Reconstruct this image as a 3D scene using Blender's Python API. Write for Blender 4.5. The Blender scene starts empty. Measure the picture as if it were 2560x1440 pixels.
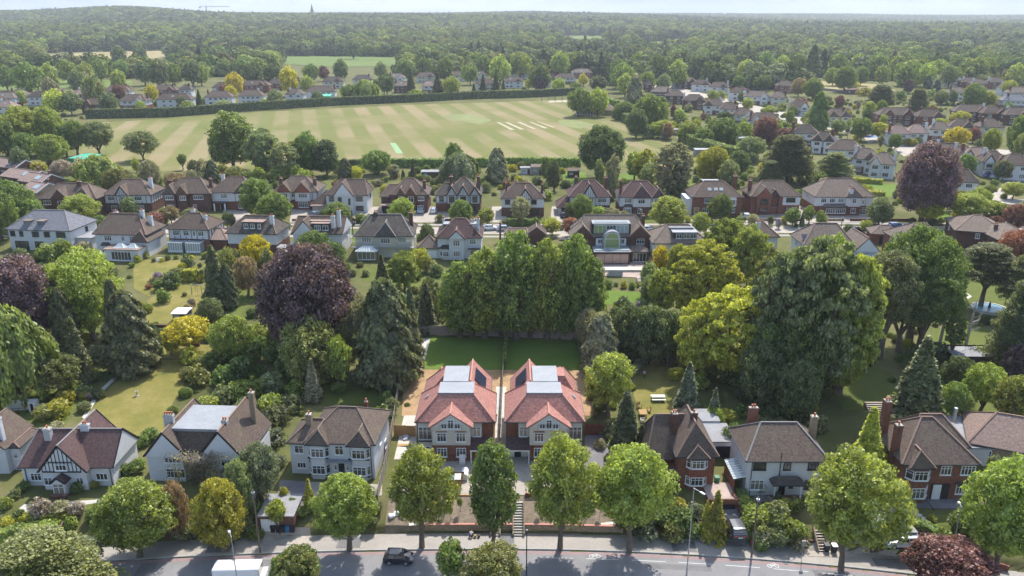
import bpy, bmesh, math, random
import numpy as np
from mathutils import Vector, Matrix
from mathutils.geometry import tessellate_polygon
R = math.radians
rnd = random.Random(7)
C = bpy.context.scene.collection
sc = bpy.context.scene

# ---------------------------------------------------------------- camera, sky, sun, exposure
F = 1991.0; CU, CV = 1280.0, 720.0; CAMZ = 63.0; PITCH = R(18.86)
cam_d = bpy.data.cameras.new('camera'); cam_d.sensor_width = 36; cam_d.lens = F / 2560 * 36
cam_d.clip_start = 1; cam_d.clip_end = 30000
cam = bpy.data.objects.new('camera', cam_d); C.objects.link(cam)
cam.location = (0, 0, CAMZ); cam.rotation_euler = (R(90) - PITCH, 0, 0); sc.camera = cam
SUN_EL, SUN_AZ = R(53), R(20)          # azimuth measured from +Y (behind the scene) towards +X
w = bpy.data.worlds.new("World"); sc.world = w; w.use_nodes = True
nt = w.node_tree; nt.nodes.clear()
sky = nt.nodes.new('ShaderNodeTexSky'); sky.sky_type = 'NISHITA'; sky.sun_disc = False
sky.sun_elevation = SUN_EL; sky.sun_rotation = SUN_AZ; sky.altitude = 60; sky.dust_density = 1.5; sky.air_density = 1.0
bg = nt.nodes.new('ShaderNodeBackground'); bg.inputs[1].default_value = 0.15
wo = nt.nodes.new('ShaderNodeOutputWorld')
# hazy cloud bank low over the horizon, clearer sky above
L = nt.links.new; N_ = nt.nodes.new
tc = N_('ShaderNodeTexCoord'); mp = N_('ShaderNodeMapping'); mp.inputs['Scale'].default_value = (5, 5, 22)
nz = N_('ShaderNodeTexNoise'); nz.inputs['Scale'].default_value = 1.3; nz.inputs['Detail'].default_value = 7
cr = N_('ShaderNodeValToRGB'); cr.color_ramp.elements[0].position = .40; cr.color_ramp.elements[0].color = (1.55, 2.05, 2.6, 1); cr.color_ramp.elements[1].position = .66; cr.color_ramp.elements[1].color = (2.9, 3.15, 3.4, 1)
sp = N_('ShaderNodeSeparateXYZ'); mr = N_('ShaderNodeMapRange'); mr.inputs[1].default_value = .03; mr.inputs[2].default_value = .22; mr.inputs[3].default_value = 1; mr.inputs[4].default_value = .1
mx = N_('ShaderNodeMixRGB'); L(tc.outputs['Generated'], mp.inputs[0]); L(tc.outputs['Generated'], sp.inputs[0]); L(sp.outputs[2], mr.inputs[0]); L(mp.outputs[0], nz.inputs[0]); L(nz.outputs[0], cr.inputs[0])
L(mr.outputs[0], mx.inputs[0]); L(sky.outputs[0], mx.inputs[1]); L(cr.outputs[0], mx.inputs[2]); L(mx.outputs[0], bg.inputs[0]); L(bg.outputs[0], wo.inputs[0])
sd = bpy.data.lights.new('sun', 'SUN'); sd.energy = 3.15; sd.angle = R(.53); sd.color = (1, .955, .88)
so = bpy.data.objects.new('sun', sd); C.objects.link(so)
sv = Vector((math.cos(SUN_EL) * math.sin(SUN_AZ), math.cos(SUN_EL) * math.cos(SUN_AZ), math.sin(SUN_EL)))
so.rotation_euler = sv.to_track_quat('Z', 'Y').to_euler(); so.location = (0, 0, 200)
sc.view_settings.view_transform = 'Standard'; sc.view_settings.look = 'None'; sc.view_settings.gamma = 1
sc.view_settings.exposure = 0.98
sc.cycles.max_bounces = 5; sc.cycles.diffuse_bounces = 3; sc.cycles.glossy_bounces = 2; sc.cycles.transmission_bounces = 4
sc.cycles.transparent_max_bounces = 6; sc.cycles.volume_bounces = 0
sc.cycles.use_adaptive_sampling = True; sc.cycles.adaptive_threshold = 0.03

# ---------------------------------------------------------------- terrain
def curve(x):
    xx = max(-75, min(75, x)) + 2
    return 83.4 - (.0019 if xx > 0 else .0010) * xx * xx
PT = [(-400, 0), (-.01, 0), (.0, .12), (3.3, .12), (3.75, 1.0), (7.6, 2.6), (12, 3.0), (18, 3.1), (45, 4.2), (112, 7), (158, 8.5), (1120, 9), (2900, 54), (4200, 46), (5200, 58), (9000, 60)]
def sstep(a, b, x):
    t = max(0, min(1, (x - a) / (b - a))); return t * t * (3 - 2 * t)
def ht(x, y):
    t = y - curve(x)
    if t < PT[1][0]: return 0.0
    z = PT[-1][1]
    for (a, za), (b, zb) in zip(PT[1:], PT[2:]):
        if t <= b:
            z = za + (zb - za) * max(0, (t - a)) / (b - a); break
    if y > 1100:   # woods hill on the left, lower basin to the right
        s = sstep(-.05, .55, x / y); s2 = sstep(1100, 2400, y)
        z -= s * s2 * max(0, z - 9) * .72 * (1 - sstep(3600, 5600, y) * .75)
        z += (5 * math.sin(x * .0031 + 1) * math.sin(y * .0023) + 6 * math.sin(y * .0058 + x * .0016)) * s2
        z += 19 * math.exp(-((x / y + .46) / .08) ** 2) * sstep(1700, 2800, y)
        z += 10 * math.exp(-((x / y - .015) / .05) ** 2) * sstep(3800, 5000, y)
    return z
CP, SP = math.cos(PITCH), math.sin(PITCH)
def ray(u, v):
    a = (u - CU) / F; b = -(v - CV) / F
    return Vector((a, CP + b * SP, -SP + b * CP))
def at(u, v, dz=0.0):
    """point on the ground (raised by dz) seen at pixel u,v of the 2560x1440 photograph"""
    d = ray(u, v); s = 40.0; p = Vector((0, 0, CAMZ)); st = 2.0
    while s < 9000:
        q = p + d * s
        if q.z <= ht(q.x, q.y) + dz: break
        st = max(.5, s * .01); s += st
    lo, hi = s - st, s
    for _ in range(24):
        m = (lo + hi) / 2; q = p + d * m
        if q.z <= ht(q.x, q.y) + dz: hi = m
        else: lo = m
    q = p + d * hi
    return Vector((q.x, q.y, ht(q.x, q.y)))
def proj(p):
    x, y, z = p[0], p[1], p[2] - CAMZ
    d = y * CP - z * SP
    return CU + F * x / d, CV - F * (y * SP + z * CP) / d, d
def depth(p): return proj(p)[2]

# ---------------------------------------------------------------- materials
MATS = {}
def new_mat(name):
    m = bpy.data.materials.new(name); m.use_nodes = True; MATS[name] = m
    return m, m.node_tree, m.node_tree.nodes['Principled BSDF']
def ramp(nt, cols):
    r = nt.nodes.new('ShaderNodeValToRGB'); e = r.color_ramp.elements
    n = len(cols)
    e[0].position = cols[0][0]; e[0].color = (*cols[0][1], 1); e[1].position = cols[-1][0]; e[1].color = (*cols[-1][1], 1)
    for p, c in cols[1:-1]:
        k = e.new(p); k.color = (*c, 1)
    return r
def mulc(c, k): return tuple(min(1, a * k) for a in c)
def surf(name, col, var=.15, scale=1.5, rough=.85, bump=0, spec=.3, metal=0, scale2=None, coord='Object', col2=None, fine=.5, rnd_obj=0):
    """plain procedural surface: two octaves of tint variation"""
    m, nt, b = new_mat(name)
    tc = nt.nodes.new('ShaderNodeTexCoord')
    n1 = nt.nodes.new('ShaderNodeTexNoise'); n1.inputs['Scale'].default_value = scale; n1.inputs['Detail'].default_value = 8; n1.inputs['Roughness'].default_value = .65
    nt.links.new(tc.outputs[coord], n1.inputs['Vector'])
    c2 = col2 or mulc(col, 1 - var)
    r = ramp(nt, [(.3, c2), (.7, mulc(col, 1 + var))])
    nt.links.new(n1.outputs[0], r.inputs[0])
    out = r.outputs[0]
    if scale2:
        n2 = nt.nodes.new('ShaderNodeTexNoise'); n2.inputs['Scale'].default_value = scale2; n2.inputs['Detail'].default_value = 4
        nt.links.new(tc.outputs[coord], n2.inputs['Vector'])
        r2 = ramp(nt, [(.3, (1 - fine * .5,) * 3), (.7, (1 + 0 * fine,) * 3)])
        nt.links.new(n2.outputs[0], r2.inputs[0])
        mm = nt.nodes.new('ShaderNodeMixRGB'); mm.blend_type = 'MULTIPLY'; mm.inputs[0].default_value = 1
        nt.links.new(out, mm.inputs[1]); nt.links.new(r2.outputs[0], mm.inputs[2]); out = mm.outputs[0]
    if rnd_obj:
        oi = nt.nodes.new('ShaderNodeObjectInfo'); hs = nt.nodes.new('ShaderNodeHueSaturation')
        mr = nt.nodes.new('ShaderNodeMapRange'); mr.inputs[3].default_value = 1 - rnd_obj; mr.inputs[4].default_value = 1 + rnd_obj
        nt.links.new(oi.outputs['Random'], mr.inputs[0]); nt.links.new(mr.outputs[0], hs.inputs['Value']); nt.links.new(out, hs.inputs['Color']); out = hs.outputs[0]
    nt.links.new(out, b.inputs['Base Color'])
    b.inputs['Roughness'].default_value = rough; b.inputs['Metallic'].default_value = metal; b.inputs['Specular IOR Level'].default_value = spec
    if bump:
        bp = nt.nodes.new('ShaderNodeBump'); bp.inputs['Strength'].default_value = bump; bp.inputs['Distance'].default_value = .1
        nt.links.new(n1.outputs[0], bp.inputs['Height']); nt.links.new(bp.outputs[0], b.inputs['Normal'])
    return m
def tiled(name, ca, cb, moss=(.16, .15, .09), mossamt=.35, course=.105, cellw=.17):
    """roof tiles / bricks: courses in z, random tint of every tile, weather stains"""
    m, nt, b = new_mat(name); N = nt.nodes.new; K = nt.links.new
    tc = N('ShaderNodeTexCoord'); sp = N('ShaderNodeSeparateXYZ'); K(tc.outputs['Object'], sp.inputs[0])
    ad = N('ShaderNodeMath'); ad.operation = 'ADD'; K(sp.outputs[0], ad.inputs[0]); K(sp.outputs[1], ad.inputs[1])
    cb_ = N('ShaderNodeCombineXYZ'); K(ad.outputs[0], cb_.inputs[0]); K(sp.outputs[2], cb_.inputs[1])
    br = N('ShaderNodeTexBrick'); K(cb_.outputs[0], br.inputs['Vector'])
    br.inputs['Scale'].default_value = 1; br.inputs['Brick Width'].default_value = cellw; br.inputs['Row Height'].default_value = course
    br.inputs['Mortar Size'].default_value = .010; br.inputs['Mortar Smooth'].default_value = .6
    br.inputs['Color1'].default_value = (*ca, 1); br.inputs['Color2'].default_value = (*cb, 1); br.inputs['Mortar'].default_value = (*mulc(ca, .45), 1)
    n2 = N('ShaderNodeTexNoise'); n2.inputs['Scale'].default_value = 3.2; n2.inputs['Detail'].default_value = 9; n2.inputs['Roughness'].default_value = .8; K(tc.outputs['Object'], n2.inputs['Vector'])
    r2 = ramp(nt, [(.34, (.6,) * 3), (.66, (1.35,) * 3)]); K(n2.outputs[0], r2.inputs[0])
    m1 = N('ShaderNodeMixRGB'); m1.blend_type = 'MULTIPLY'; m1.inputs[0].default_value = 1; K(br.outputs[0], m1.inputs[1]); K(r2.outputs[0], m1.inputs[2])
    n3 = N('ShaderNodeTexNoise'); n3.inputs['Scale'].default_value = .55; n3.inputs['Detail'].default_value = 9; n3.inputs['Roughness'].default_value = .75; K(tc.outputs['Object'], n3.inputs['Vector'])
    r3 = ramp(nt, [(.45, (0,) * 3), (.72, (mossamt * 1.6,) * 3)]); K(n3.outputs[0], r3.inputs[0])
    m2 = N('ShaderNodeMixRGB'); K(r3.outputs[0], m2.inputs[0]); K(m1.outputs[0], m2.inputs[1]); m2.inputs[2].default_value = (*moss, 1)
    oi = N('ShaderNodeObjectInfo'); hs = N('ShaderNodeHueSaturation'); mr = N('ShaderNodeMapRange'); mr.inputs[3].default_value = .88; mr.inputs[4].default_value = 1.14
    K(oi.outputs['Random'], mr.inputs[0]); K(mr.outputs[0], hs.inputs['Value']); K(m2.outputs[0], hs.inputs['Color']); K(hs.outputs[0], b.inputs['Base Color'])
    b.inputs['Roughness'].default_value = .9; b.inputs['Specular IOR Level'].default_value = .2
    bp = N('ShaderNodeBump'); bp.inputs['Strength'].default_value = .5; bp.inputs['Distance'].default_value = .03
    K(br.outputs['Fac'], bp.inputs['Height']); bp.invert = True; K(bp.outputs[0], b.inputs['Normal'])
    return m
def grassy(name, a, b_, c_=None, scale=.25, stripes=None):
    """lawn: broad dry / green patches plus fine blade grain, optional mowing stripes (angle, width, colour, amount)"""
    m, nt, b = new_mat(name); N = nt.nodes.new; K = nt.links.new
    tc = N('ShaderNodeTexCoord')
    n1 = N('ShaderNodeTexNoise'); n1.inputs['Scale'].default_value = scale; n1.inputs['Detail'].default_value = 10; n1.inputs['Roughness'].default_value = .7
    K(tc.outputs['Object'], n1.inputs['Vector'])
    cols = [(.32, a), (.68, b_)] if c_ is None else [(.3, a), (.5, b_), (.7, c_)]
    r = ramp(nt, cols); K(n1.outputs[0], r.inputs[0]); out = r.outputs[0]
    if stripes:
        ang, wd, sc_, amt = stripes
        mp = N('ShaderNodeMapping'); mp.inputs['Rotation'].default_value = (0, 0, ang); K(tc.outputs['Object'], mp.inputs[0])
        nd = N('ShaderNodeTexNoise'); nd.inputs['Scale'].default_value = .02; nd.inputs['Detail'].default_value = 6; K(tc.outputs['Object'], nd.inputs['Vector'])
        sp = N('ShaderNodeSeparateXYZ'); K(mp.outputs[0], sp.inputs[0])
        s1 = N('ShaderNodeMath'); s1.operation = 'MULTIPLY'; s1.inputs[1].default_value = math.pi * 2 / wd; K(sp.outputs[0], s1.inputs[0])
        s2 = N('ShaderNodeMath'); s2.operation = 'SINE'; K(s1.outputs[0], s2.inputs[0])
        s3 = N('ShaderNodeMapRange'); s3.inputs[1].default_value = -.35; s3.inputs[2].default_value = .35; K(s2.outputs[0], s3.inputs[0])
        n4 = N('ShaderNodeMapRange'); n4.inputs[1].default_value = .36; n4.inputs[2].default_value = .62; K(nd.outputs[0], n4.inputs[0])
        s4 = N('ShaderNodeMath'); s4.operation = 'MULTIPLY'; K(s3.outputs[0], s4.inputs[0]); K(n4.outputs[0], s4.inputs[1])
        s5 = N('ShaderNodeMath'); s5.operation = 'MULTIPLY'; s5.inputs[1].default_value = amt; K(s4.outputs[0], s5.inputs[0])
        mm = N('ShaderNodeMixRGB'); K(s5.outputs[0], mm.inputs[0]); K(out, mm.inputs[1]); mm.inputs[2].default_value = (*sc_, 1); out = mm.outputs[0]
    n2 = N('ShaderNodeTexNoise'); n2.inputs['Scale'].default_value = 5; n2.inputs['Detail'].default_value = 6; n2.inputs['Roughness'].default_value = .8; K(tc.outputs['Object'], n2.inputs['Vector'])
    r2 = ramp(nt, [(.3, (.7,) * 3), (.7, (1.15,) * 3)]); K(n2.outputs[0], r2.inputs[0])
    mm = N('ShaderNodeMixRGB'); mm.blend_type = 'MULTIPLY'; mm.inputs[0].default_value = 1; K(out, mm.inputs[1]); K(r2.outputs[0], mm.inputs[2])
    K(mm.outputs[0], b.inputs['Base Color']); b.inputs['Roughness'].default_value = .95; b.inputs['Specular IOR Level'].default_value = .1
    return m
def leafy(name, ca, cb, trans=.46, hue=.02, sheen=.035, isl=.42, lo=.95, hi=1.5):
    m, nt, b = new_mat(name); N = nt.nodes.new; K = nt.links.new
    nt.nodes.remove(b); out = nt.nodes['Material Output']
    tc = N('ShaderNodeTexCoord'); oi = N('ShaderNodeObjectInfo'); ge = N('ShaderNodeNewGeometry')
    n1 = N('ShaderNodeTexNoise'); n1.inputs['Scale'].default_value = .7; n1.inputs['Detail'].default_value = 3; K(tc.outputs['Object'], n1.inputs['Vector'])
    ad = N('ShaderNodeMath'); ad.operation = 'MULTIPLY_ADD'; K(ge.outputs['Random Per Island'], ad.inputs[0]); ad.inputs[1].default_value = isl; ad.inputs[2].default_value = -isl / 2
    a2 = N('ShaderNodeMath'); a2.operation = 'ADD'; K(ad.outputs[0], a2.inputs[0]); K(n1.outputs[0], a2.inputs[1])
    r = ramp(nt, [(.30, mulc(ca, .85)), (.5, tuple((p + q) / 2 for p, q in zip(ca, cb))), (.72, mulc(cb, 1.25))]); K(a2.outputs[0], r.inputs[0])
    hs = N('ShaderNodeHueSaturation'); K(r.outputs[0], hs.inputs['Color'])
    m1 = N('ShaderNodeMapRange'); m1.inputs[3].default_value = .5 - hue * .35; m1.inputs[4].default_value = .5 + hue; K(oi.outputs['Random'], m1.inputs[0]); K(m1.outputs[0], hs.inputs['Hue'])
    m2 = N('ShaderNodeMath'); m2.operation = 'MULTIPLY'; m2.inputs[1].default_value = 7.31; K(oi.outputs['Random'], m2.inputs[0])
    m3 = N('ShaderNodeMath'); m3.operation = 'FRACT'; K(m2.outputs[0], m3.inputs[0])
    m4 = N('ShaderNodeMapRange'); m4.inputs[3].default_value = lo; m4.inputs[4].default_value = hi; K(m3.outputs[0], m4.inputs[0]); K(m4.outputs[0], hs.inputs['Value'])
    d = N('ShaderNodeBsdfDiffuse'); t = N('ShaderNodeBsdfTranslucent')
    K(hs.outputs[0], d.inputs[0])
    tt = N('ShaderNodeMixRGB'); tt.blend_type = 'MULTIPLY'; tt.inputs[0].default_value = 1; K(hs.outputs[0], tt.inputs[1]); tt.inputs[2].default_value = (1.25, 1.25, .6, 1); K(tt.outputs[0], t.inputs[0])
    ms = N('ShaderNodeMixShader'); ms.inputs[0].default_value = trans; K(d.outputs[0], ms.inputs[1]); K(t.outputs[0], ms.inputs[2])
    g = N('ShaderNodeBsdfGlossy'); g.inputs['Roughness'].default_value = .5; g.inputs[0].default_value = (1, 1, .9, 1); mg = N('ShaderNodeMixShader'); mg.inputs[0].default_value = sheen; K(ms.outputs[0], mg.inputs[1]); K(g.outputs[0], mg.inputs[2])
    K(mg.outputs[0], out.inputs['Surface'])
    return m
# roofs
tiled('roof_brown', (.105, .074, .062), (.175, .13, .11))
tiled('roof_dark', (.065, .055, .052), (.115, .095, .088))
tiled('roof_tan', (.18, .138, .112), (.25, .20, .165), mossamt=.2)
tiled('roof_new_red', (.43, .21, .165), (.30, .145, .125), moss=(.28, .13, .12), mossamt=.1, course=.16, cellw=.26)
tiled('roof_plum', (.09, .056, .056), (.145, .088, .084), mossamt=.08)
tiled('roof_pink', (.28, .20, .17), (.35, .25, .21), mossamt=.15)
tiled('roof_slate', (.19, .195, .215), (.235, .24, .26), moss=(.2, .2, .2), mossamt=.08, course=.2, cellw=.3)
tiled('brick_red', (.20, .085, .062), (.29, .13, .09), moss=(.22, .12, .09), mossamt=.15, course=.075, cellw=.225)
tiled('brick_dark', (.14, .075, .06), (.21, .115, .085), moss=(.12, .08, .07), mossamt=.2, course=.075, cellw=.225)
tiled('brick_tan', (.36, .27, .18), (.44, .34, .23), moss=(.3, .22, .15), mossamt=.2, course=.075, cellw=.225)
tiled('hung_tile', (.26, .09, .06), (.33, .12, .085), mossamt=.1)
surf('render_white', (.64, .645, .66), .06, .8, scale2=6, fine=.15, bump=.1)
surf('render_cream', (.60, .57, .45), .07, .8, scale2=6, fine=.2)
surf('render_new', (.60, .575, .51), .05, .6, scale2=8, fine=.1)
surf('render_grey', (.45, .45, .44), .1, .8, scale2=6, fine=.2)
surf('timber_black', (.02, .022, .03), .2, 3, rough=.6)
surf('frame_white', (.80, .81, .82), .03, 3, rough=.5)
surf('frame_dark', (.03, .03, .035), .1, 3, rough=.4)
surf('lead_flat', (.30, .315, .335), .1, .5, scale2=3, fine=.3, rough=.6)
surf('felt_flat', (.30, .30, .31), .14, .5, scale2=4, fine=.4)
surf('ridge_clay', (.24, .16, .125), .18, 4)
surf('ridge_red', (.46, .22, .17), .1, 4)
surf('ridge_grey', (.24, .22, .21), .18, 4)
surf('pot_clay', (.50, .19, .11), .15, 4)
surf('wood_fence', (.34, .24, .15), .2, 2, scale2=9, fine=.4, rnd_obj=.12)
surf('wood_new', (.46, .29, .13), .18, 2, scale2=9, fine=.4)
surf('wood_grey', (.33, .29, .26), .2, 2, scale2=9, fine=.4)
surf('wood_dark', (.10, .07, .05), .2, 2)
surf('concrete', (.42, .39, .34), .14, .5, scale2=6, fine=.3)
surf('stone_pale', (.55, .52, .46), .14, .8, scale2=6, fine=.3)
surf('paving', (.40, .355, .30), .18, .35, scale2=3.5, fine=.35)
surf('paving_dark', (.20, .19, .195), .2, .35, scale2=5, fine=.4)
surf('paving_pink', (.42, .33, .28), .15, .4, scale2=4, fine=.3)
surf('asphalt', (.235, .228, .23), .16, .22, scale2=5, fine=.25)
surf('road_patch_mat', (.18, .175, .175), .2, .6, scale2=5, fine=.3)
surf('pavement_mat', (.36, .33, .295), .14, .2, scale2=4, fine=.3)
surf('kerb_mat', (.36, .35, .33), .15, 1)
surf('road_paint', (.50, .50, .49), .15, 3)
surf('road_red', (.36, .20, .19), .2, 1)
surf('soil', (.28, .22, .155), .3, .6, scale2=3, fine=.7, bump=.6)
surf('soil_orange', (.42, .27, .14), .22, .5, scale2=3, fine=.5, bump=.4)
surf('bark', (.16, .125, .095), .3, 2, bump=.5)
surf('bark_pale', (.42, .39, .34), .2, 2, bump=.3)
surf('metal_grey', (.42, .43, .45), .08, 3, rough=.4, metal=.6)
surf('metal_dark', (.05, .055, .06), .1, 3, rough=.5)
surf('plastic_black', (.03, .032, .036), .15, 4, rough=.5)
surf('plastic_blue', (.04, .16, .34), .15, 4, rough=.5)
surf('plastic_green', (.05, .20, .10), .15, 4, rough=.5)
surf('net_green', (.07, .40, .27), .12, 2, rough=.7)
surf('white_plastic', (.78, .78, .78), .05, 2, rough=.5)
surf('tarp', (.55, .57, .6), .2, 2, rough=.6)
surf('skin', (.50, .31, .23), .05, 3, rough=.6)
surf('cloth_blue', (.30, .40, .62), .1, 5)
surf('cloth_dark', (.03, .035, .05), .1, 5)
surf('cloth_lilac', (.50, .47, .60), .1, 5)
surf('hair', (.05, .03, .02), .1, 5)
surf('water_blue', (.16, .33, .42), .2, 2, rough=.3)
surf('red_paint', (.55, .04, .03), .1, 3, rough=.5)
surf('rubber', (.02, .02, .02), .1, 5, rough=.8)
for nm, c in [('paint_black', (.018, .02, .03)), ('paint_silver', (.42, .47, .55)), ('paint_white', (.78, .78, .78)), ('paint_blue', (.03, .09, .28)), ('paint_greyblue', (.16, .21, .27)), ('paint_dark', (.04, .045, .06))]:
    m = surf(nm, c, .03, 2, rough=.25, spec=.6); m.node_tree.nodes['Principled BSDF'].inputs['Coat Weight'].default_value = .7
m, nt_, b_ = new_mat('glass'); b_.inputs['Base Color'].default_value = (.035, .045, .055, 1); b_.inputs['Roughness'].default_value = .08; b_.inputs['Specular IOR Level'].default_value = .9
nz_ = nt_.nodes.new('ShaderNodeObjectInfo'); r_ = ramp(nt_, [(.0, (.025, .03, .035)), (.6, (.06, .065, .065)), (1, (.25, .24, .20))]); nt_.links.new(nz_.outputs['Random'], r_.inputs[0]); nt_.links.new(r_.outputs[0], b_.inputs['Base Color'])
m, nt_, b_ = new_mat('glass_pale'); b_.inputs['Base Color'].default_value = (.36, .42, .42, 1); b_.inputs['Roughness'].default_value = .1; b_.inputs['Specular IOR Level'].default_value = .8
m, nt_, b_ = new_mat('glass_green'); b_.inputs['Base Color'].default_value = (.30, .36, .16, 1); b_.inputs['Roughness'].default_value = .12
m, nt_, b_ = new_mat('glass_blind'); b_.inputs['Base Color'].default_value = (.42, .28, .23, 1); b_.inputs['Roughness'].default_value = .12; b_.inputs['Specular IOR Level'].default_value = .6
m, nt_, b_ = new_mat('glass_solar'); b_.inputs['Base Color'].default_value = (.03, .035, .06, 1); b_.inputs['Roughness'].default_value = .2; b_.inputs['Specular IOR Level'].default_value = .8
# ground covers
grassy('ground_mat', (.075, .085, .028), (.13, .135, .048), (.20, .175, .085), .09)
grassy('lawn_green', (.10, .13, .032), (.15, .17, .045), scale=.2)
grassy('lawn_bright', (.11, .175, .03), (.145, .21, .04), scale=.15)
grassy('lawn_dry', (.145, .155, .04), (.215, .195, .055), (.29, .24, .09), scale=.22)
grassy('field_mat', (.145, .165, .045), (.175, .18, .058), (.25, .215, .10), scale=.022, stripes=(R(-14.5), 15.5, (.29, .235, .13), .95))
grassy('meadow_mat', (.12, .17, .045), (.16, .21, .06), scale=.02)
grassy('hay_mat', (.30, .255, .12), (.36, .30, .15), scale=.02)
surf('pitch_pale', (.38, .33, .22), .12, .3)
surf('pitch_green', (.22, .36, .17), .06, .3)
surf('pitch_lime', (.175, .195, .06), .2, .05)
# foliage
LEAF = {}
for nm, a, b2 in [
    ('mid', (.070, .110, .030), (.155, .205, .055)), ('light', (.125, .165, .034), (.245, .290, .070)), ('lime', (.170, .195, .030), (.310, .325, .060)),
    ('dark', (.055, .080, .036), (.120, .155, .065)), ('blue', (.078, .098, .062), (.18, .21, .14)), ('fir', (.060, .076, .036), (.145, .160, .075)),
    ('yellow', (.38, .31, .02), (.66, .54, .04)), ('purple', (.052, .036, .050), (.160, .108, .138)), ('plum', (.070, .032, .036), (.19, .090, .090)),
    ('red', (.18, .060, .050), (.34, .14, .11)), ('olive', (.095, .112, .036), (.21, .225, .08)), ('grey', (.120, .128, .085), (.27, .27, .18)),
    ('sage', (.090, .120, .055), (.190, .220, .110)), ('brown', (.13, .105, .062), (.27, .205, .14)), ('blossom', (.30, .24, .24), (.58, .48, .46)), ('lilac', (.24, .19, .33), (.45, .38, .55)),
    ('gold', (.165, .175, .03), (.33, .33, .05))]:
    if nm not in ('blossom', 'lilac', 'yellow', 'red'): a = (a[0] * 1.34, a[1] * 1.24, a[2] * 1.2); b2 = (b2[0] * 1.34, b2[1] * 1.24, b2[2] * 1.2)
    LEAF[nm] = leafy('leaf_' + nm, a, b2, lo=.95 if nm != 'blossom' else .8, hi=1.5 if nm not in ('blossom', 'yellow', 'lilac') else 1.0)
    if nm in ('mid', 'sage', 'dark', 'light', 'olive', 'fir'): LEAF['far_' + nm] = leafy('far_leaf_' + nm, mulc(a, .9), mulc(b2, .85), trans=.25, isl=.16, lo=.62, hi=1.5, sheen=.01)
# ---------------------------------------------------------------- mesh kit
class MB:
    def __init__(s): s.v = []; s.f = []; s.m = []
    def quad(s, pts, mi=0):
        n = len(s.v); s.v += [tuple(p) for p in pts]; s.f.append(tuple(range(n, n + len(pts)))); s.m.append(mi)
    def box(s, x0, x1, y0, y1, z0, z1, mi=0, M=None):
        p = [(x0, y0, z0), (x1, y0, z0), (x1, y1, z0), (x0, y1, z0), (x0, y0, z1), (x1, y0, z1), (x1, y1, z1), (x0, y1, z1)]
        if M is not None: p = [tuple(M @ Vector(q)) for q in p]
        n = len(s.v); s.v += p
        for f in ((0, 3, 2, 1), (4, 5, 6, 7), (0, 1, 5, 4), (1, 2, 6, 5), (2, 3, 7, 6), (3, 0, 4, 7)):
            s.f.append(tuple(n + i for i in f)); s.m.append(mi)
        return s
    def prism(s, poly, z0, z1, mi=0):
        """poly: ccw (x,y); vertical prism"""
        n = len(s.v); k = len(poly)
        s.v += [(x, y, z0) for x, y in poly] + [(x, y, z1) for x, y in poly]
        s.f.append(tuple(n + i for i in reversed(range(k)))); s.f.append(tuple(n + k + i for i in range(k))); s.m += [mi, mi]
        for i in range(k):
            j = (i + 1) % k; s.f.append((n + i, n + j, n + k + j, n + k + i)); s.m.append(mi)
        return s
    def bar(s, a, b, w, h=None, mi=0):
        """box bar between two points, w wide, h thick"""
        a = Vector(a); b = Vector(b); d = b - a; l = d.length
        if l < 1e-6: return s
        h = h or w; q = d.to_track_quat('X', 'Z').to_matrix().to_4x4(); M = Matrix.Translation(a) @ q
        return s.box(0, l, -w / 2, w / 2, -h / 2, h / 2, mi, M)
    def tube(s, pts, rad, n=6, mi=0, cap=True):
        pts = [Vector(p) for p in pts]; rings = []
        for i, p in enumerate(pts):
            d = (pts[min(i + 1, len(pts) - 1)] - pts[max(i - 1, 0)]).normalized()
            q = d.to_track_quat('Z', 'Y'); r = rad[i] if isinstance(rad, (list, tuple)) else rad
            b = len(s.v)
            for k in range(n):
                a = 2 * math.pi * k / n; s.v.append(tuple(p + q @ Vector((math.cos(a) * r, math.sin(a) * r, 0))))
            rings.append(b)
        for a, b in zip(rings, rings[1:]):
            for k in range(n):
                j = (k + 1) % n; s.f.append((a + k, a + j, b + j, b + k)); s.m.append(mi)
        if cap:
            s.f.append(tuple(rings[0] + k for k in reversed(range(n)))); s.f.append(tuple(rings[-1] + k for k in range(n))); s.m += [mi, mi]
        return s
    def lathe(s, prof, n=12, mi=0, c=(0, 0)):
        rings = []
        for r, z in prof:
            rings.append(len(s.v))
            for k in range(n):
                a = 2 * math.pi * k / n; s.v.append((c[0] + math.cos(a) * r, c[1] + math.sin(a) * r, z))
        for a, b in zip(rings, rings[1:]):
            for k in range(n):
                j = (k + 1) % n; s.f.append((a + k, a + j, b + j, b + k)); s.m.append(mi)
        s.f.append(tuple(rings[0] + k for k in reversed(range(n)))); s.f.append(tuple(rings[-1] + k for k in range(n))); s.m += [mi, mi]
        return s
    def mesh(s, name, mats, smooth=False):
        me = bpy.data.meshes.new(name); me.from_pydata(s.v, [], s.f)
        if not isinstance(mats, (list, tuple)): mats = [mats]
        for m in mats: me.materials.append(MATS[m] if isinstance(m, str) else m)
        if len(mats) > 1: me.polygons.foreach_set('material_index', s.m)
        if smooth: me.polygons.foreach_set('use_smooth', [True] * len(me.polygons))
        me.update(); return me
    def build(s, name, mats, parent=None, loc=None, rot=0, smooth=False):
        o = bpy.data.objects.new(name, s.mesh(name, mats, smooth)); C.objects.link(o)
        if parent is not None: o.parent = parent
        if loc is not None: o.location = loc
        if rot: o.rotation_euler = (0, 0, rot)
        return o
def tag(o, label=None, cat=None, group=None, kind=None):
    if label: o['label'] = label
    if cat: o['category'] = cat
    if group: o['group'] = group
    if kind: o['kind'] = kind
    return o
def empty(name, loc, rz=0):
    o = bpy.data.objects.new(name, None); C.objects.link(o); o.location = loc; o.rotation_euler = (0, 0, rz)
    o.empty_display_size = .5
    return o
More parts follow.
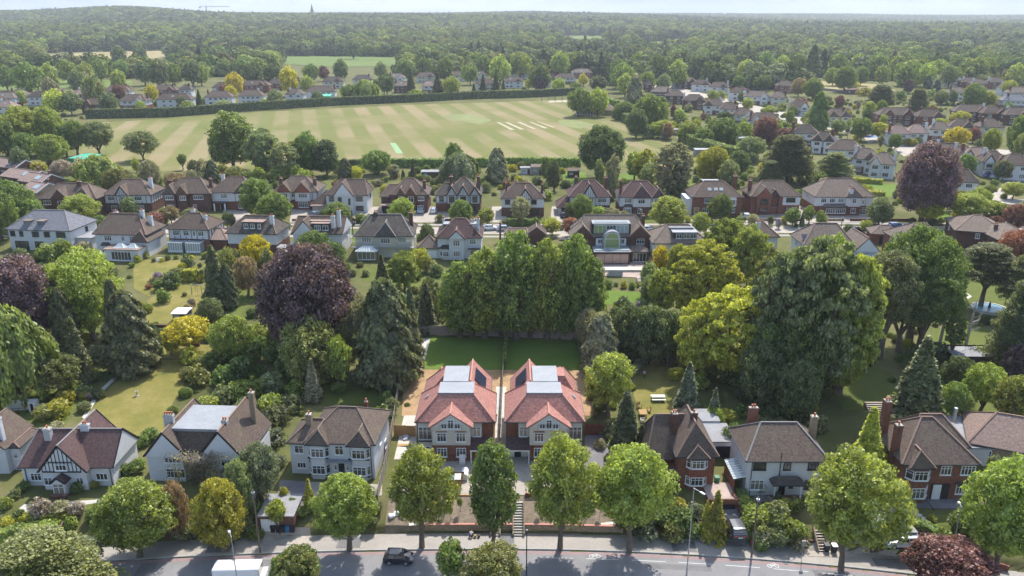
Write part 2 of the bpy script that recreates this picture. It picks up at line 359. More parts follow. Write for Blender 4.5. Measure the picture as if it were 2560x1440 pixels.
def kids(o): return [c for c in C.objects if c.parent == o]
KID = {}
def copy_tree(o, loc, rz, scale=None):
    """a thing with its parts and their sub-parts; mesh data is shared"""
    def cp(q, par):
        c = q.copy(); C.objects.link(c)
        if par is not None: c.parent = par
        for ch in KID.get(q.name, ()): cp(ch, c)
        return c
    r = cp(o, None); r.location = loc; r.rotation_euler = (0, 0, rz)
    if scale: r.scale = scale
    return r
def register(root):
    """remember children lists so that copying is quick"""
    allo = [o for o in C.objects if o.parent is not None]
    todo = [root]
    while todo:
        q = todo.pop(); ks = [o for o in allo if o.parent == q]; KID[q.name] = ks; todo += ks
def struct(name, mb, mats, **k):
    o = mb.build(name, mats, **k); o['kind'] = 'structure'; return o
def sheet(name, poly, mat, dz=.035, step=2.0, kind='structure', px=True, label=None, cat=None, group=None):
    """ground patch draped on the terrain; poly in photo pixels (on the ground) or world xy"""
    pts = [at(*p)[:2] if px else p for p in poly]
    tri = tessellate_polygon([[Vector((x, y, 0)) for x, y in pts]])
    bm = bmesh.new(); vs = [bm.verts.new((x, y, 0)) for x, y in pts]
    for t in tri:
        try: bm.faces.new([vs[i] for i in t])
        except ValueError: pass
    xs = [p[0] for p in pts]; ys = [p[1] for p in pts]
    for ax, lo, hi in ((0, min(xs), max(xs)), (1, min(ys), max(ys))):
        k = math.floor(lo / step) + 1
        while k * step < hi:
            co = [0, 0, 0]; no = [0, 0, 0]; co[ax] = k * step; no[ax] = 1
            bmesh.ops.bisect_plane(bm, geom=bm.verts[:] + bm.edges[:] + bm.faces[:], plane_co=co, plane_no=no); k += 1
    for v in bm.verts: v.co.z = ht(v.co.x, v.co.y) + dz
    bmesh.ops.recalc_face_normals(bm, faces=bm.faces)
    me = bpy.data.meshes.new(name); bm.to_mesh(me); bm.free()
    if len(me.polygons) and me.polygons[0].normal.z < 0: me.flip_normals()
    me.materials.append(MATS[mat]); o = bpy.data.objects.new(name, me); C.objects.link(o)
    tag(o, label, cat, group, kind); return o

# ---------------------------------------------------------------- houses
WCACHE = {}
def win_mesh(w, h, cols, rows, fm, gm, arch=False):
    k = (round(w, 2), round(h, 2), cols, rows, fm, gm, arch)
    if k in WCACHE: return WCACHE[k]
    fr = MB(); t = .085; b = .045; D = .10
    if not arch:
        fr.box(-w / 2, -w / 2 + t, -D, 0, 0, h); fr.box(w / 2 - t, w / 2, -D, 0, 0, h)
        fr.box(-w / 2 + t, w / 2 - t, -D, 0, 0, t); fr.box(-w / 2 + t, w / 2 - t, -D, 0, h - t, h)
        fr.box(-w / 2 - .06, w / 2 + .06, -D - .07, 0, -.09, -.003)
        iw = w - 2 * t
        for i in range(1, cols):
            x = -w / 2 + t + iw * i / cols; fr.box(x - .035, x + .035, -D + .01, -.01, t, h - t)
        for j in range(1, rows):
            z = h * (.68 if rows == 2 else j / rows)
            fr.box(-w / 2 + t, w / 2 - t, -D + .015, -.015, z - b / 2, z + b / 2)
        pn = MB(); pn.box(-w / 2 + .02, w / 2 - .02, -.045, -.02, .02, h - .02)
    else:
        pts = [(-w / 2, 0), (-w / 2, h - w / 2)] + [(-w / 2 * math.cos(a), h - w / 2 + w / 2 * math.sin(a)) for a in [math.pi * k / 10 for k in range(1, 10)]] + [(w / 2, h - w / 2), (w / 2, 0), (-w / 2, 0)]
        for p, q in zip(pts, pts[1:]): fr.bar((p[0], -.05, p[1]), (q[0], -.05, q[1]), .12, .1)
        fr.bar((-w / 2, -.05, h * .6), (w / 2, -.05, h * .6), .1, .08)
        pn = MB(); n = len(pts) - 1
        pn.quad([(p[0], -.02, p[1]) for p in pts[:-1]][::-1])
    WCACHE[k] = (fr.mesh('window_frame', fm), pn.mesh('pane', gm)); return WCACHE[k]
class House:
    def __init__(s, name, label, u, v, eave=5.4, yaw=0, cat='house', group=None, loc=None, walls='render_white', roof='roof_brown', ridge='ridge_clay', pane='glass', frame='frame_white', sc=(1, 1, 1)):
        p = loc if loc is not None else at(u, v, eave * sc[2])
        s.p = Vector(p); s.root = empty(name, s.p - Vector((0, 0, .05)), R(yaw)); tag(s.root, label, cat, group); s.root.scale = sc
        s.e = eave; s.wallm = walls; s.roofm = roof; s.ridgem = ridge; s.pane = pane; s.frame = frame
        s.W = {}; s.RF = {}; s.RG = MB(); s.T = MB(); s.G = MB(); s.k = depth(s.p + Vector((0, 0, eave))) / F   # metres per photo pixel
        s.n = 0; s.late = []
    def mb(s, d, m):
        if m not in d: d[m] = MB()
        return d[m]
    def wall(s, x0, x1, y0, y1, z0=0, z1=None, m=None):
        z1 = s.e if z1 is None else z1; s.n += 1; e = .003 * s.n
        s.mb(s.W, m or s.wallm).box(x0 - e, x1 + e, y0 - e, y1 + e, z0 - .6 if z0 == 0 else z0, z1 - e)
    def roof(s, x0, x1, y0, y1, z=None, h=2.6, axis='x', ins=None, o=.38, m=None, ridge=True, th=.14, gm=None, barge=None, flat=0):
        """hipped / gabled roof. ins=(a,b) hip insets at the two ridge ends (0 = gable)"""
        z = s.e if z is None else z; s.n += 1; z -= .0035 * (s.n % 9); R_ = s.mb(s.RF, m or s.roofm)
        X0, X1, Y0, Y1 = x0 - o, x1 + o, y0 - o, y1 + o
        if axis == 'y': f = lambda a, b, c: (b, a, c); A0, A1, B0, B1 = Y0, Y1, X0, X1
        else: f = lambda a, b, c: (a, b, c); A0, A1, B0, B1 = X0, X1, Y0, Y1
        half = (B1 - B0) / 2; a, b = ins if ins is not None else (half, half)
        mid = (B0 + B1) / 2; zt = z + h
        base = [f(A0, B0, z), f(A1, B0, z), f(A1, B1, z), f(A0, B1, z)]; lip = [(p[0], p[1], p[2] + th) for p in base]
        if flat:   # truncated hip with flat top of half-width 'flat'
            r = [f(A0 + a, mid - flat, zt), f(A1 - b, mid - flat, zt), f(A1 - b, mid + flat, zt), f(A0 + a, mid + flat, zt)]
        else:
            r0 = f(A0 + a, mid, zt); r1 = f(A1 - b, mid, zt); r = [r0, r1, r1, r0]
        n = len(R_.v); R_.v += base + lip + r
        fs = [(3, 2, 1, 0)] + [(i, (i + 1) % 4, 4 + (i + 1) % 4, 4 + i) for i in range(4)]
        if flat: fs += [(4, 5, 9, 8), (5, 6, 10, 9), (6, 7, 11, 10), (7, 4, 8, 11), (8, 9, 10, 11)]
        else: fs += [(4, 5, 9, 8), (5, 6, 9), (6, 7, 8, 9), (7, 4, 8)]
        if axis == 'y': fs = [tuple(reversed(q)) for q in fs]
        for q in fs: R_.f.append(tuple(n + i for i in q)); R_.m.append(0)
        if ridge:
            w_ = .24; L_ = [Vector(p) for p in lip]; r = [Vector(p) for p in r]
            up = Vector((0, 0, .03))
            if flat:
                for i in range(4): s.RG.bar(L_[i] + up, r[i] + up, w_, .12)
            else:
                s.RG.bar(r[0] + up, r[1] + up, w_, .14)
                if a > .05: s.RG.bar(L_[0] + up, r[0] + up, w_, .12); s.RG.bar(L_[3] + up, r[0] + up, w_, .12)
                if b > .05: s.RG.bar(L_[1] + up, r[1] + up, w_, .12); s.RG.bar(L_[2] + up, r[1] + up, w_, .12)
        # gutter
        if o > .1:
            gt = [Vector(p) + Vector((0, 0, .03)) for p in base]
            segs = [(0, 1), (2, 3)] + ([(3, 0)] if a > .05 else []) + ([(1, 2)] if b > .05 else [])
            for i, j in segs: s.G.bar(gt[i], gt[j], .17, .15)
        # gable panels in the wall's material
        for end, ins_, A in ((0, a, A0), (1, b, A1)):
            if ins_ <= .05 and gm != 'none':
                A_ = A + (-.02 if end == 0 else .02); g = s.mb(s.W, gm or s.wallm)
                hh = (B1 - B0) / 2 - .28; q = h * hh / ((B1 - B0) / 2)
                tri = [f(A_, mid - hh, z - .02), f(A_, mid + hh, z - .02), f(A_, mid, z + q - .02)]
                tr2 = [f(A_ + (.05 if end == 0 else -.05), mid - hh, z - .02), f(A_ + (.05 if end == 0 else -.05), mid + hh, z - .02), f(A_ + (.05 if end == 0 else -.05), mid, z + q - .02)]
                n = len(g.v); g.v += tri + tr2
                for q_ in ((0, 1, 2), (5, 4, 3), (0, 3, 4, 1), (1, 4, 5, 2), (2, 5, 3, 0)): g.f.append(tuple(n + i for i in q_)); g.m.append(0)
                # below the panel: fill the overhang down
                if barge:
                    A2 = A_ + (-.05 if end == 0 else .05)
                    bb = s.mb(s.RF, barge) if False else s.T
                    bb.bar(f(A2, B0, z + .05), f(A2, mid, zt + .05), .09, .24); bb.bar(f(A2, B1, z + .05), f(A2, mid, zt + .05), .09, .24)
    def face(s, fc, at_):
        """matrix: local (x along wall, -y outwards, z up) -> house coords"""
        if fc == 'f': return Matrix.Translation((0, at_, 0))
        if fc == 'b': return Matrix.Translation((0, at_, 0)) @ Matrix.Rotation(math.pi, 4, 'Z')
        if fc == 'l': return Matrix.Translation((at_, 0, 0)) @ Matrix.Rotation(-math.pi / 2, 4, 'Z')
        if fc == 'r': return Matrix.Translation((at_, 0, 0)) @ Matrix.Rotation(math.pi / 2, 4, 'Z')
    def win(s, a, z, w=1.6, h=1.2, cols=3, rows=2, fc='f', y=0, fm=None, gm=None, name='window', arch=False, M=None):
        """a = coordinate along the wall (for side walls: house y)"""
        fr, pn = win_mesh(w, h, cols, rows, fm or s.frame, gm or s.pane, arch)
        o = bpy.data.objects.new(name, fr); C.objects.link(o); o.parent = s.root
        if M is None:
            M = s.face(fc, y)
            a_ = a if fc in 'f' else (-a if fc in 'bl' else a)
            M = M @ Matrix.Translation((a_, -.03, z))
        o.matrix_local = M
        q = bpy.data.objects.new('pane', pn); C.objects.link(q); q.parent = o
        return o
    def bay(s, a, z0, z1, w=2.2, d=.7, y=0, m=None, wins=None, roofm=None, rh=0, cols=3, round_=False):
        """canted bay on the front wall; wins = [(z, h)]"""
        m = m or s.wallm; i = d * .75
        poly = [(a - w / 2, y + .05), (a - w / 2 + i, y - d), (a + w / 2 - i, y - d), (a + w / 2, y + .05)]
        s.mb(s.W, m).prism(poly, z0 - (.5 if z0 == 0 else 0), z1)
        for z, h in wins or []:
            s.win(a, z, w - 2 * i - .05, h, cols, 2, y=y - d)
            for sg in (-1, 1):
                ang = math.atan2(d, i) * sg; cx = a + sg * (w / 2 - i / 2); cy = y - d / 2
                M = Matrix.Translation((cx + sg * .02, cy - .02, z)) @ Matrix.Rotation(ang, 4, 'Z')
                s.win(0, z, math.hypot(i, d) - .12, h, 1, 2, M=M)
        if rh:
            R_ = s.mb(s.RF, roofm or s.roofm); o = .2; z = z1
            P = [(a - w / 2 - o, y + .05, z), (a - w / 2 + i - o, y - d - o, z), (a + w / 2 - i + o, y - d - o, z), (a + w / 2 + o, y + .05, z)]
            T_ = [(a - w / 2 + i * .8, y + .05, z + rh), (a + w / 2 - i * .8, y + .05, z + rh)]
            n = len(R_.v); R_.v += P + T_
            for q in ((0, 1, 4), (1, 2, 5, 4), (2, 3, 5), (3, 2, 1, 0), (0, 4, 5, 3)): R_.f.append(tuple(n + k for k in q)); R_.m.append(0)
        else:
            s.mb(s.RF, 'lead_flat').prism([(a - w / 2 - .1, y + .03), (a - w / 2 + i - .1, y - d - .12), (a + w / 2 - i + .1, y - d - .12), (a + w / 2 + .1, y + .03)], z1, z1 + .12)
    def chimney(s, x, y, top, w=.9, d=.55, z0=None, m='render_white', pots=2, cap='concrete'):
        c = MB(); z0 = s.e - .4 if z0 is None else z0
        c.box(x - w / 2, x + w / 2, y - d / 2, y + d / 2, z0, top - .32); c.box(x - w / 2 - .07, x + w / 2 + .07, y - d / 2 - .07, y + d / 2 + .07, top - .32, top - .08, 0)
        c.box(x - w / 2 + .02, x + w / 2 - .02, y - d / 2 + .02, y + d / 2 - .02, top - .08, top, 1)
        o = c.build('chimney', [m, cap], s.root)
        for i in range(pots):
            px = x + (i - (pots - 1) / 2) * min(.38, w / max(1, pots)); q = MB(); q.lathe([(.15, top), (.13, top + .35), (.16, top + .38), (.16, top + .46), (.10, top + .46)], 8, c=(px, y)); q.build('chimney_pot', 'pot_clay', o)
        return o
    def dormer(s, x0, x1, y0, y1, z0, z1, m='roof_dark', top='lead_flat', wins=(), o=.12, fm=None, cheek=None):
        d = MB(); d.box(x0, x1, y0, y1, z0, z1); D = d.build('dormer', cheek or m, s.root)
        t = MB(); t.box(x0 - o, x1 + o, y0 - o - .1, y1, z1, z1 + .14); t.build('dormer_roof', top, D)
        for (a, z, w, h, c) in wins: s.win(a, z, w, h, c, 2, y=y0, fm=fm)
    def skylight(s, x, y, z, slope, w=.7, l=1.0, ang=0):
        """roof window lying on a slope; slope rises towards +y (ang rotates about z)"""
        M = Matrix.Translation((x, y, z)) @ Matrix.Rotation(ang, 4, 'Z') @ Matrix.Rotation(slope, 4, 'X')
        b = MB(); b.box(-w / 2, w / 2, -l / 2, l / 2, -.1, .10); o = b.build('roof_window', 'metal_grey', s.root); o.matrix_local = M
        g = MB(); g.box(-w / 2 + .08, w / 2 - .08, -l / 2 + .08, l / 2 - .08, .09, .125); g.build('pane', 'glass_pale', o)
    def timber(s, a0, a1, z0, z1, n=5, fc='f', y=0, rails=(0, 1), m=None, w=.13, diag=False, top=None):
        """black timber framing on a wall; top(a)->z gives a sloping head (gables)"""
        M = s.face(fc, y) @ Matrix.Translation((0, -.035, 0))
        sg = 1 if fc in 'fr' else -1
        A = lambda a: a * sg
        def tb(p, q):
            P = M @ Vector(p); Q = M @ Vector(q); s.T.bar(P, Q, .07, w) if abs(P.z - Q.z) < .01 else s.T.bar(P, Q, w if fc in 'fb' else .07, .07 if fc in 'fb' else w)
        tp = top or (lambda a: z1)
        for i in range(n + 1):
            a = a0 + (a1 - a0) * i / n
            if tp(a) > z0 + .15: tb((A(a), 0, z0), (A(a), 0, tp(a)))
        if 0 in rails: tb((A(a0), 0, z0), (A(a1), 0, z0))
        if 1 in rails and top is None: tb((A(a0), 0, z1), (A(a1), 0, z1))
        if diag:
            for sgn in (0, 1):
                b0, b1 = (a0, a0 + (a1 - a0) * .5) if sgn == 0 else (a1, a1 - (a1 - a0) * .5)
                tb((A(b0), 0, z0), (A(b1), 0, min(tp(b1), z1) if top is None else tp(b1) * .98))
    def door(s, a, z=0, w=1.0, h=2.1, y=0, m='timber_black', frame='frame_white', fc='f'):
        M = s.face(fc, y); f = MB(); f.box(a - w / 2 - .09, a + w / 2 + .09, -.07, .02, z, z + h + .09, 0, M); D = f.build('door', frame, s.root)
        d = MB(); d.box(a - w / 2, a + w / 2, -.1, -.03, z + .02, z + h, 0, M); d.build('door_leaf', m, D)
        k = MB(); k.box(a + w / 2 - .15, a + w / 2 - .09, -.16, -.1, z + h * .45, z + h * .52, 0, M); k.build('handle', 'metal_grey', D)
    def box(s, name, x0, x1, y0, y1, z0, z1, m): b = MB(); b.box(x0, x1, y0, y1, z0, z1); return b.build(name, m, s.root)
    def pipe(s, x, y, z0=0, z1=None):
        s.G.box(x - .05, x + .05, y - .12, y - .02, z0, s.e if z1 is None else z1)
    def done(s):
        for m, b in s.W.items():
            if b.f: b.build('wall' if m == s.wallm else 'wall_panel', m, s.root)
        rf = None
        for m, b in s.RF.items():
            o = b.build('roof', m, s.root)
            if rf is None: rf = o
        if s.RG.f: s.RG.build('ridge_tiles', s.ridgem, rf or s.root)
        if s.T.f: s.T.build('timber_framing', 'timber_black', s.root)
        if s.G.f: s.G.build('gutter', 'metal_dark' if s.frame != 'x' else 'frame_white', s.root)
        return s.root
# ---------------------------------------------------------------- trees
rng = np.random.default_rng(11)
def unit(n):
    v = rng.normal(size=(n, 3)); return v / np.linalg.norm(v, axis=1)[:, None]
def cards(name, P, Nn, size, aspect=1.0, up=None, jit=.35, seed=0):
    """leaf cards: centres P, facing Nn, given size; returns a mesh of small bent-free quads"""
    n = len(P); Nn = Nn + rng.normal(size=(n, 3)) * jit; Nn /= np.linalg.norm(Nn, axis=1)[:, None]
    ref = unit(n) if up is None else up + rng.normal(size=(n, 3)) * .25
    T = np.cross(Nn, ref); T /= np.linalg.norm(T, axis=1)[:, None] + 1e-9; B = np.cross(T, Nn)
    sz = size * rng.uniform(.6, 1.35, n)[:, None] * .5
    a = T * sz; b = B * sz * aspect
    # diamond-ish quads with one clipped corner look like leaf clusters rather than squares
    V = np.stack([P - a * 1.0 - b * .35, P + a * .2 - b * 1.0, P + a * 1.05 + b * .25, P - a * .25 + b * 1.05], 1).reshape(-1, 3)
    me = bpy.data.meshes.new(name); me.vertices.add(4 * n); me.vertices.foreach_set('co', V.ravel().astype(np.float32))
    me.loops.add(4 * n); me.loops.foreach_set('vertex_index', np.arange(4 * n, dtype=np.int32))
    me.polygons.add(n); me.polygons.foreach_set('loop_start', np.arange(0, 4 * n, 4, dtype=np.int32)); me.polygons.foreach_set('loop_total', np.full(n, 4, dtype=np.int32))
    me.update(calc_edges=True); me.validate(); me.materials.append(None); return me
def clumpy(Cs, rs, per, squash=.75, inner=.25, bias=.35):
    """leaf points on the shells of clumps with centres Cs, radii rs"""
    Ps, Ns = [], []
    for c, r in zip(Cs, rs):
        k = max(4, int(per * r * r)); d = unit(k); d[:, 2] += bias; d /= np.linalg.norm(d, axis=1)[:, None]
        rad = r * np.where(rng.random(k) < inner, rng.uniform(.3, .85, k), rng.uniform(.8, 1.08, k))
        q = d * rad[:, None]; q[:, 2] *= squash
        Ps.append(q + c); Ns.append(d)
    return np.concatenate(Ps), np.concatenate(Ns)
# Crown prototypes: unit box = radius 1 horizontally, z from 0 (crown bottom) to 1 (top); built at metre scale (rad, hgt)
def crown_round(rad, hgt, nc, leaf, lobes=5, cr=.30, flat=.75, per=None, top=.5, cover=2.6, squash=.8):
    Cs = []; rs = []
    lob = [(rng.uniform(0, 6.28), rng.uniform(.68, 1.2)) for _ in range(lobes)]
    g = math.pi * (3 - math.sqrt(5))
    for i in range(nc):
        z = 1 - 1.86 * (i + .5) / nc; a = i * g + rng.uniform(-.35, .35); r = math.sqrt(max(0, 1 - z * z))
        k = 1.0
        for (la, lm) in lob: k += (lm - 1) * max(0, math.cos(a - la)) ** 3
        k *= rng.uniform(.76, 1.10)
        rr = rad * (1 - cr) * k
        if z < 0: rr *= (1 + .12 * z)
        zc = hgt * top + (z * hgt * (1 - top) if z > 0 else z * hgt * top) * rng.uniform(.82, .98) * (1 - cr * .35)
        Cs.append((math.cos(a) * r * rr, math.sin(a) * r * rr, zc)); rs.append(rad * cr * rng.uniform(.55, 1.35))
    for i in range(nc // 4):   # inner clumps
        a = rng.uniform(0, 6.28); r = rad * rng.uniform(.1, .5); Cs.append((math.cos(a) * r, math.sin(a) * r, hgt * rng.uniform(.25, .8))); rs.append(rad * cr)
    per = per or cover * 4 * math.pi / (leaf * leaf) * .5
    return clumpy(np.array(Cs), np.array(rs), per, squash=squash)
def make_round(name, rad, hgt, nc, leaf, jit=.45, **k):
    P, N_ = crown_round(rad, hgt, nc, leaf, **k); return cards(name, P, N_, leaf, jit=jit)
def make_conifer(name, rad, hgt, leaf, n, power=.85, droop=.35, tiers=14, col=False, ragged=.25):
    """conical or columnar: branch sprays leaving the axis"""
    Ps, Ns = [], []
    nb = tiers * 9
    for i in range(nb):
        t = ((i + rng.random()) / nb) ** .8; z = hgt * t * .97
        prof = ((1 - t) ** power) if not col else min(1, 1.25 * math.sin(math.pi * min(1, .12 + .88 * t) ** .9) ** .55)
        L_ = rad * max(.05, prof) * rng.uniform(1 - ragged, 1.06); a = i * 2.399 + rng.uniform(-.3, .3)
        k = max(6, int(n / nb * (.35 + 1.3 * prof)))
        u_ = rng.random(k) ** .55; wd = L_ * .30 * (1.15 - u_)
        x = u_ * L_; y = rng.normal(size=k) * (wd + leaf * .3); zz = z - droop * x * u_ + rng.normal(size=k) * leaf * .45
        ca, sa = math.cos(a), math.sin(a)
        Ps.append(np.stack([x * ca - y * sa, x * sa + y * ca, zz], 1))
        nn = np.stack([np.full(k, ca * .55), np.full(k, sa * .55), np.full(k, .8)], 1); Ns.append(nn)
    return cards(name, np.concatenate(Ps), np.concatenate(Ns), leaf, aspect=1.25, jit=.5)
def make_dense_column(name, rad, hgt, leaf, n, power=.7, lump=.18):
    """cypress / leyland: closed shell with vertical plumes"""
    t = rng.random(n) ** .85; a = rng.uniform(0, 6.283, n)
    prof = np.clip((1 - t) ** power * 1.08, 0, 1) * np.where(t < .12, .8 + t * 1.7, 1)
    lum = 1 + lump * np.sin(a * 5 + t * 7) * np.cos(t * 23 + a * 2) + rng.normal(size=n) * .07
    r = rad * prof * lum * np.where(rng.random(n) < .25, rng.uniform(.6, 1, n), 1)
    P = np.stack([np.cos(a) * r, np.sin(a) * r, t * hgt], 1); N_ = np.stack([np.cos(a), np.sin(a), np.full(n, .45)], 1)
    return cards(name, P, N_, leaf, aspect=1.6, up=np.array([[0, 0, 1.]]), jit=.45)
def make_willow(name, rad, hgt, leaf, strands, per):
    Ps, Ns = [], []
    for i in range(strands):
        a = rng.uniform(0, 6.283); q = rng.random() ** .5; r0 = rad * q * .95; lump = 1 + .15 * math.sin(a * 4 + 1) + .1 * math.sin(a * 9)
        r0 *= lump; z0 = hgt * (1 - .42 * q ** 2.2) * rng.uniform(.86, 1.0); L_ = hgt * rng.uniform(.22, .55) * (.35 + .75 * q)
        t = rng.random(per); bow = rad * .10 * np.sqrt(t); ca, sa = math.cos(a), math.sin(a)
        x = r0 + bow + rng.normal(size=per) * leaf * .5; y = rng.normal(size=per) * leaf * .6
        Ps.append(np.stack([x * ca - y * sa, x * sa + y * ca, np.maximum(.2, z0 - t * L_) + rng.normal(size=per) * leaf * .3], 1))
        Ns.append(np.stack([np.full(per, ca), np.full(per, sa), .9 - t], 1))
    return cards(name, np.concatenate(Ps), np.concatenate(Ns), leaf, aspect=2.0, up=np.array([[0, 0, 1.]]), jit=.45)
def make_cedar(name, rad, hgt, leaf, plates, per):
    Ps, Ns = [], []
    for i in range(plates):
        t = (i + .5) / plates; z = hgt * (.08 + .9 * t); a = i * 2.399; q = rad * (1 - t ** 2.2 * .75) * rng.uniform(.35, .66)
        c = np.array([math.cos(a) * q, math.sin(a) * q, z]); R_ = rad * rng.uniform(.26, .42) * (1.15 - .5 * t)
        d = rng.normal(size=(per, 2)); d /= np.linalg.norm(d, axis=1)[:, None]; rr = R_ * np.sqrt(rng.random(per))
        P = np.stack([d[:, 0] * rr, d[:, 1] * rr, rng.normal(size=per) * leaf * .5 - (rr / R_) ** 2 * R_ * .16], 1) + c
        Ps.append(P); n = unit(per) * .3; n[:, 2] += 1; Ns.append(n)
    return cards(name, np.concatenate(Ps), np.concatenate(Ns), leaf, jit=.45)
def make_airy(name, rad, hgt, leaf, nc, cr=.2):
    """open crown of many small flattened sprays"""
    Cs = []; rs = []
    for i in range(nc):
        d = unit(1)[0]; q = rng.uniform(.45, 1) ** .6; zc = .5 + d[2] * .46 * q
        Cs.append((d[0] * rad * .86 * q, d[1] * rad * .86 * q, hgt * zc)); rs.append(rad * cr * rng.uniform(.6, 1.3))
    P, N_ = clumpy(np.array(Cs), np.array(rs), 1.9 * 4 * math.pi / leaf ** 2 * .5, squash=.42, inner=.4, bias=.7)
    return cards(name, P, N_, leaf, jit=.6)
PROTO = {}
def proto(k, me, rad, hgt): PROTO.setdefault(k, []).append((me, rad, hgt))
for i in range(3): proto('round_big', make_round('crown_mesh', 8, 13, 280, .31, lobes=6, cr=.14, cover=1.3, jit=.55), 8, 13)
for i in range(3): proto('round', make_round('crown_mesh', 4.5, 7.5, 160, .26, lobes=6, cr=.16, cover=1.35, jit=.55), 4.5, 7.5)
for i in range(3): proto('small', make_round('crown_mesh', 2.2, 3.6, 60, .24, lobes=4, cr=.22, cover=1.3), 2.2, 3.6)
for i in range(2): proto('plane', make_round('crown_mesh', 4.8, 9, 230, .24, lobes=5, cr=.145, cover=1.4, top=.42, jit=.55), 4.8, 9)
for i in range(2): proto('oval', make_round('crown_mesh', 3.6, 10, 200, .26, lobes=4, cr=.17, cover=1.4, jit=.55, top=.40, squash=1.0), 3.6, 10)
for i in range(3): proto('mid', make_round('crown_mesh', 6, 9, 60, .75, lobes=5, cr=.23, cover=1.35, jit=.28), 6, 9)
for i in range(4): proto('far', make_round('crown_mesh', 7, 9.5, 16, 1.25, lobes=5, cr=.38, cover=1.9, jit=.2), 7, 10)
for i in range(2): proto('cone', make_conifer('crown_mesh', 3.2, 12, .34, 9000, tiers=20), 3.2, 12)
for i in range(2): proto('cone_small', make_conifer('crown_mesh', 1.5, 4.5, .22, 3200, tiers=12), 1.5, 4.5)
for i in range(2): proto('column', make_dense_column('crown_mesh', 2.6, 12, .34, 9500, power=.42, lump=.27), 2.6, 12)
proto('column_small', make_dense_column('crown_mesh', .9, 4, .2, 2600, power=.5, lump=.08), .9, 4)
proto('weeping_fir', make_conifer('crown_mesh', 3.4, 13, .34, 11000, power=.6, droop=.9, tiers=20, ragged=.35), 3.4, 13)
proto('poplar', make_dense_column('crown_mesh', 3.5, 20, .7, 4500, power=.45, lump=.12), 3.5, 20)
for i in range(2): proto('willow', make_willow('crown_mesh', 5, 8.5, .28, 620, 26), 5, 8.5)
for i in range(2): proto('cedar', make_cedar('crown_mesh', 8, 10, .26, 84, 620), 8, 10)
for i in range(2): proto('airy', make_airy('crown_mesh', 5.5, 9, .30, 170, cr=.17), 5.5, 9)
for i in range(2): proto('airy_big', make_airy('crown_mesh', 9, 16, .42, 420, cr=.12), 9, 16)
for i in range(2): proto('feathery', make_round('crown_mesh', 7, 17, 260, .30, lobes=6, cr=.15, cover=1.3, top=.42, squash=.9), 7, 17)
for i in range(2): proto('shrub', make_round('crown_mesh', 1.3, 1.6, 22, .2, lobes=5, cr=.33, cover=1.3, top=.35), 1.3, 1.6)
# clipped box (hedges and topiary): unit metre cube shell of leaves
def make_hedge(L_, W_, H_, leaf=.22):
    A = [(W_ * L_, 'z'), (L_ * H_, 'f'), (L_ * H_, 'b'), (W_ * H_, 'l'), (W_ * H_, 'r')]; Ps = []; Ns = []
    for ar, k in A:
        n = int(ar * 2.1 / leaf ** 2) + 3; a, b = rng.random(n), rng.random(n); j = rng.normal(size=n) * .07
        if k == 'z': P = np.stack([(a - .5) * L_, (b - .5) * W_, H_ + j], 1); N_ = (0, 0, 1)
        elif k in 'fb': s = -1 if k == 'f' else 1; P = np.stack([(a - .5) * L_, s * W_ / 2 + j, b * H_], 1); N_ = (0, s, .3)
        else: s = -1 if k == 'l' else 1; P = np.stack([s * L_ / 2 + j, (a - .5) * W_, b * H_], 1); N_ = (s, 0, .3)
        P[:, 2] += .10 * np.sin(P[:, 0] * 1.7) * (P[:, 2] > H_ * .8); Ps.append(P); Ns.append(np.tile(np.array(N_, float), (n, 1)))
    return cards('crown_mesh', np.concatenate(Ps), np.concatenate(Ns), leaf, jit=.5)
TRUNKS = {}
def trunk_mesh(h, hc, rad, r0, multi=False, bark='bark', seed=0, kind='round'):
    """tapered trunk and limbs: crown starts at h, crown height hc, crown radius rad"""
    key = (round(h, 1), round(hc, 0), round(rad, 0), multi, bark, kind)
    if key in TRUNKS: return TRUNKS[key]
    rr = random.Random(int(h * 10 + hc * 100 + rad)); b = MB()
    if kind in ('cone', 'column'):
        b.tube([(0, 0, -.5), (0, 0, h), (0, 0, h + hc * .9)], [r0 * 1.1, r0, r0 * .12], 7)
    else:
        f = (rr.uniform(-.35, .35), rr.uniform(-.3, .3), h * .72 if h > 1.5 else h + hc * .1)
        b.tube([(0, 0, -.5), (0, 0, .05), (f[0] * .4, f[1] * .4, h * .5), f], [r0 * 1.5, r0 * 1.15, r0 * .9, r0 * .8], 9, cap=False)
        n = 5 if not multi else 6
        for i in range(n):
            a = i * 2 * math.pi / n + rr.uniform(-.4, .4); q = rad * rr.uniform(.35, .65); zt = h + hc * rr.uniform(.5, .85)
            e = Vector((f[0] + math.cos(a) * q, f[1] + math.sin(a) * q, zt)); s = Vector(f) - Vector((0, 0, rr.uniform(0, h * .12)))
            m = s.lerp(e, .45) + Vector((math.cos(a) * q * .15, math.sin(a) * q * .15, 0))
            b.tube([s, m, e], [r0 * .62, r0 * .38, r0 * .08], 6, cap=False)
            for j in range(3):
                a2 = a + rr.uniform(-1.1, 1.1); st = m.lerp(e, rr.uniform(0, .6)); en = st + Vector((math.cos(a2) * rad * .4, math.sin(a2) * rad * .4, hc * rr.uniform(.05, .22)))
                b.tube([st, st.lerp(en, .5) + Vector((0, 0, .1)), en], [r0 * .25, r0 * .15, r0 * .04], 5, cap=False)
    me = b.mesh('trunk_mesh', bark, smooth=True); TRUNKS[key] = me; return me
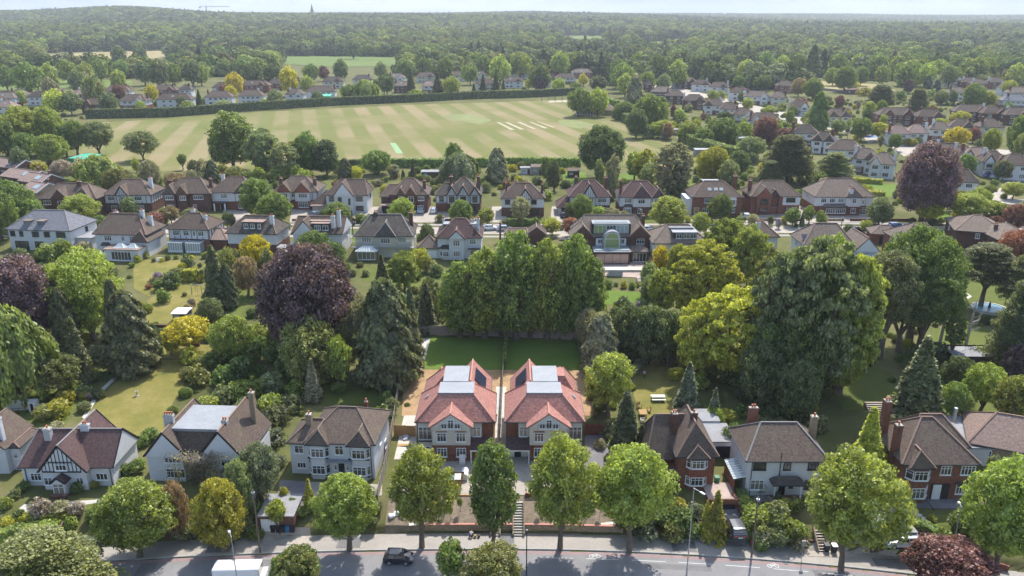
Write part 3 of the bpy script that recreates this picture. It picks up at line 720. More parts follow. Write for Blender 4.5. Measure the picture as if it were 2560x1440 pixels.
KN = {'round_big': 'broadleaf_tree', 'round': 'broadleaf_tree', 'small': 'small_tree', 'plane': 'street_tree', 'oval': 'street_tree', 'mid': 'broadleaf_tree', 'far': 'broadleaf_tree', 'cone': 'conifer_tree',
      'cone_small': 'small_conifer', 'column': 'cypress_tree', 'column_small': 'small_cypress', 'weeping_fir': 'weeping_conifer', 'poplar': 'poplar_tree', 'willow': 'willow_tree', 'cedar': 'cedar_tree', 'airy': 'open_crowned_tree', 'airy_big': 'open_crowned_tree', 'feathery': 'towering_tree', 'shrub': 'shrub'}
CN = {'mid': 'green', 'light': 'light green', 'lime': 'lime green', 'dark': 'dark green', 'blue': 'blue-grey', 'fir': 'dark olive', 'yellow': 'golden yellow', 'purple': 'deep purple', 'plum': 'plum purple', 'red': 'rusty red',
      'olive': 'olive green', 'grey': 'grey-green', 'sage': 'dull green', 'brown': 'brownish', 'blossom': 'pale blossoming', 'lilac': 'lilac flowering', 'gold': 'yellow-green'}
DN = {'broadleaf_tree': 'rounded tree', 'small_tree': 'small round tree', 'street_tree': 'leafy street tree', 'conifer_tree': 'pointed conifer', 'small_conifer': 'small pointed conifer', 'cypress_tree': 'dense cypress column',
      'small_cypress': 'slim small cypress', 'weeping_conifer': 'drooping conifer', 'poplar_tree': 'tall poplar', 'willow_tree': 'weeping willow', 'cedar_tree': 'wide layered cedar', 'open_crowned_tree': 'open feathery tree', 'towering_tree': 'towering billowing tree', 'shrub': 'bush'}
TREES = []   # (root, desc, u, v, width px)
NT = [0]
def place_tree(kind, p, h, rad, col, base=.18, label=None, group=None, trunk=True, r0=None, bark='bark', multi=False, low=False, big=False):
    """p ground point, h total height, rad crown radius (m)"""
    NT[0] += 1; me, pr, ph = PROTO[kind][NT[0] % len(PROTO[kind])]
    nm = KN[kind]; desc = CN[col] + ' ' + DN[nm]
    root = empty(nm, Vector(p), rnd.uniform(0, 6.28)); hb = h * base; hc = h - hb
    o = bpy.data.objects.new('crown', me); C.objects.link(o); o.parent = root
    o.location = (0, 0, hb); o.scale = (rad / pr, rad / pr, hc / ph)
    o.material_slots[0].link = 'OBJECT'; o.material_slots[0].material = LEAF[col]
    if trunk:
        kk = 'cone' if kind in ('cone', 'cone_small', 'weeping_fir') else 'column' if kind in ('column', 'column_small', 'poplar') else 'round'
        r0 = r0 or (.035 * h if kk == 'round' else .02 * h)
        t = bpy.data.objects.new('trunk', trunk_mesh(max(.3, round(hb, 1)), round(hc), round(rad), r0, multi, bark, kind=kk)); C.objects.link(t); t.parent = root
    u, v, d = proj(Vector(p) + Vector((0, 0, h * .6)))
    tag(root, label, 'shrub' if nm == 'shrub' else 'tree', group)
    if not label: TREES.append((root, desc, u, v, rad * F / d * 2))
    return root
def hfit(p, vt):
    """height at which a pole on p reaches pixel row vt"""
    lo, hi = 0, 60
    for _ in range(30):
        m = (lo + hi) / 2
        if proj(Vector(p) + Vector((0, 0, m)))[1] > vt: lo = m
        else: hi = m
    return (lo + hi) / 2
def TB(kind, u, vt, vb, wpx, col, **k):
    """tree with visible foot: trunk pixel u, top row vt, foot row vb, crown width in px"""
    p = at(u, vb); d = depth(p); return place_tree(kind, p, hfit(p, vt), wpx / 2 * d / F, col, **k)
def TR(kind, u, vt, wpx, col, ratio=1.1, **k):
    """tree whose foot is hidden: height = ratio x crown width"""
    s = 1.0; h = 8
    for _ in range(12):
        p = at(u, vt, h); d = depth(p + Vector((0, 0, h * .6))); w_ = wpx * d / F; h = w_ * ratio
    return place_tree(kind, p, h, w_ / 2, col, **k)
def hedge(name, px, wd, h, col='dark', label=None, group=None, dz=0, world=False, seg=9.0):
    """clipped hedge along a pixel polyline (foot line): one thing; solid core + leaf shell"""
    P = [Vector((*q, ht(*q))) if world else at(*q) for q in px]; root = empty(name, P[0], 0); core = MB(); V = []; 
    mes = []; tot = []
    for a, b in zip(P, P[1:]):
        d = (b - a); n = max(1, int(d.length // seg))
        for i in range(n):
            s, e = a + d * (i / n), a + d * ((i + 1) / n); L_ = (e - s).length; yaw = math.atan2(d.y, d.x); s.z = ht(s.x, s.y); e.z = ht(e.x, e.y)
            M = Matrix.Translation((s + e) / 2 - P[0] + Vector((0, 0, dz))) @ Matrix.Rotation(yaw, 4, 'Z') @ Matrix.Rotation(-math.atan2(e.z - s.z, L_), 4, 'Y')
            core.box(-L_ / 2, L_ / 2, -wd / 2 + .1, wd / 2 - .1, -.4, h - .12, 0, M); tot.append((M, L_))
    leaf = .22 if depth(P[0]) < 160 else .34 if depth(P[0]) < 300 else .7
    vs = []; 
    for M, L_ in tot:
        me = make_hedge(L_ + .1, wd, h, leaf); n = len(me.vertices); co = np.empty(n * 3, np.float32); me.vertices.foreach_get('co', co); co = co.reshape(-1, 3)
        A = np.array(M); vs.append(co @ A[:3, :3].T + A[:3, 3]); bpy.data.meshes.remove(me)
    V = np.concatenate(vs); n = len(V); me = bpy.data.meshes.new('foliage'); me.vertices.add(n); me.vertices.foreach_set('co', V.ravel().astype(np.float32)); me.loops.add(n); me.loops.foreach_set('vertex_index', np.arange(n, dtype=np.int32))
    me.polygons.add(n // 4); me.polygons.foreach_set('loop_start', np.arange(0, n, 4, dtype=np.int32)); me.polygons.foreach_set('loop_total', np.full(n // 4, 4, dtype=np.int32)); me.update(calc_edges=True)
    me.materials.append(LEAF[col]); o = bpy.data.objects.new('foliage', me); C.objects.link(o); o.parent = root
    core.build('hedge_core', LEAF[col], root)
    tag(root, label, 'hedge', group); return root
# ---------------------------------------------------------------- ground
def terrain():
    ys = []; y = 30.0
    while y < 9500:
        ys.append(y); y += 2 if y < 70 else .3 if y < 98 else 2.5 if y < 270 else y * .012
    S = np.linspace(-1.35, 1.35, 221); V = []; Fc = []
    for y in ys:
        for s in S: x = s * (y + 30); V.append((x, y, ht(x, y)))
    n = len(S)
    for j in range(len(ys) - 1):
        for i in range(n - 1): a = j * n + i; Fc.append((a, a + 1, a + n + 1, a + n))
    b = MB(); b.v = V; b.f = Fc; b.m = [0] * len(Fc); struct('ground', b, 'ground_mat', smooth=True)
    b = MB(); b.quad([(-400, -300, -.05), (400, -300, -.05), (400, 31, -.05), (-400, 31, -.05)]); struct('ground_near', b, 'ground_mat')
terrain()
def cstrip(name, x0, x1, ta, tb, mat, dz, h=0, step=1.5, kind='structure'):
    """strip following the road's curve between offsets ta..tb"""
    b = MB(); n = int((x1 - x0) / step) + 1; xs = [x0 + (x1 - x0) * i / n for i in range(n + 1)]
    for xa, xb in zip(xs, xs[1:]):
        p = [(xa, curve(xa) + ta), (xb, curve(xb) + ta), (xb, curve(xb) + tb), (xa, curve(xa) + tb)]
        if h: 
            k = len(b.v); b.v += [(x, y, dz - .2) for x, y in p] + [(x, y, dz + h) for x, y in p]
            for f in ((0, 1, 5, 4), (2, 3, 7, 6), (4, 5, 6, 7), (1, 2, 6, 5), (3, 0, 4, 7)): b.f.append(tuple(k + i for i in f)); b.m.append(0)
        else: b.quad([(x, y, dz) for x, y in p])
    o = b.build(name, mat)
    if kind: o['kind'] = kind
    return o
cstrip('road', -110, 110, -12, 0, 'asphalt', .03)
cstrip('kerb', -110, 110, -.02, .16, 'kerb_mat', .0, .19)
cstrip('pavement', -110, 110, .16, 3.35, 'pavement_mat', .165)
cstrip('near_pavement', -110, 110, -17, -12.1, 'pavement_mat', .05)
cstrip('red_line', -60, 60, -.42, -.28, 'road_red', .036)
cstrip('red_line', -60, 60, -.72, -.58, 'road_red', .036)
for xa, xb, ta, tb in ((-31, -24, -3.2, -1.1), (-9, -5.5, -4.6, -2.6), (16, 24, -2.9, -1.9), (36, 40, -4.5, -1.0), (-45, -43, -6, -.8)): cstrip('road_patch', xa, xb, ta, tb, 'road_patch_mat', .034)
for xx in (-26, -3, 12.5, 33): cstrip('drain_cover', xx, xx + .55, -.5, -.12, 'metal_dark', .042)
for xa, xb in ((-22, -19), (-1.5, .3), (20, 23), (44, 48), (-38, -35)): cstrip('pavement_patch', xa, xb, .5, 2.6, 'road_patch_mat', .17)
x = 3.5; k = MB()
while x < 62:
    for a in range(4):
        xa, xb = x + a, x + a + 1
        k.quad([(xa, curve(xa) - 1.55, .038), (xb, curve(xb) - 1.55, .038), (xb, curve(xb) - 1.42, .038), (xa, curve(xa) - 1.42, .038)])
    x += 5.6
struct('road_markings', k, 'road_paint')
k = MB()   # bicycle symbols painted in the lane
def bikesym(k, cx, off=-.95):
    for dx in (-.42, .42):
        for i in range(12):
            a, b = 2 * math.pi * i / 12, 2 * math.pi * (i + 1) / 12; y = curve(cx) + off
            k.quad([(cx + dx + .20 * math.cos(a), y + .24 * math.sin(a), .040), (cx + dx + .20 * math.cos(b), y + .24 * math.sin(b), .040), (cx + dx + .30 * math.cos(b), y + .34 * math.sin(b), .040), (cx + dx + .30 * math.cos(a), y + .34 * math.sin(a), .040)][::-1])
    y = curve(cx) + off
    for a, b in (((-.42, 0), (-.1, .42)), ((-.1, .42), (.3, .42)), ((-.42, 0), (.02, -.02)), ((.02, -.02), (.3, .42)), ((.42, 0), (.28, .55)), ((-.1, .42), (.02, -.02))):
        p, q = Vector((cx + a[0], y + a[1], .041)), Vector((cx + b[0], y + b[1], .041)); n = (q - p).normalized().cross(Vector((0, 0, 1))) * .045
        k.quad([p - n, p + n, q + n, q - n][::-1])
bikesym(k, 10.2); bikesym(k, 31.6); struct('cycle_lane_symbols', k, 'road_paint')
# ---- playing field beyond the gardens
sheet('playing_field', [(232, 308), (420, 297), (640, 281), (1000, 263), (1440, 249), (1452, 276), (1540, 300), (1600, 330), (1700, 356), (1760, 380), (1860, 402), (1900, 415), (1700, 418), (1450, 412), (900, 418), (640, 425), (400, 428), (300, 422), (215, 400), (190, 380)], 'field_mat', .05, 12)
for q in [(1241, 306, 1248, 306, 1288, 325, 1276, 325), (1262, 306, 1270, 306, 1312, 324, 1301, 324), (1293, 306, 1300, 305, 1341, 323, 1333, 323), (1322, 305, 1328, 305, 1370, 321, 1360, 321), (1342, 304, 1346, 304, 1388, 319, 1381, 319)]:
    sheet('cricket_strip', [q[0:2], q[2:4], q[4:6], q[6:8]], 'pitch_pale', .09, 30)
sheet('artificial_wicket', [(975, 358), (989, 358), (1008, 384), (991, 384)], 'pitch_green', .09, 30)
sheet('grass_patch', [(1100, 292), (1130, 284), (1170, 286), (1230, 300), (1200, 312), (1140, 300)], 'pitch_lime', .07, 12)
sheet('grass_patch', [(1395, 300), (1440, 300), (1490, 312), (1450, 322), (1400, 314)], 'pitch_lime', .07, 12)
sheet('practice_pitch', [(1368, 252), (1440, 250), (1446, 254), (1372, 257)], 'pitch_pale', .09, 12)
# far fields and meadows
sheet('meadow', [(0, 208), (80, 204), (200, 200), (330, 202), (330, 222), (160, 222), (0, 226)], 'meadow_mat', .3, 40)
sheet('meadow', [(690, 142), (800, 141), (990, 143), (1020, 152), (980, 166), (830, 168), (700, 160)], 'meadow_mat', .3, 60)
sheet('hay_field', [(120, 137), (230, 131), (420, 127), (430, 146), (300, 148), (150, 150)], 'hay_mat', .3, 60)
sheet('meadow', [(1400, 92), (1440, 88), (1520, 90), (1510, 110), (1405, 112)], 'meadow_mat', .5, 90)
sheet('hay_field', [(1590, 108), (1700, 100), (1725, 108), (1690, 116), (1590, 114)], 'meadow_mat', .5, 90)
sheet('hay_field', [(1780, 196), (1990, 200), (2200, 212), (2240, 228), (2180, 236), (2060, 226), (1960, 214), (1780, 206)], 'hay_mat', .3, 30)
# ---- lawns
LAWNS = [
    ('lawn_dry', [(188, 1072), (262, 985), (338, 905), (466, 898), (460, 960), (432, 1008), (404, 1092), (300, 1112), (205, 1104)]),
    ('lawn_green', [(0, 985), (120, 975), (235, 935), (250, 948), (200, 1010), (160, 1068), (60, 1085), (0, 1090)]),
    ('lawn_dry', [(333, 665), (358, 648), (452, 650), (448, 690), (400, 722), (372, 742), (335, 722)]),
    ('lawn_dry', [(470, 690), (520, 655), (548, 650), (560, 700), (500, 770), (520, 800), (470, 812), (366, 808), (368, 752), (420, 720)]),
    ('lawn_green', [(560, 750), (640, 700), (668, 690), (650, 735), (600, 790), (570, 790)]),
    ('lawn_dry', [(385, 870), (470, 862), (560, 862), (560, 885), (470, 898), (385, 895)]),
    ('lawn_green', [(898, 670), (960, 664), (1092, 682), (1098, 722), (1000, 716), (905, 704)]),
    ('lawn_bright', [(1078, 842), (1452, 852), (1452, 925), (1052, 924)]),
    ('lawn_green', [(810, 930), (1000, 930), (960, 1010), (800, 1010)]),
    ('lawn_dry', [(1582, 912), (1692, 918), (1706, 960), (1692, 1040), (1612, 1062), (1584, 990)]),
    ('lawn_bright', [(1498, 724), (1614, 732), (1612, 756), (1512, 763)]),
    ('lawn_green', [(1830, 1010), (1960, 1000), (2010, 1080), (1830, 1085)]),
    ('lawn_green', [(2100, 905), (2200, 920), (2245, 985), (2260, 1020), (2110, 1025), (2070, 970)]),
    ('lawn_green', [(2328, 958), (2420, 945), (2560, 955), (2560, 1052), (2440, 1062), (2350, 1030)]),
    ('lawn_green', [(2378, 704), (2470, 690), (2560, 715), (2560, 790), (2450, 790)]),
    ('lawn_green', [(2330, 822), (2460, 815), (2480, 872), (2330, 876)]),
    ('lawn_green', [(2322, 1286), (2385, 1288), (2450, 1310), (2445, 1345), (2330, 1318)]),
    ('lawn_green', [(110, 1262), (245, 1256), (240, 1276), (60, 1290)]),
    ('lawn_green', [(778, 452), (832, 455), (826, 488), (790, 484)]),
    ('lawn_bright', [(1405, 430), (1462, 430), (1470, 455), (1410, 462)]),
    ('lawn_bright', [(1540, 435), (1590, 432), (1590, 462), (1548, 468)]),
    ('lawn_green', [(1720, 440), (1750, 440), (1745, 468), (1712, 470)]),
    ('lawn_green', [(130, 440), (215, 425), (210, 470), (120, 478)]),
    ('lawn_green', [(1862, 432), (1990, 470), (2020, 480), (1900, 480)]),
    ('lawn_bright', [(2130, 455), (2250, 462), (2250, 492), (2180, 490)]),
    ('lawn_bright', [(2330, 528), (2400, 530), (2400, 548), (2330, 545)]),
    ('lawn_green', [(2210, 290), (2250, 292), (2248, 302), (2205, 300)]),
    ('lawn_dry', [(395, 552), (520, 548), (530, 566), (395, 570)]),
    ('lawn_green', [(660, 570), (720, 568), (716, 580), (655, 585)]),
    ('lawn_green', [(868, 572), (905, 572), (890, 610), (868, 612)]),
    ('lawn_green', [(1565, 535), (1650, 540), (1650, 556), (1570, 556)]),
]
for i, (m, pl) in enumerate(LAWNS): sheet('lawn', pl, m, .04 + .006 * (i % 3), 2.5)
sheet('bare_earth', [(1012, 924), (1482, 926), (1486, 1040), (1004, 1040)], 'soil_orange', .045, 2)
sheet('earth_path', [(1036, 850), (1076, 846), (1056, 924), (1036, 924)], 'stone_pale', .06, 2)
def csheet(name, x0, x1, ta, tb, mat, dz=.04): return sheet(name, [(x0 + (x1 - x0) * i / 10, curve(x0 + (x1 - x0) * i / 10) + ta) for i in range(11)] + [(x1 + (x0 - x1) * i / 10, curve(x1 + (x0 - x1) * i / 10) + tb) for i in range(11)], mat, dz, .6, px=False)
csheet('front_bank', -11.5, 15.5, 3.75, 7.7, 'soil', .06)
csheet('driveway', -16.3, -11.2, 3.3, 9, 'soil', .05)
csheet('driveway', -15.8, 15.8, 8, 17, 'paving', .06)
sheet('driveway', [(1462, 1085), (1520, 1085), (1540, 1160), (1462, 1190)], 'paving_dark', .09, 2)
sheet('patio', [(1010, 1040), (1042, 1040), (1040, 1150), (985, 1150)], 'stone_pale', .10, 2)
sheet('side_passage', [(1240, 968), (1266, 968), (1264, 1150), (1236, 1150)], 'stone_pale', .11, 2)
sheet('driveway', [(700, 1200), (770, 1205), (770, 1262), (690, 1280)], 'paving_dark', .06, 1)
sheet('driveway', [(770, 1205), (955, 1212), (955, 1240), (770, 1245)], 'paving', .065, 1)
sheet('garden_path', [(60, 1262), (240, 1250), (330, 1232), (330, 1244), (180, 1268), (20, 1300)], 'stone_pale', .06, 1)
sheet('driveway', [(1800, 1240), (1850, 1240), (1868, 1368), (1815, 1368)], 'paving_dark', .08, 1)
sheet('driveway', [(1885, 1225), (1995, 1230), (1990, 1262), (1885, 1255)], 'paving_dark', .06, 1)
sheet('driveway', [(2265, 1235), (2440, 1242), (2440, 1275), (2260, 1270)], 'paving_dark', .06, 1)
sheet('forecourt', [(2020, 1350), (2300, 1355), (2300, 1400), (2020, 1392)], 'paving', .08, 1)
sheet('forecourt', [(660, 1320), (775, 1320), (780, 1362), (655, 1362)], 'paving', .08, 1)
sheet('patio', [(1490, 650), (1610, 655), (1612, 725), (1595, 725), (1595, 695), (1495, 690)], 'paving_pink', .12, 2)
sheet('garden_path', [(2375, 712), (2386, 710), (2430, 742), (2420, 748)], 'stone_pale', .07, 2)
sheet('garden_path', [(205, 1045), (240, 985), (320, 908), (330, 910), (248, 988), (214, 1050)], 'stone_pale', .07, 2)
sheet('garden_path', [(655, 700), (690, 670), (695, 674), (660, 706)], 'stone_pale', .09, 2)
# middle street with verges and driveways
def wsheet(name, x0, x1, y0, y1, mat, dz): return sheet(name, [(x0, y0), (x1, y0), (x1, y1), (x0, y1)], mat, dz, 8, px=False)
wsheet('side_street', -190, 210, 207.5, 214, 'paving', .05)
wsheet('street_pavement', -190, 210, 204.4, 206.0, 'pavement_mat', .055)
wsheet('street_pavement', -190, 210, 215.6, 217.2, 'pavement_mat', .055)
for u0, u1 in [(410, 440), (560, 625), (730, 800), (885, 960), (1030, 1095), (1090, 1120), (1230, 1262), (1380, 1420), (1545, 1560), (1700, 1735), (1730, 1760), (1870, 1940), (1940, 2060), (2060, 2200), (2380, 2470)]:
    sheet('driveway', [(u0, 517), (u1, 517), (u1 + 6, 557), (u0 - 6, 557)], 'paving', .09, 4)
for u0, u1 in [(200, 235), (700, 722), (1400, 1432), (1600, 1640), (2130, 2150)]:
    sheet('driveway', [(u0, 570), (u1, 570), (u1 + 2, 600), (u0 - 2, 600)], 'paving', .09, 4)
# right-hand streets
for k_, pl in enumerate([[(2380, 558), (2460, 545), (2560, 470), (2560, 440), (2500, 470), (2440, 520)], [(2225, 365), (2245, 350), (2275, 352), (2300, 375), (2260, 392)], [(1590, 208), (1640, 206), (2040, 300), (2260, 345), (2250, 358), (2000, 310), (1640, 222)], [(2250, 350), (2560, 380), (2560, 392), (2250, 362)], [(2440, 490), (2560, 500), (2560, 515), (2440, 505)], [(2160, 345), (2215, 340), (2225, 352), (2170, 360)], [(1690, 345), (1730, 345), (1732, 352), (1700, 352)]]):
    sheet('side_street', pl, 'paving', .07 + .02 * k_, 10)
# ---- walls, steps and fences of the front gardens
def cwall(name, x0, x1, t, z0, z1, th, mat, cap=None, label=None, cat='wall', group=None):
    root = empty(name, (0, 0, 0)); b = MB(); c = MB(); n = max(1, int((x1 - x0) / 1.5)); xs = [x0 + (x1 - x0) * i / n for i in range(n + 1)]
    for xa, xb in zip(xs, xs[1:]):
        pa, pb = Vector((xa, curve(xa) + t, 0)), Vector((xb, curve(xb) + t, 0))
        b.bar(pa + Vector((0, 0, (z0 + z1) / 2)), pb + Vector((0, 0, (z0 + z1) / 2)), th, z1 - z0)
        if cap: c.bar(pa + Vector((0, 0, z1 + .045)), pb + Vector((0, 0, z1 + .045)), th + .08, .08)
    b.build('wall_face', mat, root)
    if cap: c.build('coping', cap, root)
    return tag(root, label, cat, group)
cwall('retaining_wall', -11.2, -2.6, 3.55, -.3, 1.25, .25, 'brick_tan', 'ridge_red', 'tan brick retaining wall with red coping between the earth drive and the worker', group='retaining walls along the pavement')
cwall('retaining_wall', -1.6, .1, 3.55, -.3, 1.25, .25, 'brick_tan', 'ridge_red', 'short tan retaining wall between the two flights of garden steps', group='retaining walls along the pavement')
cwall('retaining_wall', 1.6, 14.2, 3.55, -.3, 1.25, .25, 'brick_tan', 'ridge_red', 'longest tan retaining wall, right of the long garden steps', group='retaining walls along the pavement')
cwall('terrace_wall', 1.7, 14.4, 7.75, 1.9, 3.15, .25, 'brick_red', 'ridge_red', 'low red brick wall above the bare bank, right of the long steps')
cwall('terrace_wall', -9, 0, 7.85, 1.9, 2.85, .25, 'wood_new', None, 'low timber board edging above the bare bank behind the planted saplings')
cwall('garden_wall', 16, 30, 3.6, -.3, 1.0, .25, 'brick_dark', None, 'dark brick garden wall under the hedge left of the telegraph pole')
cwall('garden_wall', 34, 41, 3.6, -.3, 1.0, .25, 'brick_dark', None, 'dark brick wall below the sloping shrub bank beside the wheelie bins')
cwall('garden_wall', -62, -46, 3.6, -.3, 1.3, .25, 'stone_pale', None, 'pale garden wall behind the spreading cedar at lower left')
cwall('garden_wall', -45, -34, 3.6, -.3, 1.0, .25, 'brick_dark', None, 'dark brick wall below the left-hand shrubs near the street light')
def steps(name, x, w_, t0, z0, n, label, mat='concrete', run=.3, rise=.2):
    t0 = 2.55; n = max(7, round(n * .87))
    root = empty(name, (x, curve(x) + t0, 0)); b = MB(); c = MB()
    for i in range(n):
        b.box(-w_ / 2, w_ / 2, i * run, (i + 1) * run + .02, -.2, z0 + (i + 1) * rise); c.box(-w_ / 2 - .02, w_ / 2 + .02, i * run - .03, i * run + .10, z0 + (i + 1) * rise - .03, z0 + (i + 1) * rise + .015)
    b.build('steps', mat, root); c.build('nosings', 'stone_pale', root); 
    for s in (-1, 1): k = MB(); k.bar((s * (w_ / 2 + .1), 0, z0 + .3), (s * (w_ / 2 + .1), n * run, z0 + n * rise + .25), .16, .5); k.build('side_wall', 'brick_tan', root)
    return tag(root, label, 'steps')
steps('garden_steps', .85, 1.2, 3.2, .14, 15, 'long flight of garden steps up the bare bank between the new red-roofed houses')
steps('garden_steps', -2.1, .95, 3.3, .14, 6, 'short unfinished flight of steps beside the crouching worker', 'stone_pale')
steps('garden_steps', 24.4, 1.0, 3.3, .14, 10, 'brick garden steps between the hedge and the golden conifers', 'brick_red')
steps('garden_steps', -57.5, 1.2, 3.4, .14, 12, 'red brick steps at the far left edge beside the clipped hedges', 'brick_red')
steps('garden_steps', 38.6, 1.1, 3.3, .14, 9, 'brick steps beside the wheelie bins right of the sloping shrubs', 'brick_red')
def wsteps(u, v, w_, n, label, mat='stone_pale', run=.4, rise=.15, yaw=0):
    p = at(u, v); root = empty('garden_steps', p, R(yaw)); b = MB(); c = MB()
    for i in range(n): b.box(-w_ / 2, w_ / 2, i * run, (i + 1) * run, -.3, (i + 1) * rise + .05); c.box(-w_ / 2, w_ / 2, i * run - .02, i * run + .1, (i + 1) * rise, (i + 1) * rise + .065)
    b.build('steps', mat, root); c.build('nosings', 'stone_pale', root); return tag(root, label, 'steps')
wsteps(2195, 1030, 3.0, 5, 'pale garden steps in the lawn behind the yellowish conifer', 'soil')
wsteps(1608, 728, 1.3, 10, 'narrow steps down from the patio to the bright lawn', 'paving_pink', .6, .12)
wsteps(2315, 1312, 1.6, 6, 'angled stone steps up to the red brick corner house', 'stone_pale', .5, .18, 35)
wsteps(393, 655, 1.4, 4, 'left pair of steps below the conservatories of the half-timbered house')
wsteps(462, 652, 1.4, 4, 'right pair of steps below the conservatories of the half-timbered house')
def fence(px, h, mat, label, posts=True, group=None, world=False, name='fence', cat='fence', th=.04, dz=0):
    P = [Vector((*q, ht(*q))) if world else at(*q) for q in px]; root = empty(name, P[0]); pb = MB(); po = MB()
    for a, b in zip(P, P[1:]):
        n = max(1, round((b - a).length / 1.9))
        for i in range(n):
            s, e = a + (b - a) * (i / n), a + (b - a) * ((i + 1) / n); s.z, e.z = ht(s.x, s.y) + dz, ht(e.x, e.y) + dz; s -= P[0]; e -= P[0]
            z = Vector((0, 0, h / 2 + .04)); pb.bar(s + z, e + z, th, h)
            if posts: po = MB(); po.box(s.x - .06, s.x + .06, s.y - .06, s.y + .06, s.z - .3, s.z + h + .12); po.build('fence_post', mat, root)
    pb.build('fence_panels', mat, root)
    return tag(root, label, cat, group)
fence([(1040, 838), (1160, 838), (1262, 842), (1360, 846), (1462, 852)], 1.9, 'wood_grey', 'long weathered board fence across the back of the two new gardens')
fence([(1262, 846), (1258, 930), (1254, 1010), (1249, 1120)], 1.7, 'wood_grey', 'thin party fence running between the two red-roofed houses')
fence([(1000, 960), (985, 1060), (960, 1190), (945, 1250)], 1.8, 'wood_grey', 'pale leaning fence left of the new houses beside the white hipped house')
fence([(986, 1090), (1040, 1092)], 1.8, 'wood_new', 'new brown panel fence left of the left red-roofed house')
fence([(1462, 1088), (1518, 1088)], 1.8, 'hung_tile', 'reddish panel fence right of the right red-roofed house')
fence([(1036, 850), (1030, 930), (1003, 968)], 1.8, 'wood_grey', 'weathered fence along the left side of the bare earth yard')
fence([(1462, 856), (1478, 940), (1486, 1050)], 1.8, 'wood_dark', 'dark fence along the right side of the bare earth yard')
fence([(1614, 640), (1640, 690)], 1.8, 'wood_new', 'orange-brown fence right of the modern arched-window house')
fence([(370, 830), (424, 832)], 1.6, 'brick_dark', 'low dark brick wall at the end of the dry lawn left of the yellow tree', posts=False, name='garden_wall', cat='wall', th=.25)
fence([(385, 858), (500, 866)], .6, 'brick_red', 'low red brick wall behind the yellow tree', posts=False, name='garden_wall', cat='wall', th=.25)
fence([(2330, 880), (2560, 884)], 1.5, 'wood_dark', 'dark fence beside the shed under the pale dead tree')
fence([(2210, 240), (2060, 226), (1980, 216)], 1.6, 'wood_grey', 'long grey fence behind the dark stable block at upper right')
fence([(2120, 395), (2170, 402)], 1.6, 'wood_grey', 'grey fence at the left of the white gabled houses at right')
fence([(2250, 1310), (2330, 1350), (2460, 1410), (2520, 1430)], .8, 'brick_red', 'curving low red brick wall below the corner lawn', posts=False, name='garden_wall', cat='wall', th=.3)
fence([(1830, 1245), (1862, 1310), (1882, 1372)], 1.0, 'brick_red', 'sloping brick wall beside the sunken drive', posts=False, name='garden_wall', cat='wall', th=.3)
fence([(640, 1165), (655, 1230)], 1.2, 'wood_dark', 'dark fence between the wisteria house and the white hipped house')
for i, (a, b) in enumerate([(730, 746), (880, 905), (960, 1000), (1105, 1160), (1180, 1215), (1560, 1610), (1905, 1945), (1955, 2000), (2070, 2110), (2125, 2290)]):
    fence([(a, 553), (b, 553)], .7, 'brick_dark' if i % 2 else 'brick_tan', f"{['first','second','third','fourth','fifth','sixth','seventh','eighth','ninth','tenth'][i]} low front garden wall from the left along the middle street", posts=False, name='garden_wall', cat='wall', th=.25, group='low front walls along the middle street')
# ================================================================ FRONT ROW
LM = []   # landmarks for later
def mw(h, px): return px * h.k
# --- white half-timbered house, far left
h = House('white_house', 'white half-timbered house with dark tiled roof and glazed porch at lower left', 172, 1166, 3.4, sc=(.86, .85, .87), roof='roof_plum', ridge='ridge_grey')
h.wall(-7.4, 6.6, 0, 8.5, 0, 3.4); h.roof(-7.4, 6.6, 0, 8.5, h=4.3, axis='x', ins=(1.6, 0), o=.4, barge=1)
h.wall(-3.6, 3.1, -1.1, 3, 0, 3.3)
h.roof(-3.6, 3.1, -1.1, 10, 3.3, 4.6, axis='y', ins=(0, 0), o=.45, barge=1)
top = lambda a: 3.35 + max(0, 4.6 * (1 - abs(a + .25) / 3.75)) * .93
h.timber(-3.2, 2.7, 3.4, 6, n=10, y=-1.58, top=top, rails=(0,)); h.T.bar((-3.3, -1.6, 4.9), (2.8, -1.6, 4.9), .08, .01)
h.T.box(-2.0, 1.5, -1.66, -1.57, 5.05, 5.2); h.T.box(-3.3, 2.8, -1.66, -1.57, 3.38, 3.55)
h.win(-.2, 3.75, 1.7, 1.0, 3, 1, y=-1.62); h.win(-5.4, 1.0, 1.7, 1.3, 3, 2); h.win(4.9, 1.1, 1.8, 1.2, 3, 1); h.win(-2.9, .9, 1.3, 1.3, 2, 2, y=-1.1); h.win(2.0, 1.0, 1.1, 1.2, 2, 2, y=-1.1)
h.wall(-1.5, .4, -2.6, -1, 0, 2.1); h.roof(-1.5, .4, -2.6, -1, 2.1, 1.0, axis='y', ins=(0, 0), o=.25, ridge=False, barge=1)
h.win(-.55, .1, 1.7, 1.95, 2, 2, y=-2.62, name='porch_door'); h.chimney(-4.2, 3.2, 8.4, 1.0, .9, 5, 'render_grey', 1); h.chimney(1.2, 4.2, 8.6, 1.3, .6, 5, 'render_white', 2)
h.pipe(-6.9, 0, 0, 3.3); h.pipe(6.3, 0, 0, 3.3); h.box('porch_step', -1.8, .7, -3.4, -2.65, -.1, .35, 'brick_dark'); h.done(); LM.append(h)
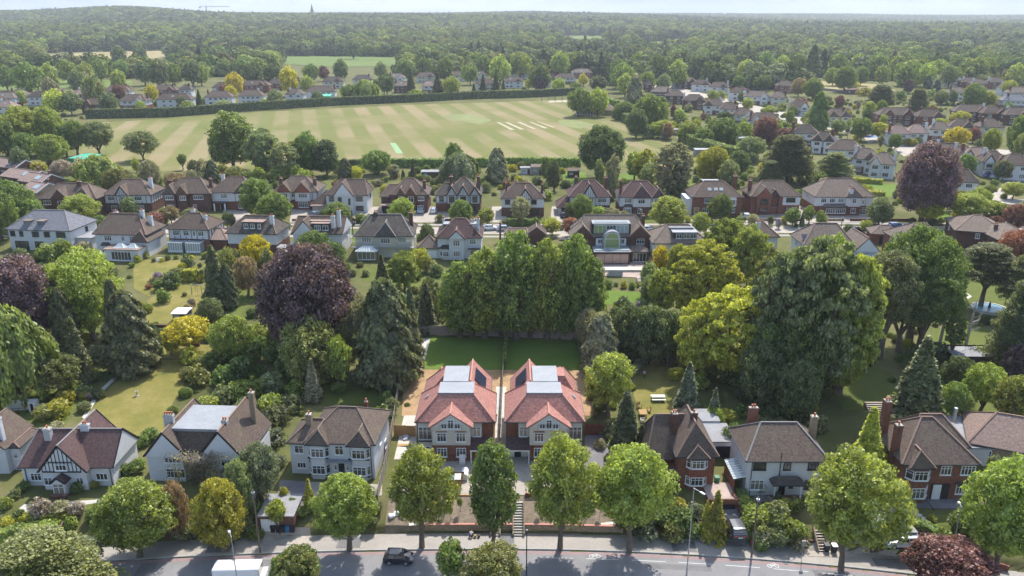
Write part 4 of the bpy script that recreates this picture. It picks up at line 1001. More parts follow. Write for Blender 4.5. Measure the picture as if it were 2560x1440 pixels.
# --- house cut by the left edge
h = House('white_house', 'white gabled house cut off by the left edge behind the half-timbered one', -42, 1122, 4.6, sc=(.8, .7, .85), roof='roof_brown')
h.wall(-4, 3.6, 0, 9); h.roof(-4, 3.6, 0, 9, h=3.4, axis='y', ins=(0, 0)); h.chimney(2.6, 1.6, 9.6, .9, .9, 4, 'render_white', 2); h.wall(3.6, 5.2, 1.5, 8, 0, 4.2); h.roof(3.6, 5.2, 1.5, 8, 4.2, .8, ins=(.7, .7), axis='y')
h.win(4.4, 2.2, .8, .9, 1, 2, y=1.5); h.win(1.8, 2.8, 1.2, 1.1); h.done()
# --- wisteria house
h = House('white_house', 'white house with twin gables, grey flat roof between them and wisteria over the door', 484, 1130, 4.9, sc=(.88, .78, .88), roof='roof_brown', yaw=-3)
h.wall(-7.2, 7.2, .4, 10.5, 0, 4.9)
h.roof(-7.2, -1.0, -.6, 11.5, 4.4, 4.2, axis='y', ins=(0, 0), o=.35, barge=1); h.wall(-7.2, -1.6, -.6, 3, 0, 4.4)
h.roof(1.2, 8.2, -1.0, 11.5, 4.4, 4.8, axis='y', ins=(0, 0), o=.35, barge=1); h.wall(1.8, 7.8, -1.0, 3, 0, 4.4)
h.roof(-4, 4.5, .3, 10.8, 4.7, 3.3, axis='x', ins=(.2, .2), o=.2, flat=3.4, ridge=False, gm='none'); h.box('flat_roof', -4.0, 3.8, 1.6, 10.5, 7.7, 8.15, 'lead_flat')
h.chimney(-4.6, 3.2, 9.8, 1.5, .7, 6, 'render_grey', 4); h.chimney(4.6, 2.2, 9.6, .8, .8, 6, 'render_grey', 2); h.chimney(6.9, 8.5, 11.6, .8, .9, 5, 'brick_tan', 1)
for a, z, w_, hh, c, y in [(-3.2, 3.3, 2.5, 1.2, 4, -.6), (-3.0, .7, 2.9, 1.6, 5, -.6), (2.6, 3.2, 1.5, 1.2, 3, -1.0), (5.3, 3.2, 1.5, 1.2, 3, -1.0), (5.3, .9, 1.2, 1.2, 2, -1.0)]: h.win(a, z, w_, hh, c, 2, y=y, fm='frame_white')
h.door(1.4, 0, 1.0, 2.1, y=-1.02, m='red_paint'); h.box('porch_canopy', 4.3, 6.6, -1.9, -1.0, 2.4, 2.55, 'roof_dark'); h.wall(7.2, 8.6, 4, 10, 0, 4); h.box('rear_rooflight', -1.5, .9, 11, 13, 3.6, 4.4, 'glass_pale'); h.done(); LM.append(h)
# --- white hipped house
h = House('white_house', 'symmetrical white house with brown hipped roof, two storey bays and black door', 835, 1106, 5.4, sc=(.84, .86, 1), roof='roof_brown', yaw=-4, ridge='roof_tan')
h.wall(-4.4, 6.4, 0, 10.6); h.roof(-4.4, 6.4, 0, 10.6, h=3.1, axis='x', ins=(4.3, 4.3), o=.45)
h.wall(-7.6, -4.4, .6, 7.5, 0, 4.9); h.roof(-7.6, -3.2, .6, 7.5, 4.9, 2.2, axis='x', ins=(3.2, 0), o=.4, gm='none')
for a in (-2.6, 4.1):
    h.bay(a, 0, 5.3, 3.3, .75, wins=[(.85, 1.35), (3.45, 1.35)], cols=3)
    h.roof(a - 1.65, a + 1.65, -.7, 3.6, 5.35, 1.8, axis='y', ins=(1.3, 0), o=.3, gm='none')
    for z in (.78, 3.38): h.T.box(a - 1.7, a + 1.7, -.92, -.6, z - .1, z)
h.win(.75, 3.6, 1.4, 1.4, 2, 2); h.door(.95, .3, 1.0, 2.1); h.win(-.05, 1.2, .5, .9, 1, 2); h.win(1.95, 1.2, .5, .9, 1, 2)
h.box('porch_canopy', -1.3, 3.0, -1.0, 0, 2.75, 2.9, 'lead_flat'); h.box('porch_step', -1.6, 3.3, -1.5, -.02, -.1, .3, 'brick_red')
h.win(-6.1, 3.3, 1.5, 1.2, 2, 2, y=.6); h.win(-5.9, 1.0, 1.5, .9, 3, 1, y=.6); h.pipe(-4.3, 0); h.pipe(5.9, 0); h.win(4, 3.5, 1.2, 1.2, 2, 2, 'r', 6.4); h.win(7.5, 1.2, 1.2, 1.2, 2, 2, 'r', 6.4)
h.chimney(-5.0, 3.4, 8.1, .9, .9, 5.2, 'brick_tan', 1); h.chimney(3, 9.5, 7.6, .5, .5, 6, 'brick_red', 1); h.done(); LM.append(h)
# --- the twin new houses
def twin(s, u, label):
    h = House('new_house', label, u, 1053, 5.9, sc=(.93, .97, .97), walls='render_new', roof='roof_new_red', ridge='ridge_red', group='matching new red-roofed houses')
    X = lambda a, b: (min(a * s, b * s), max(a * s, b * s)); D0 = 0.0
    h.wall(*X(-5.7, 4.0), D0, 8.2, 0, 5.9); h.wall(*X(3.9, 5.72), 0.5, 8.0, 0, 5.88, 'brick_red'); h.wall(*X(-5.5, 4.6), 8, 13.6, 0, 5.8, 'brick_red'); h.wall(*X(-5.74, -5.5), .6, 9, 0, 5.6, 'brick_red')
    h.roof(*X(-5.75, 5.75), D0, 8.6, 5.9, 3.15, axis='x', ins=(3.3, 3.3), o=.35, flat=1.8, barge=None)
    h.roof(*X(-5.4, 2.6), 7.0, 13.6, 5.85, 3.3, axis='x', ins=(3.3, 2.2), o=.35, flat=1.6)
    h.roof(*X(-.8, 4.9), 5.0, 14.4, 5.8, 3.5, axis='y', ins=(2.0, 0), o=.3); h.roof(*X(-4.6, -1.6), 11, 14.8, 5.8, 2.5, axis='y', ins=(2, 1.3), o=.3)
    fx = X(-2.7, 2.7); h.box('flat_roof', fx[0], fx[1], 2.6, 6.3, 8.95, 9.25, 'lead_flat'); fx = X(-2.3, 1.7); h.box('flat_roof', fx[0], fx[1], 6.33, 12.0, 9.0, 9.33, 'lead_flat')
    b = MB(); b.box(*X(-2.85, 2.85), 2.53, 2.6, 8.85, 9.23); b.build('roof_edge', 'roof_slate', h.root)
    # projecting front gable
    c = -.55 * s; h.wall(c - 2.85, c + 2.85, -1.3, 1, 2.75, 5.75); h.wall(c - 2.8, c + 2.8, -1.25, 1, 0, 2.75, 'brick_red')
    h.roof(c - 2.85, c + 2.85, -1.3, 4.0, 5.75, 2.35, axis='y', ins=(0, 1.2), o=.5)
    h.box('gable_head', c - 1.1, c + 1.1, -1.83, -1.3, 5.7, 6.3, 'render_new')
    for dx, hh in ((-1.0, .95), (0, 1.45), (1.0, .95)): h.win(c + dx, 5.75, .9, hh, 2, 2, y=-1.82)
    b = MB()
    for i in range(13): b.box(c - 1.6 + i * .267 - .012, c - 1.6 + i * .267 + .012, -2.02, -2.0, 5.65, 6.35)
    b.box(c - 1.62, c + 1.62, -2.03, -1.99, 6.33, 6.37); b.build('balcony_railing', 'metal_dark', h.root)
    for dx in (-1.45, 1.45):
        h.win(c + dx, 3.35, 1.45, 1.45, 3, 2, y=-1.3); h.win(c + dx, .85, 1.5, 1.45, 3, 2, y=-1.27)
        b = MB(); b.box(c + dx - .85, c + dx + .85, -1.36, -1.3, 4.86, 5.02); b.box(c + dx - .85, c + dx + .85, -1.33, -1.27, 2.35, 2.5); b.build('window_arch', 'brick_red', h.root)
    # balcony side
    q = -4.65 * s; h.win(q, 3.0, 2.0, 2.1, 3, 2, y=0); h.win(q, .6, 1.4, 1.3, 2, 2, y=0)
    b = MB()
    for i in range(15): b.box(q - 1.0 + i * .143 - .012, q - 1.0 + i * .143 + .012, -.32, -.3, 2.8, 3.75)
    b.box(q - 1.02, q + 1.02, -.33, -.29, 3.72, 3.76); b.box(q - 1.02, q + 1.02, -.34, 0, 2.72, 2.8); b.build('balcony_railing', 'metal_dark', h.root)
    # lean-to porch side
    q = 3.35 * s; h.win(q - .1 * s, 3.5, 1.2, 1.6, 2, 2, y=0)
    r_ = h.mb(h.RF, 'roof_plum'); x0, x1 = X(2.3, 5.9); n = len(r_.v)
    r_.v += [(x0, -2.1, 2.5), (x1, -2.1, 2.5), (x1, .02, 3.4), (x0, .02, 3.4), (x0, -2.1, 2.35), (x1, -2.1, 2.35), (x1, .02, 3.2), (x0, .02, 3.2)]
    for f in ((0, 1, 2, 3), (7, 6, 5, 4), (4, 5, 1, 0), (5, 6, 2, 1), (6, 7, 3, 2), (7, 4, 0, 3)): r_.f.append(tuple(n + k for k in f)); r_.m.append(0)
    b = MB(); b.box(x0, x1, -2.08, -1.96, 2.15, 2.34); b.box(*X(5.7, 5.88), -2.08, -1.9, 0, 2.15); b.box(*X(2.35, 2.5), -2.08, -1.9, 0, 2.15); b.build('porch_frame', 'frame_white', h.root)
    b = MB(); b.box(*X(2.5, 5.7), -.06, -.01, .1, 2.1); b.build('porch_panel', 'wood_new' if s > 0 else 'frame_white', h.root); h.door(4.1 * s, 0, 1.0, 2.05, y=-.08)
    # solar panel + roof window + velux
    b = MB(); xr = 2.05 * s; sl = math.atan2(3.5, 3.15); L_ = 2.3
    M = Matrix.Translation((3.45 * s, 10.2, 5.8 + 3.5 * (4.9 + .3 - 3.45) / 3.15 + .16)) @ Matrix.Rotation(s * sl, 4, 'Y'); b.box(-1.25, 1.25, -2.1, 2.1, .02, .13, 0, M); b.build('solar_panel', 'glass_solar', h.root)
    M = Matrix.Translation((-4.75 * s, 5.2, 5.9 + 3.15 * (6.1 - 4.75) / 3.3 + .14)) @ Matrix.Rotation(-s * math.atan2(3.15, 3.3), 4, 'Y'); b = MB(); b.box(-.35, .35, -.35, .35, 0, .1, 0, M); o = b.build('roof_window', 'metal_grey', h.root); b = MB(); b.box(-.27, .27, -.27, .27, .1, .12, 0, M); b.build('pane', 'glass_pale', o)
    h.win(5, 3.3, .8, 1.1, 1, 2, 'l' if s < 0 else 'r', 5.72 * s); h.pipe(-2.6 * s - .55 * s - .4 * s, 0); h.done(); LM.append(h)
twin(1, 1138, 'left one of two new houses with salmon-red roofs and cream front gable')
twin(-1, 1362, 'right one of two new houses with salmon-red roofs and cream front gable')
# --- brick house with two roofs
h = House('brick_house', 'red brick house with two steep brown roofs and two storey bay beside the flat-roofed garage', 1724, 1140, 5.3, sc=(.88, .84, .92), walls='brick_red', roof='roof_brown', ridge='ridge_clay', yaw=1)
h.wall(-1.6, 3.9, 0, 9.5); h.roof(-1.7, 4.0, 0, 10.5, h=4.3, axis='y', ins=(2.8, 2.5), o=.4)
h.wall(-5.8, -1.6, 3.0, 9.5, 0, 4.2); h.roof(-5.8, 1.0, 2.4, 11.0, 3.6, 5.3, axis='x', ins=(1.9, 1.0), o=.35, gm='none'); h.wall(-3.5, -1.6, 1.0, 3.2, 0, 2.6)
h.bay(1.2, 0, 5.2, 3.1, .8, wins=[(.9, 1.35), (3.7, 1.3)], cols=3); h.roof(-.3, 2.7, -.7, 2, 5.25, 1.7, axis='y', ins=(1.2, 0), o=.25, gm='none'); h.mb(h.W, 'hung_tile').box(-.2, 2.6, -.85, .1, 2.4, 3.6)
h.box('porch_canopy', -3.8, -1.5, .2, 1.4, 2.6, 2.78, 'roof_brown'); h.win(-2.6, .3, 1.9, 2.1, 4, 2, y=1.0)
h.chimney(-1.5, 5.2, 9.9, .9, 1.3, 5, 'brick_dark', 2); h.chimney(1.3, 4.4, 10.3, 1.0, .6, 7.5, 'brick_dark', 1)
h.win(5, 3.4, .9, 1.1, 1, 2, 'r', 3.9); h.done(); LM.append(h)
h = House('garage', 'flat grey-roofed white garage behind the two-roofed brick house', 1806, 1104, 2.6, cat='garage', roof='felt_flat')
h.wall(-1.7, 1.7, 0, 5); h.box('roof', -1.9, 1.9, -.3, 5.2, 2.6, 2.8, 'felt_flat'); h.wall(-1.9, .9, 5.2, 9, 0, 2.9); h.box('roof', -2.0, 1.0, 5.25, 9.2, 2.9, 3.08, 'felt_flat'); h.box('garage_door', -.9, 1.5, -.05, 0, 0, 1.9, 'timber_black'); h.done()
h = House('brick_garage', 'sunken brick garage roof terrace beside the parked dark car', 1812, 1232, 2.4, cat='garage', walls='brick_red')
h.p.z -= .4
h.wall(-1.9, 1.9, 0, 4.5, -1.5, 1.0); h.box('terrace_parapet', -2.0, 2.0, -.15, .1, .9, 1.5, 'brick_red'); h.box('roof', -1.85, 1.85, .1, 4.5, 1.0, 1.1, 'paving_pink'); h.box('opening_shade_panel', -1.5, 1.5, -.2, -.16, -1.4, .7, 'timber_black'); h.done()  # flat black panel paints the dark inside of the garage opening
# --- white house, brown hip
h = House('white_house', 'cream-white house with wide brown hipped roof, dark windows and hipped porch', 1968, 1150, 5.3, sc=(.90, .84, 1), roof='roof_brown', walls='render_white', frame='frame_dark', ridge='ridge_grey')
h.wall(-5.6, 5.6, 0, 9.6); h.roof(-5.6, 5.6, 0, 9.6, h=3.4, axis='x', ins=(3.2, 3.6), o=.5)
for a, w_, c in ((-3.9, 1.9, 4), (.1, 1.1, 2), (3.9, 1.6, 3)): h.win(a, 3.9, w_, 1.15, c, 2)
h.win(-4.0, .9, 2.0, 1.5, 3, 2, fm='frame_white'); h.win(3.6, 1.0, 1.3, 1.3, 2, 2); h.door(-.3, .1, 1.0, 2.1); h.win(1.0, 1.2, .6, .9, 1, 2)
h.roof(-2.0, 2.2, -1.7, .2, 2.45, .9, axis='x', ins=(1.1, 1.1), o=.2, m='roof_dark', ridge=False)
for a in (-1.8, 2.0): h.box('porch_post', a - .08, a + .08, -1.6, -1.44, -.1, 2.45, 'frame_white')
h.pipe(-5.0, 0); h.pipe(-.9, 0, 2.4, 6.5); h.box('porch_step', -2, 2.2, -1.8, -.02, -.2, .1, 'brick_red')
h.chimney(-3.0, 8.6, 9.3, 1.4, .7, 5, 'brick_red', 2); h.chimney(5.7, 6.5, 8.9, .9, .9, 0, 'brick_tan', 1)
b = MB(); M = Matrix.Translation((-6.5, 3, 2.5)) @ Matrix.Rotation(R(-12), 4, 'Y'); b.box(-.95, .95, -2.8, 2.8, 0, .08, 0, M); o = b.build('lean_to_roof', 'glass_pale', h.root)
b = MB()
for i in range(9): b.box(-.97, .97, -2.8 + i * .7 - .03, -2.8 + i * .7 + .03, .07, .14, 0, M)
b.build('glazing_bars', 'frame_white', o); h.box('lean_to_wall', -7.35, -7.2, .2, 5.8, 0, 2.2, 'brick_red'); h.done(); LM.append(h)
# --- red brick corner house
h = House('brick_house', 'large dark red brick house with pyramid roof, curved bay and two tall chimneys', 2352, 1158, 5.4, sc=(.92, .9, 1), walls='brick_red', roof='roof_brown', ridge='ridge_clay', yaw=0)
h.wall(-5.2, 5.0, 0, 10); h.roof(-5.2, 5.0, 0, 10.2, h=4.3, axis='x', ins=(4.6, 4.9), o=.45); h.roof(-1, 6.5, 5, 12.5, 5.2, 3.2, axis='x', ins=(2, 2.8), o=.3); h.wall(0, 6.4, 6, 12.3, 0, 5.2)
h.bay(-3.0, 0, 5.1, 3.4, 1.0, wins=[(.8, 1.5), (3.45, 1.35)], cols=3); h.roof(-4.5, -1.5, -.9, 2.4, 5.2, 2.0, axis='y', ins=(1.4, 0), o=.3, gm='none')
h.win(.9, 3.75, 1.5, 1.35, 3, 2); h.win(4.0, 3.75, 2.0, 1.35, 4, 2); h.win(3.7, .9, 1.8, 1.5, 4, 2); h.box('bay_canopy', 2.6, 4.8, -.8, 0, 2.5, 2.7, 'roof_dark')
b = MB(); b.box(-.7, 1.9, -.08, -.02, .1, 2.4); b.build('recess_shade_panel', 'timber_black', h.root); h.door(.1, .1, 1.0, 2.1, y=-.1, m='frame_white'); h.box('porch_step', -1.2, 5, -2.4, -.02, -.1, .15, 'paving_dark')  # shade of the porch recess painted as a flat black panel
h.chimney(-5.0, 7.6, 11.0, .9, 1.2, 0, 'brick_red', 2); h.chimney(-5.2, 3.0, 9.6, .9, .9, 0, 'brick_red', 1); h.win(5, 1, 1, 1.6, 1, 2, 'l', -5.2); h.box('side_vent', 6.0, 6.4, 9, 9.4, 7, 9.1, 'metal_grey'); h.done(); LM.append(h)
h = House('brick_bungalow', 'brick bungalow with pinkish roof at the right edge beside the flat grey garage', 2552, 1128, 3.2, walls='brick_tan', roof='roof_pink', cat='house', yaw=-24)
h.wall(-6, 8, 0, 9); h.roof(-6, 8, 0, 9, h=3.2, axis='x', ins=(3.5, 3.5), o=.5)
for y_ in (2, 4, 6): h.win(y_, 1.2, .9, 1.2, 1, 2, 'l', -6)
h.win(-4, .6, 1.4, 1.9, 2, 2); h.done()
h = House('garage', 'large flat pale-roofed garage between the red brick house and the bungalow', 2452, 1120, 2.8, walls='render_white', cat='garage', yaw=-6)
h.wall(-3.4, 3.4, 0, 9); h.box('roof', -3.6, 3.6, -.3, 9.3, 2.8, 3.0, 'felt_flat'); h.box('roof_edge', -3.7, -3.6, -.35, 9.35, 2.8, 3.12, 'frame_white'); h.done()
# garages cut in the bank
h = House('garage', 'small white-doored garage in the left bank with wheelie bins outside', 690, 1292, 2.2, cat='garage', walls='brick_dark', roof='felt_flat')
h.wall(-2.3, 2.2, 0, 4.8, 0, 2.3); h.box('roof', -2.4, 2.3, -.15, 4.9, 2.3, 2.45, 'felt_flat'); h.box('garage_door', -2.0, .3, -.06, -.01, 0, 1.9, 'frame_white'); h.done()
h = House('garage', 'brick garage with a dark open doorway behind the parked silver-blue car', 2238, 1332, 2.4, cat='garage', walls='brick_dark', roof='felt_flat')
h.wall(-2.6, 2.6, 0, 4.8, 0, 2.5); h.box('roof', -2.7, 2.7, -.2, 4.9, 2.5, 2.65, 'felt_flat'); h.box('doorway', -1.7, 2.0, -.05, -.01, 0, 2.0, 'timber_black'); h.done()  # black sheet on the solid wall paints the shade inside the doorway
h = House('garage', 'pale door garage under the big street tree left of the blue bin', 2165, 1318, 2.3, cat='garage', walls='brick_red', roof='felt_flat')
h.wall(-2.2, 2.0, 0, 4.8, 0, 2.4); h.box('roof', -2.3, 2.1, -.2, 4.9, 2.4, 2.55, 'felt_flat'); h.box('garage_door', -1.8, 1.6, -.06, -.01, 0, 1.95, 'render_grey'); h.done()

# ================================================================ ROWS 2 AND 3
def H2(name, label, u, v, wpx, e=5.3, D=9, rh=3.4, ins=None, walls='render_white', roof='roof_brown', yaw=0, gab=(), up=(), lo=(), ch=(), lowm=None, tim=False, frame='frame_white', ridge='ridge_clay', o=.4, axis='x', more=None, side=True, cat='house', group=None, belt=None, dz=0):
    """two-storey house; positions across the front given as fractions -1..1 of half the width"""
    h = House(name, label, u, v, e, yaw, cat, group, walls=walls, roof=roof, ridge=ridge, frame=frame)
    W = wpx * h.k - .7; hw = W / 2; h.hw = hw; ins = ins if ins is not None else (D / 2 * .95, D / 2 * .95)
    h.wall(-hw, hw, 0, D); h.roof(-hw, hw, 0, D, h=rh, axis=axis, ins=ins, o=o)
    if lowm: h.mb(h.W, lowm).box(-hw - .04, hw + .04, -.04, D + .04, -.5, 2.65)
    for g in gab:
        f, gw, out, gh, hip, tm = (tuple(g) + (0, 0, 0))[:6]; c = f * hw
        h.wall(c - gw / 2, c + gw / 2, -out, 1.2, 0, e); h.roof(c - gw / 2, c + gw / 2, -out, D * .5, e, gh, axis='y', ins=(gw / 2 * .8 if hip else 0, D * .1), o=.35, gm=None if not tm or tm == 1 else tm, barge=1 if tm == 1 else None)
        if lowm: h.mb(h.W, lowm).box(c - gw / 2 - .04, c + gw / 2 + .04, -out - .04, 1.2, -.5, 2.65)
        if tm == 1:
            hgw = gw / 2 + .1; h.timber(c - gw / 2 + .3, c + gw / 2 - .3, e + .02, e + gh, n=5, w=.19, y=-out - .36, rails=(0,), top=lambda a, c=c, hgw=hgw: e + gh * max(0, 1 - abs(a - c) / hgw) * .9)
            h.timber(c - gw / 2 + .05, c + gw / 2 - .05, 2.75, e - .05, n=4, w=.19, y=-out)
    for w_ in up:
        f, ww, c = w_[:3]; y = -w_[3] if len(w_) > 3 else 0; hh = w_[4] if len(w_) > 4 else 1.3; h.win(f * hw, e - hh - .35, ww, hh, c, 2, y=y)
    for w_ in lo:
        f, ww, c = w_[:3]; y = -w_[3] if len(w_) > 3 else 0; hh = w_[4] if len(w_) > 4 else 1.4; h.win(f * hw, .8 if hh < 1.8 else .1, ww, hh, c, 2, y=y - (.04 if lowm else 0))
    if tim:
        h.timber(-hw + .1, hw - .1, 2.75, e - .08, n=int(W / 1.35), w=.19)
        if side: h.timber(.2, D - .2, 2.75, e - .08, n=6, w=.19, fc='r' if h.p.x < 0 else 'l', y=hw if h.p.x < 0 else -hw)
    for c in ch:
        f, y, top, m = c[:4]; h.chimney(f * hw, y, top, c[4] if len(c) > 4 else .9, .8, e - .5 if len(c) < 6 else c[5], m, 2)
    if side and not tim:
        fc, yy = ('r', hw) if h.p.x < 0 else ('l', -hw); h.win(D * .6, e - 1.7, 1.0, 1.2, 2, 2, fc, yy)
    if more: more(h, hw, D)
    h.done(); LM.append(h); return h
# --- row 2 (garden sides)
def m1(h, hw, D):
    for f in (-.42, .02):
        x = f * hw; h.dormer(x - .9, x + .9, 1.0, 3.0, 5.4, 7.3, 'roof_slate', 'roof_tan'); r_ = MB()
    h.box('roof_terrace', -hw * .55, -hw * .1, 5.2, 6.4, 8.3, 8.75, 'felt_flat')
    for f, w_ in ((-.62, 3.6), (-.05, 2.4), (.62, 3.8)): h.win(f * hw, .1, w_, 2.3, 3, 1, fm='frame_dark')
    h.skylight(hw * .72, 4.2, 6.6, 0, .7, 1.2); h.wall(hw, hw + 4, 2, 8, 0, 3.0); h.box('side_roof', hw, hw + 4.3, 1.7, 8.3, 3.0, 3.2, 'felt_flat')
H2('white_house', 'wide white house with smooth slate-grey hipped roof and two small dormers', 96, 575, 172, D=11, rh=3.9, ins=(4.6, 4.6), roof='roof_slate', ridge='ridge_grey', yaw=-6, up=[(-.86, 1.3, 2), (-.58, 1.0, 2), (-.12, 1.8, 2), (.25, 1.5, 2), (.7, 2.4, 2)], frame='frame_dark', more=m1)
def m2(h, hw, D):
    h.wall(-hw * .3, hw * 1.0, -4.5, 0, 0, 2.7); h.box('extension_roof', -hw * .34, hw * 1.04, -4.8, 0, 2.7, 2.9, 'roof_pink')
    for f in (.2, .68):
        b = MB(); x = f * hw; n = len(b.v); b.v += [(x - 1.3, -3.6, 2.95), (x + 1.3, -3.6, 2.95), (x + 1.3, -1.2, 2.95), (x - 1.3, -1.2, 2.95), (x - .4, -2.4, 3.7), (x + .4, -2.4, 3.7)]
        b.f += [(0, 1, 5, 4), (1, 2, 5), (2, 3, 4, 5), (3, 0, 4)]; b.m += [0] * 4; o = b.build('roof_lantern', 'glass_pale', h.root)
        b = MB()
        for p, q in (((-1.3, -3.6, 2.97), (1.3, -3.6, 2.97)), ((1.3, -3.6, 2.97), (1.3, -1.2, 2.97)), ((1.3, -1.2, 2.97), (-1.3, -1.2, 2.97)), ((-1.3, -1.2, 2.97), (-1.3, -3.6, 2.97)), ((-1.3, -3.6, 2.97), (-.4, -2.4, 3.72)), ((1.3, -3.6, 2.97), (.4, -2.4, 3.72)), ((-.4, -2.4, 3.72), (.4, -2.4, 3.72))): b.bar((p[0] + x, p[1], p[2]), (q[0] + x, q[1], q[2]), .14, .1)
        b.build('lantern_frame', 'frame_white', o)
    h.win(hw * .35, .2, 5.0, 2.1, 6, 1, y=-4.5); h.bay(-hw * .62, 0, 2.6, 2.6, .8, wins=[(.8, 1.4)], rh=.7, roofm='roof_dark'); h.wall(hw * .45, hw * 1.1, -.8, 5, 0, 4.0); h.roof(hw * .5, hw * 1.12, -1, 7, 3.8, 2.6, axis='y', ins=(1.2, 0), o=.3)
H2('white_house', 'white house with lantern rooflights on its garden extension, second in the middle row', 300, 586, 140, D=9.5, rh=4.2, ins=(2.4, 4.2), roof='roof_brown', yaw=-5, up=[(-.5, 1.9, 4), (.1, .9, 2), (.5, 2.0, 4)], ch=[(-.6, 6, 9.6, 'render_white'), (.55, 5, 10.4, 'render_white'), (.85, 5, 9, 'render_white')], more=m2)
def m3(h, hw, D):
    for f in (-.5, .38):
        x = f * hw; b = MB(); b.box(x - 1.8, x + 1.8, -2.6, 0, 0, 2.5); o = b.build('conservatory', 'glass_pale', h.root)
        b = MB()
        for i in range(7): b.box(x - 1.85 + i * .61 - .05, x - 1.85 + i * .61 + .05, -2.68, -2.6, 0, 2.5)
        b.box(x - 1.9, x + 1.9, -2.7, -2.58, 2.42, 2.58); b.box(x + 1.78, x + 1.9, -2.6, 0, 2.42, 2.58); b.box(x - 1.9, x - 1.78, -2.6, 0, 2.42, 2.58); b.box(x - 1.9, x + 1.9, -2.7, -2.58, 0, .5); b.build('conservatory_frame', 'frame_white', o)
    h.wall(hw, hw + 4, 1, 7, 0, 2.6, 'brick_red'); h.roof(hw - .5, hw + 4.2, .6, 7, 2.6, 2.3, axis='x', ins=(0, 3), gm='brick_red', m='roof_pink')
H2('half_timbered_house', 'brown and white half-timbered house with two glass conservatories at the back', 470, 573, 112, D=8.5, rh=3.3, walls='render_white', roof='roof_brown', yaw=-6, lowm='brick_red', tim=True, up=[(-.62, 1.7, 3), (-.12, 1.5, 3), (.28, .6, 1), (.62, 1.5, 3)], lo=[(-.05, 1.1, 2)], ch=[(-.45, 8, 8.6, 'render_white'), (.62, 3, 8.4, 'render_white')], more=m3)
def m4(h, hw, D):
    h.dormer(-hw * .4, hw * .45, 1.0, 5, 5.6, 8.0, 'roof_dark', 'roof_pink', [(-hw * .25, 6.4, 1.1, 1.2, 2), (.1, 6.4, 1.1, 1.2, 2), (hw * .3, 6.4, .8, 1.2, 1)])
H2('white_house', 'white house with dark box dormer behind the yellow tree in the middle row', 628, 584, 132, D=9, rh=3.6, ins=(3.6, 3.2), roof='roof_dark', lowm='brick_dark', yaw=-5, up=[(-.1, 1.3, 2), (.35, 1.3, 2)], lo=[(-.4, 1.3, 3), (-.1, 1.2, 2)], ch=[(.75, 2.5, 9.4, 'render_white')], more=m4)
def m5(h, hw, D):
    h.dormer(-hw * .25, hw * .5, .6, 5, 5.3, 7.7, 'roof_plum', 'roof_pink', [(.0, 6.1, 1.6, 1.2, 3), (hw * .33, 6.1, 1.4, 1.2, 2)]); h.box('ridge_roof', -hw * .5, hw * .55, 2.0, 6.5, 7.9, 8.05, 'roof_pink')
    h.wall(-hw * 1.2, -hw * .95, -1.5, 1.5, 0, 2.5); h.box('store', -hw * 1.5, -hw * 1.08, -3.2, -.5, 0, 2.4, 'render_cream'); h.box('store_roof', -hw * 1.55, -hw * 1.05, -3.4, -.3, 2.4, 2.6, 'felt_flat')
H2('white_house', 'white gabled house with long brown dormer and two tall white chimneys', 793, 584, 130, D=9, rh=3.4, ins=(.6, 0), yaw=-3, gab=[(-.5, 5.6, .6, 3.5)], up=[(-.48, 2.0, 3, .9, 1.4), (.4, 1.2, 2)], ch=[(.62, 1.5, 9.6, 'render_white'), (.86, 1.8, 10.9, 'render_white', .8)], more=m5)
def m6(h, hw, D):
    b = MB(); x = -hw * .55; b.box(x - 2.4, x + 2.4, -3.2, 0, 0, 2.4); o = b.build('conservatory_wall', 'brick_tan', h.root)
    h.win(x, .3, 4.2, 1.9, 4, 1, y=-3.2); b = MB(); b.v += [(x - 2.6, -3.4, 2.4), (x + 2.6, -3.4, 2.4), (x + 2.6, 0, 2.4), (x - 2.6, 0, 2.4), (x - 1.0, -1.7, 3.3), (x + 1.0, -1.7, 3.3)]; b.f += [(0, 1, 5, 4), (1, 2, 5), (2, 3, 4, 5), (3, 0, 4)]; b.m += [0] * 4
    q = b.build('conservatory_roof', 'glass_pale', o); b = MB()
    for p, r_ in ((0, 4), (1, 5), (2, 5), (3, 4), (4, 5), (0, 1), (1, 2), (3, 0)): b.bar(q.data.vertices[p].co, q.data.vertices[r_].co, .12, .1)
    for i in range(1, 6): b.bar((x - 2.6 + i * .87, -3.4, 2.42), (x - 1 + i * .33, -1.7, 3.32), .07, .07)
    b.build('glazing_bars', 'frame_white', o)
    b = MB()   # scaffolding round the upper floor
    xs = [-hw - .9 + i * (hw * 2 + 1.8) / 7 for i in range(8)]
    for x in xs: b.tube([(x, -1.3, 0), (x, -1.3, 5.2)], .05, 5); b.tube([(x, -.4, 2.7), (x, -1.5, 2.7)], .05, 5)
    for z in (2.7, 3.7, 4.4): b.tube([(xs[0], -1.3, z), (xs[-1], -1.3, z)], .05, 5)
    b.box(xs[0], xs[-1], -1.3, -.5, 2.72, 2.78); b.build('scaffolding', 'metal_grey', h.root)
    h.win(.1 * hw, .1, 2.0, 2.0, 3, 1); b = MB(); b.tube([(-.6, -2.2, 0), (-.6, -1.3, 4)], .04, 4); b.tube([(-1.0, -2.2, 0), (-1.0, -1.3, 4)], .04, 4)
    for i in range(12): t = (i + .5) / 12; b.tube([(-.6, -2.2 + .9 * t, 4 * t), (-1.0, -2.2 + .9 * t, 4 * t)], .025, 4)
    b.build('ladder', 'metal_grey', h.root)
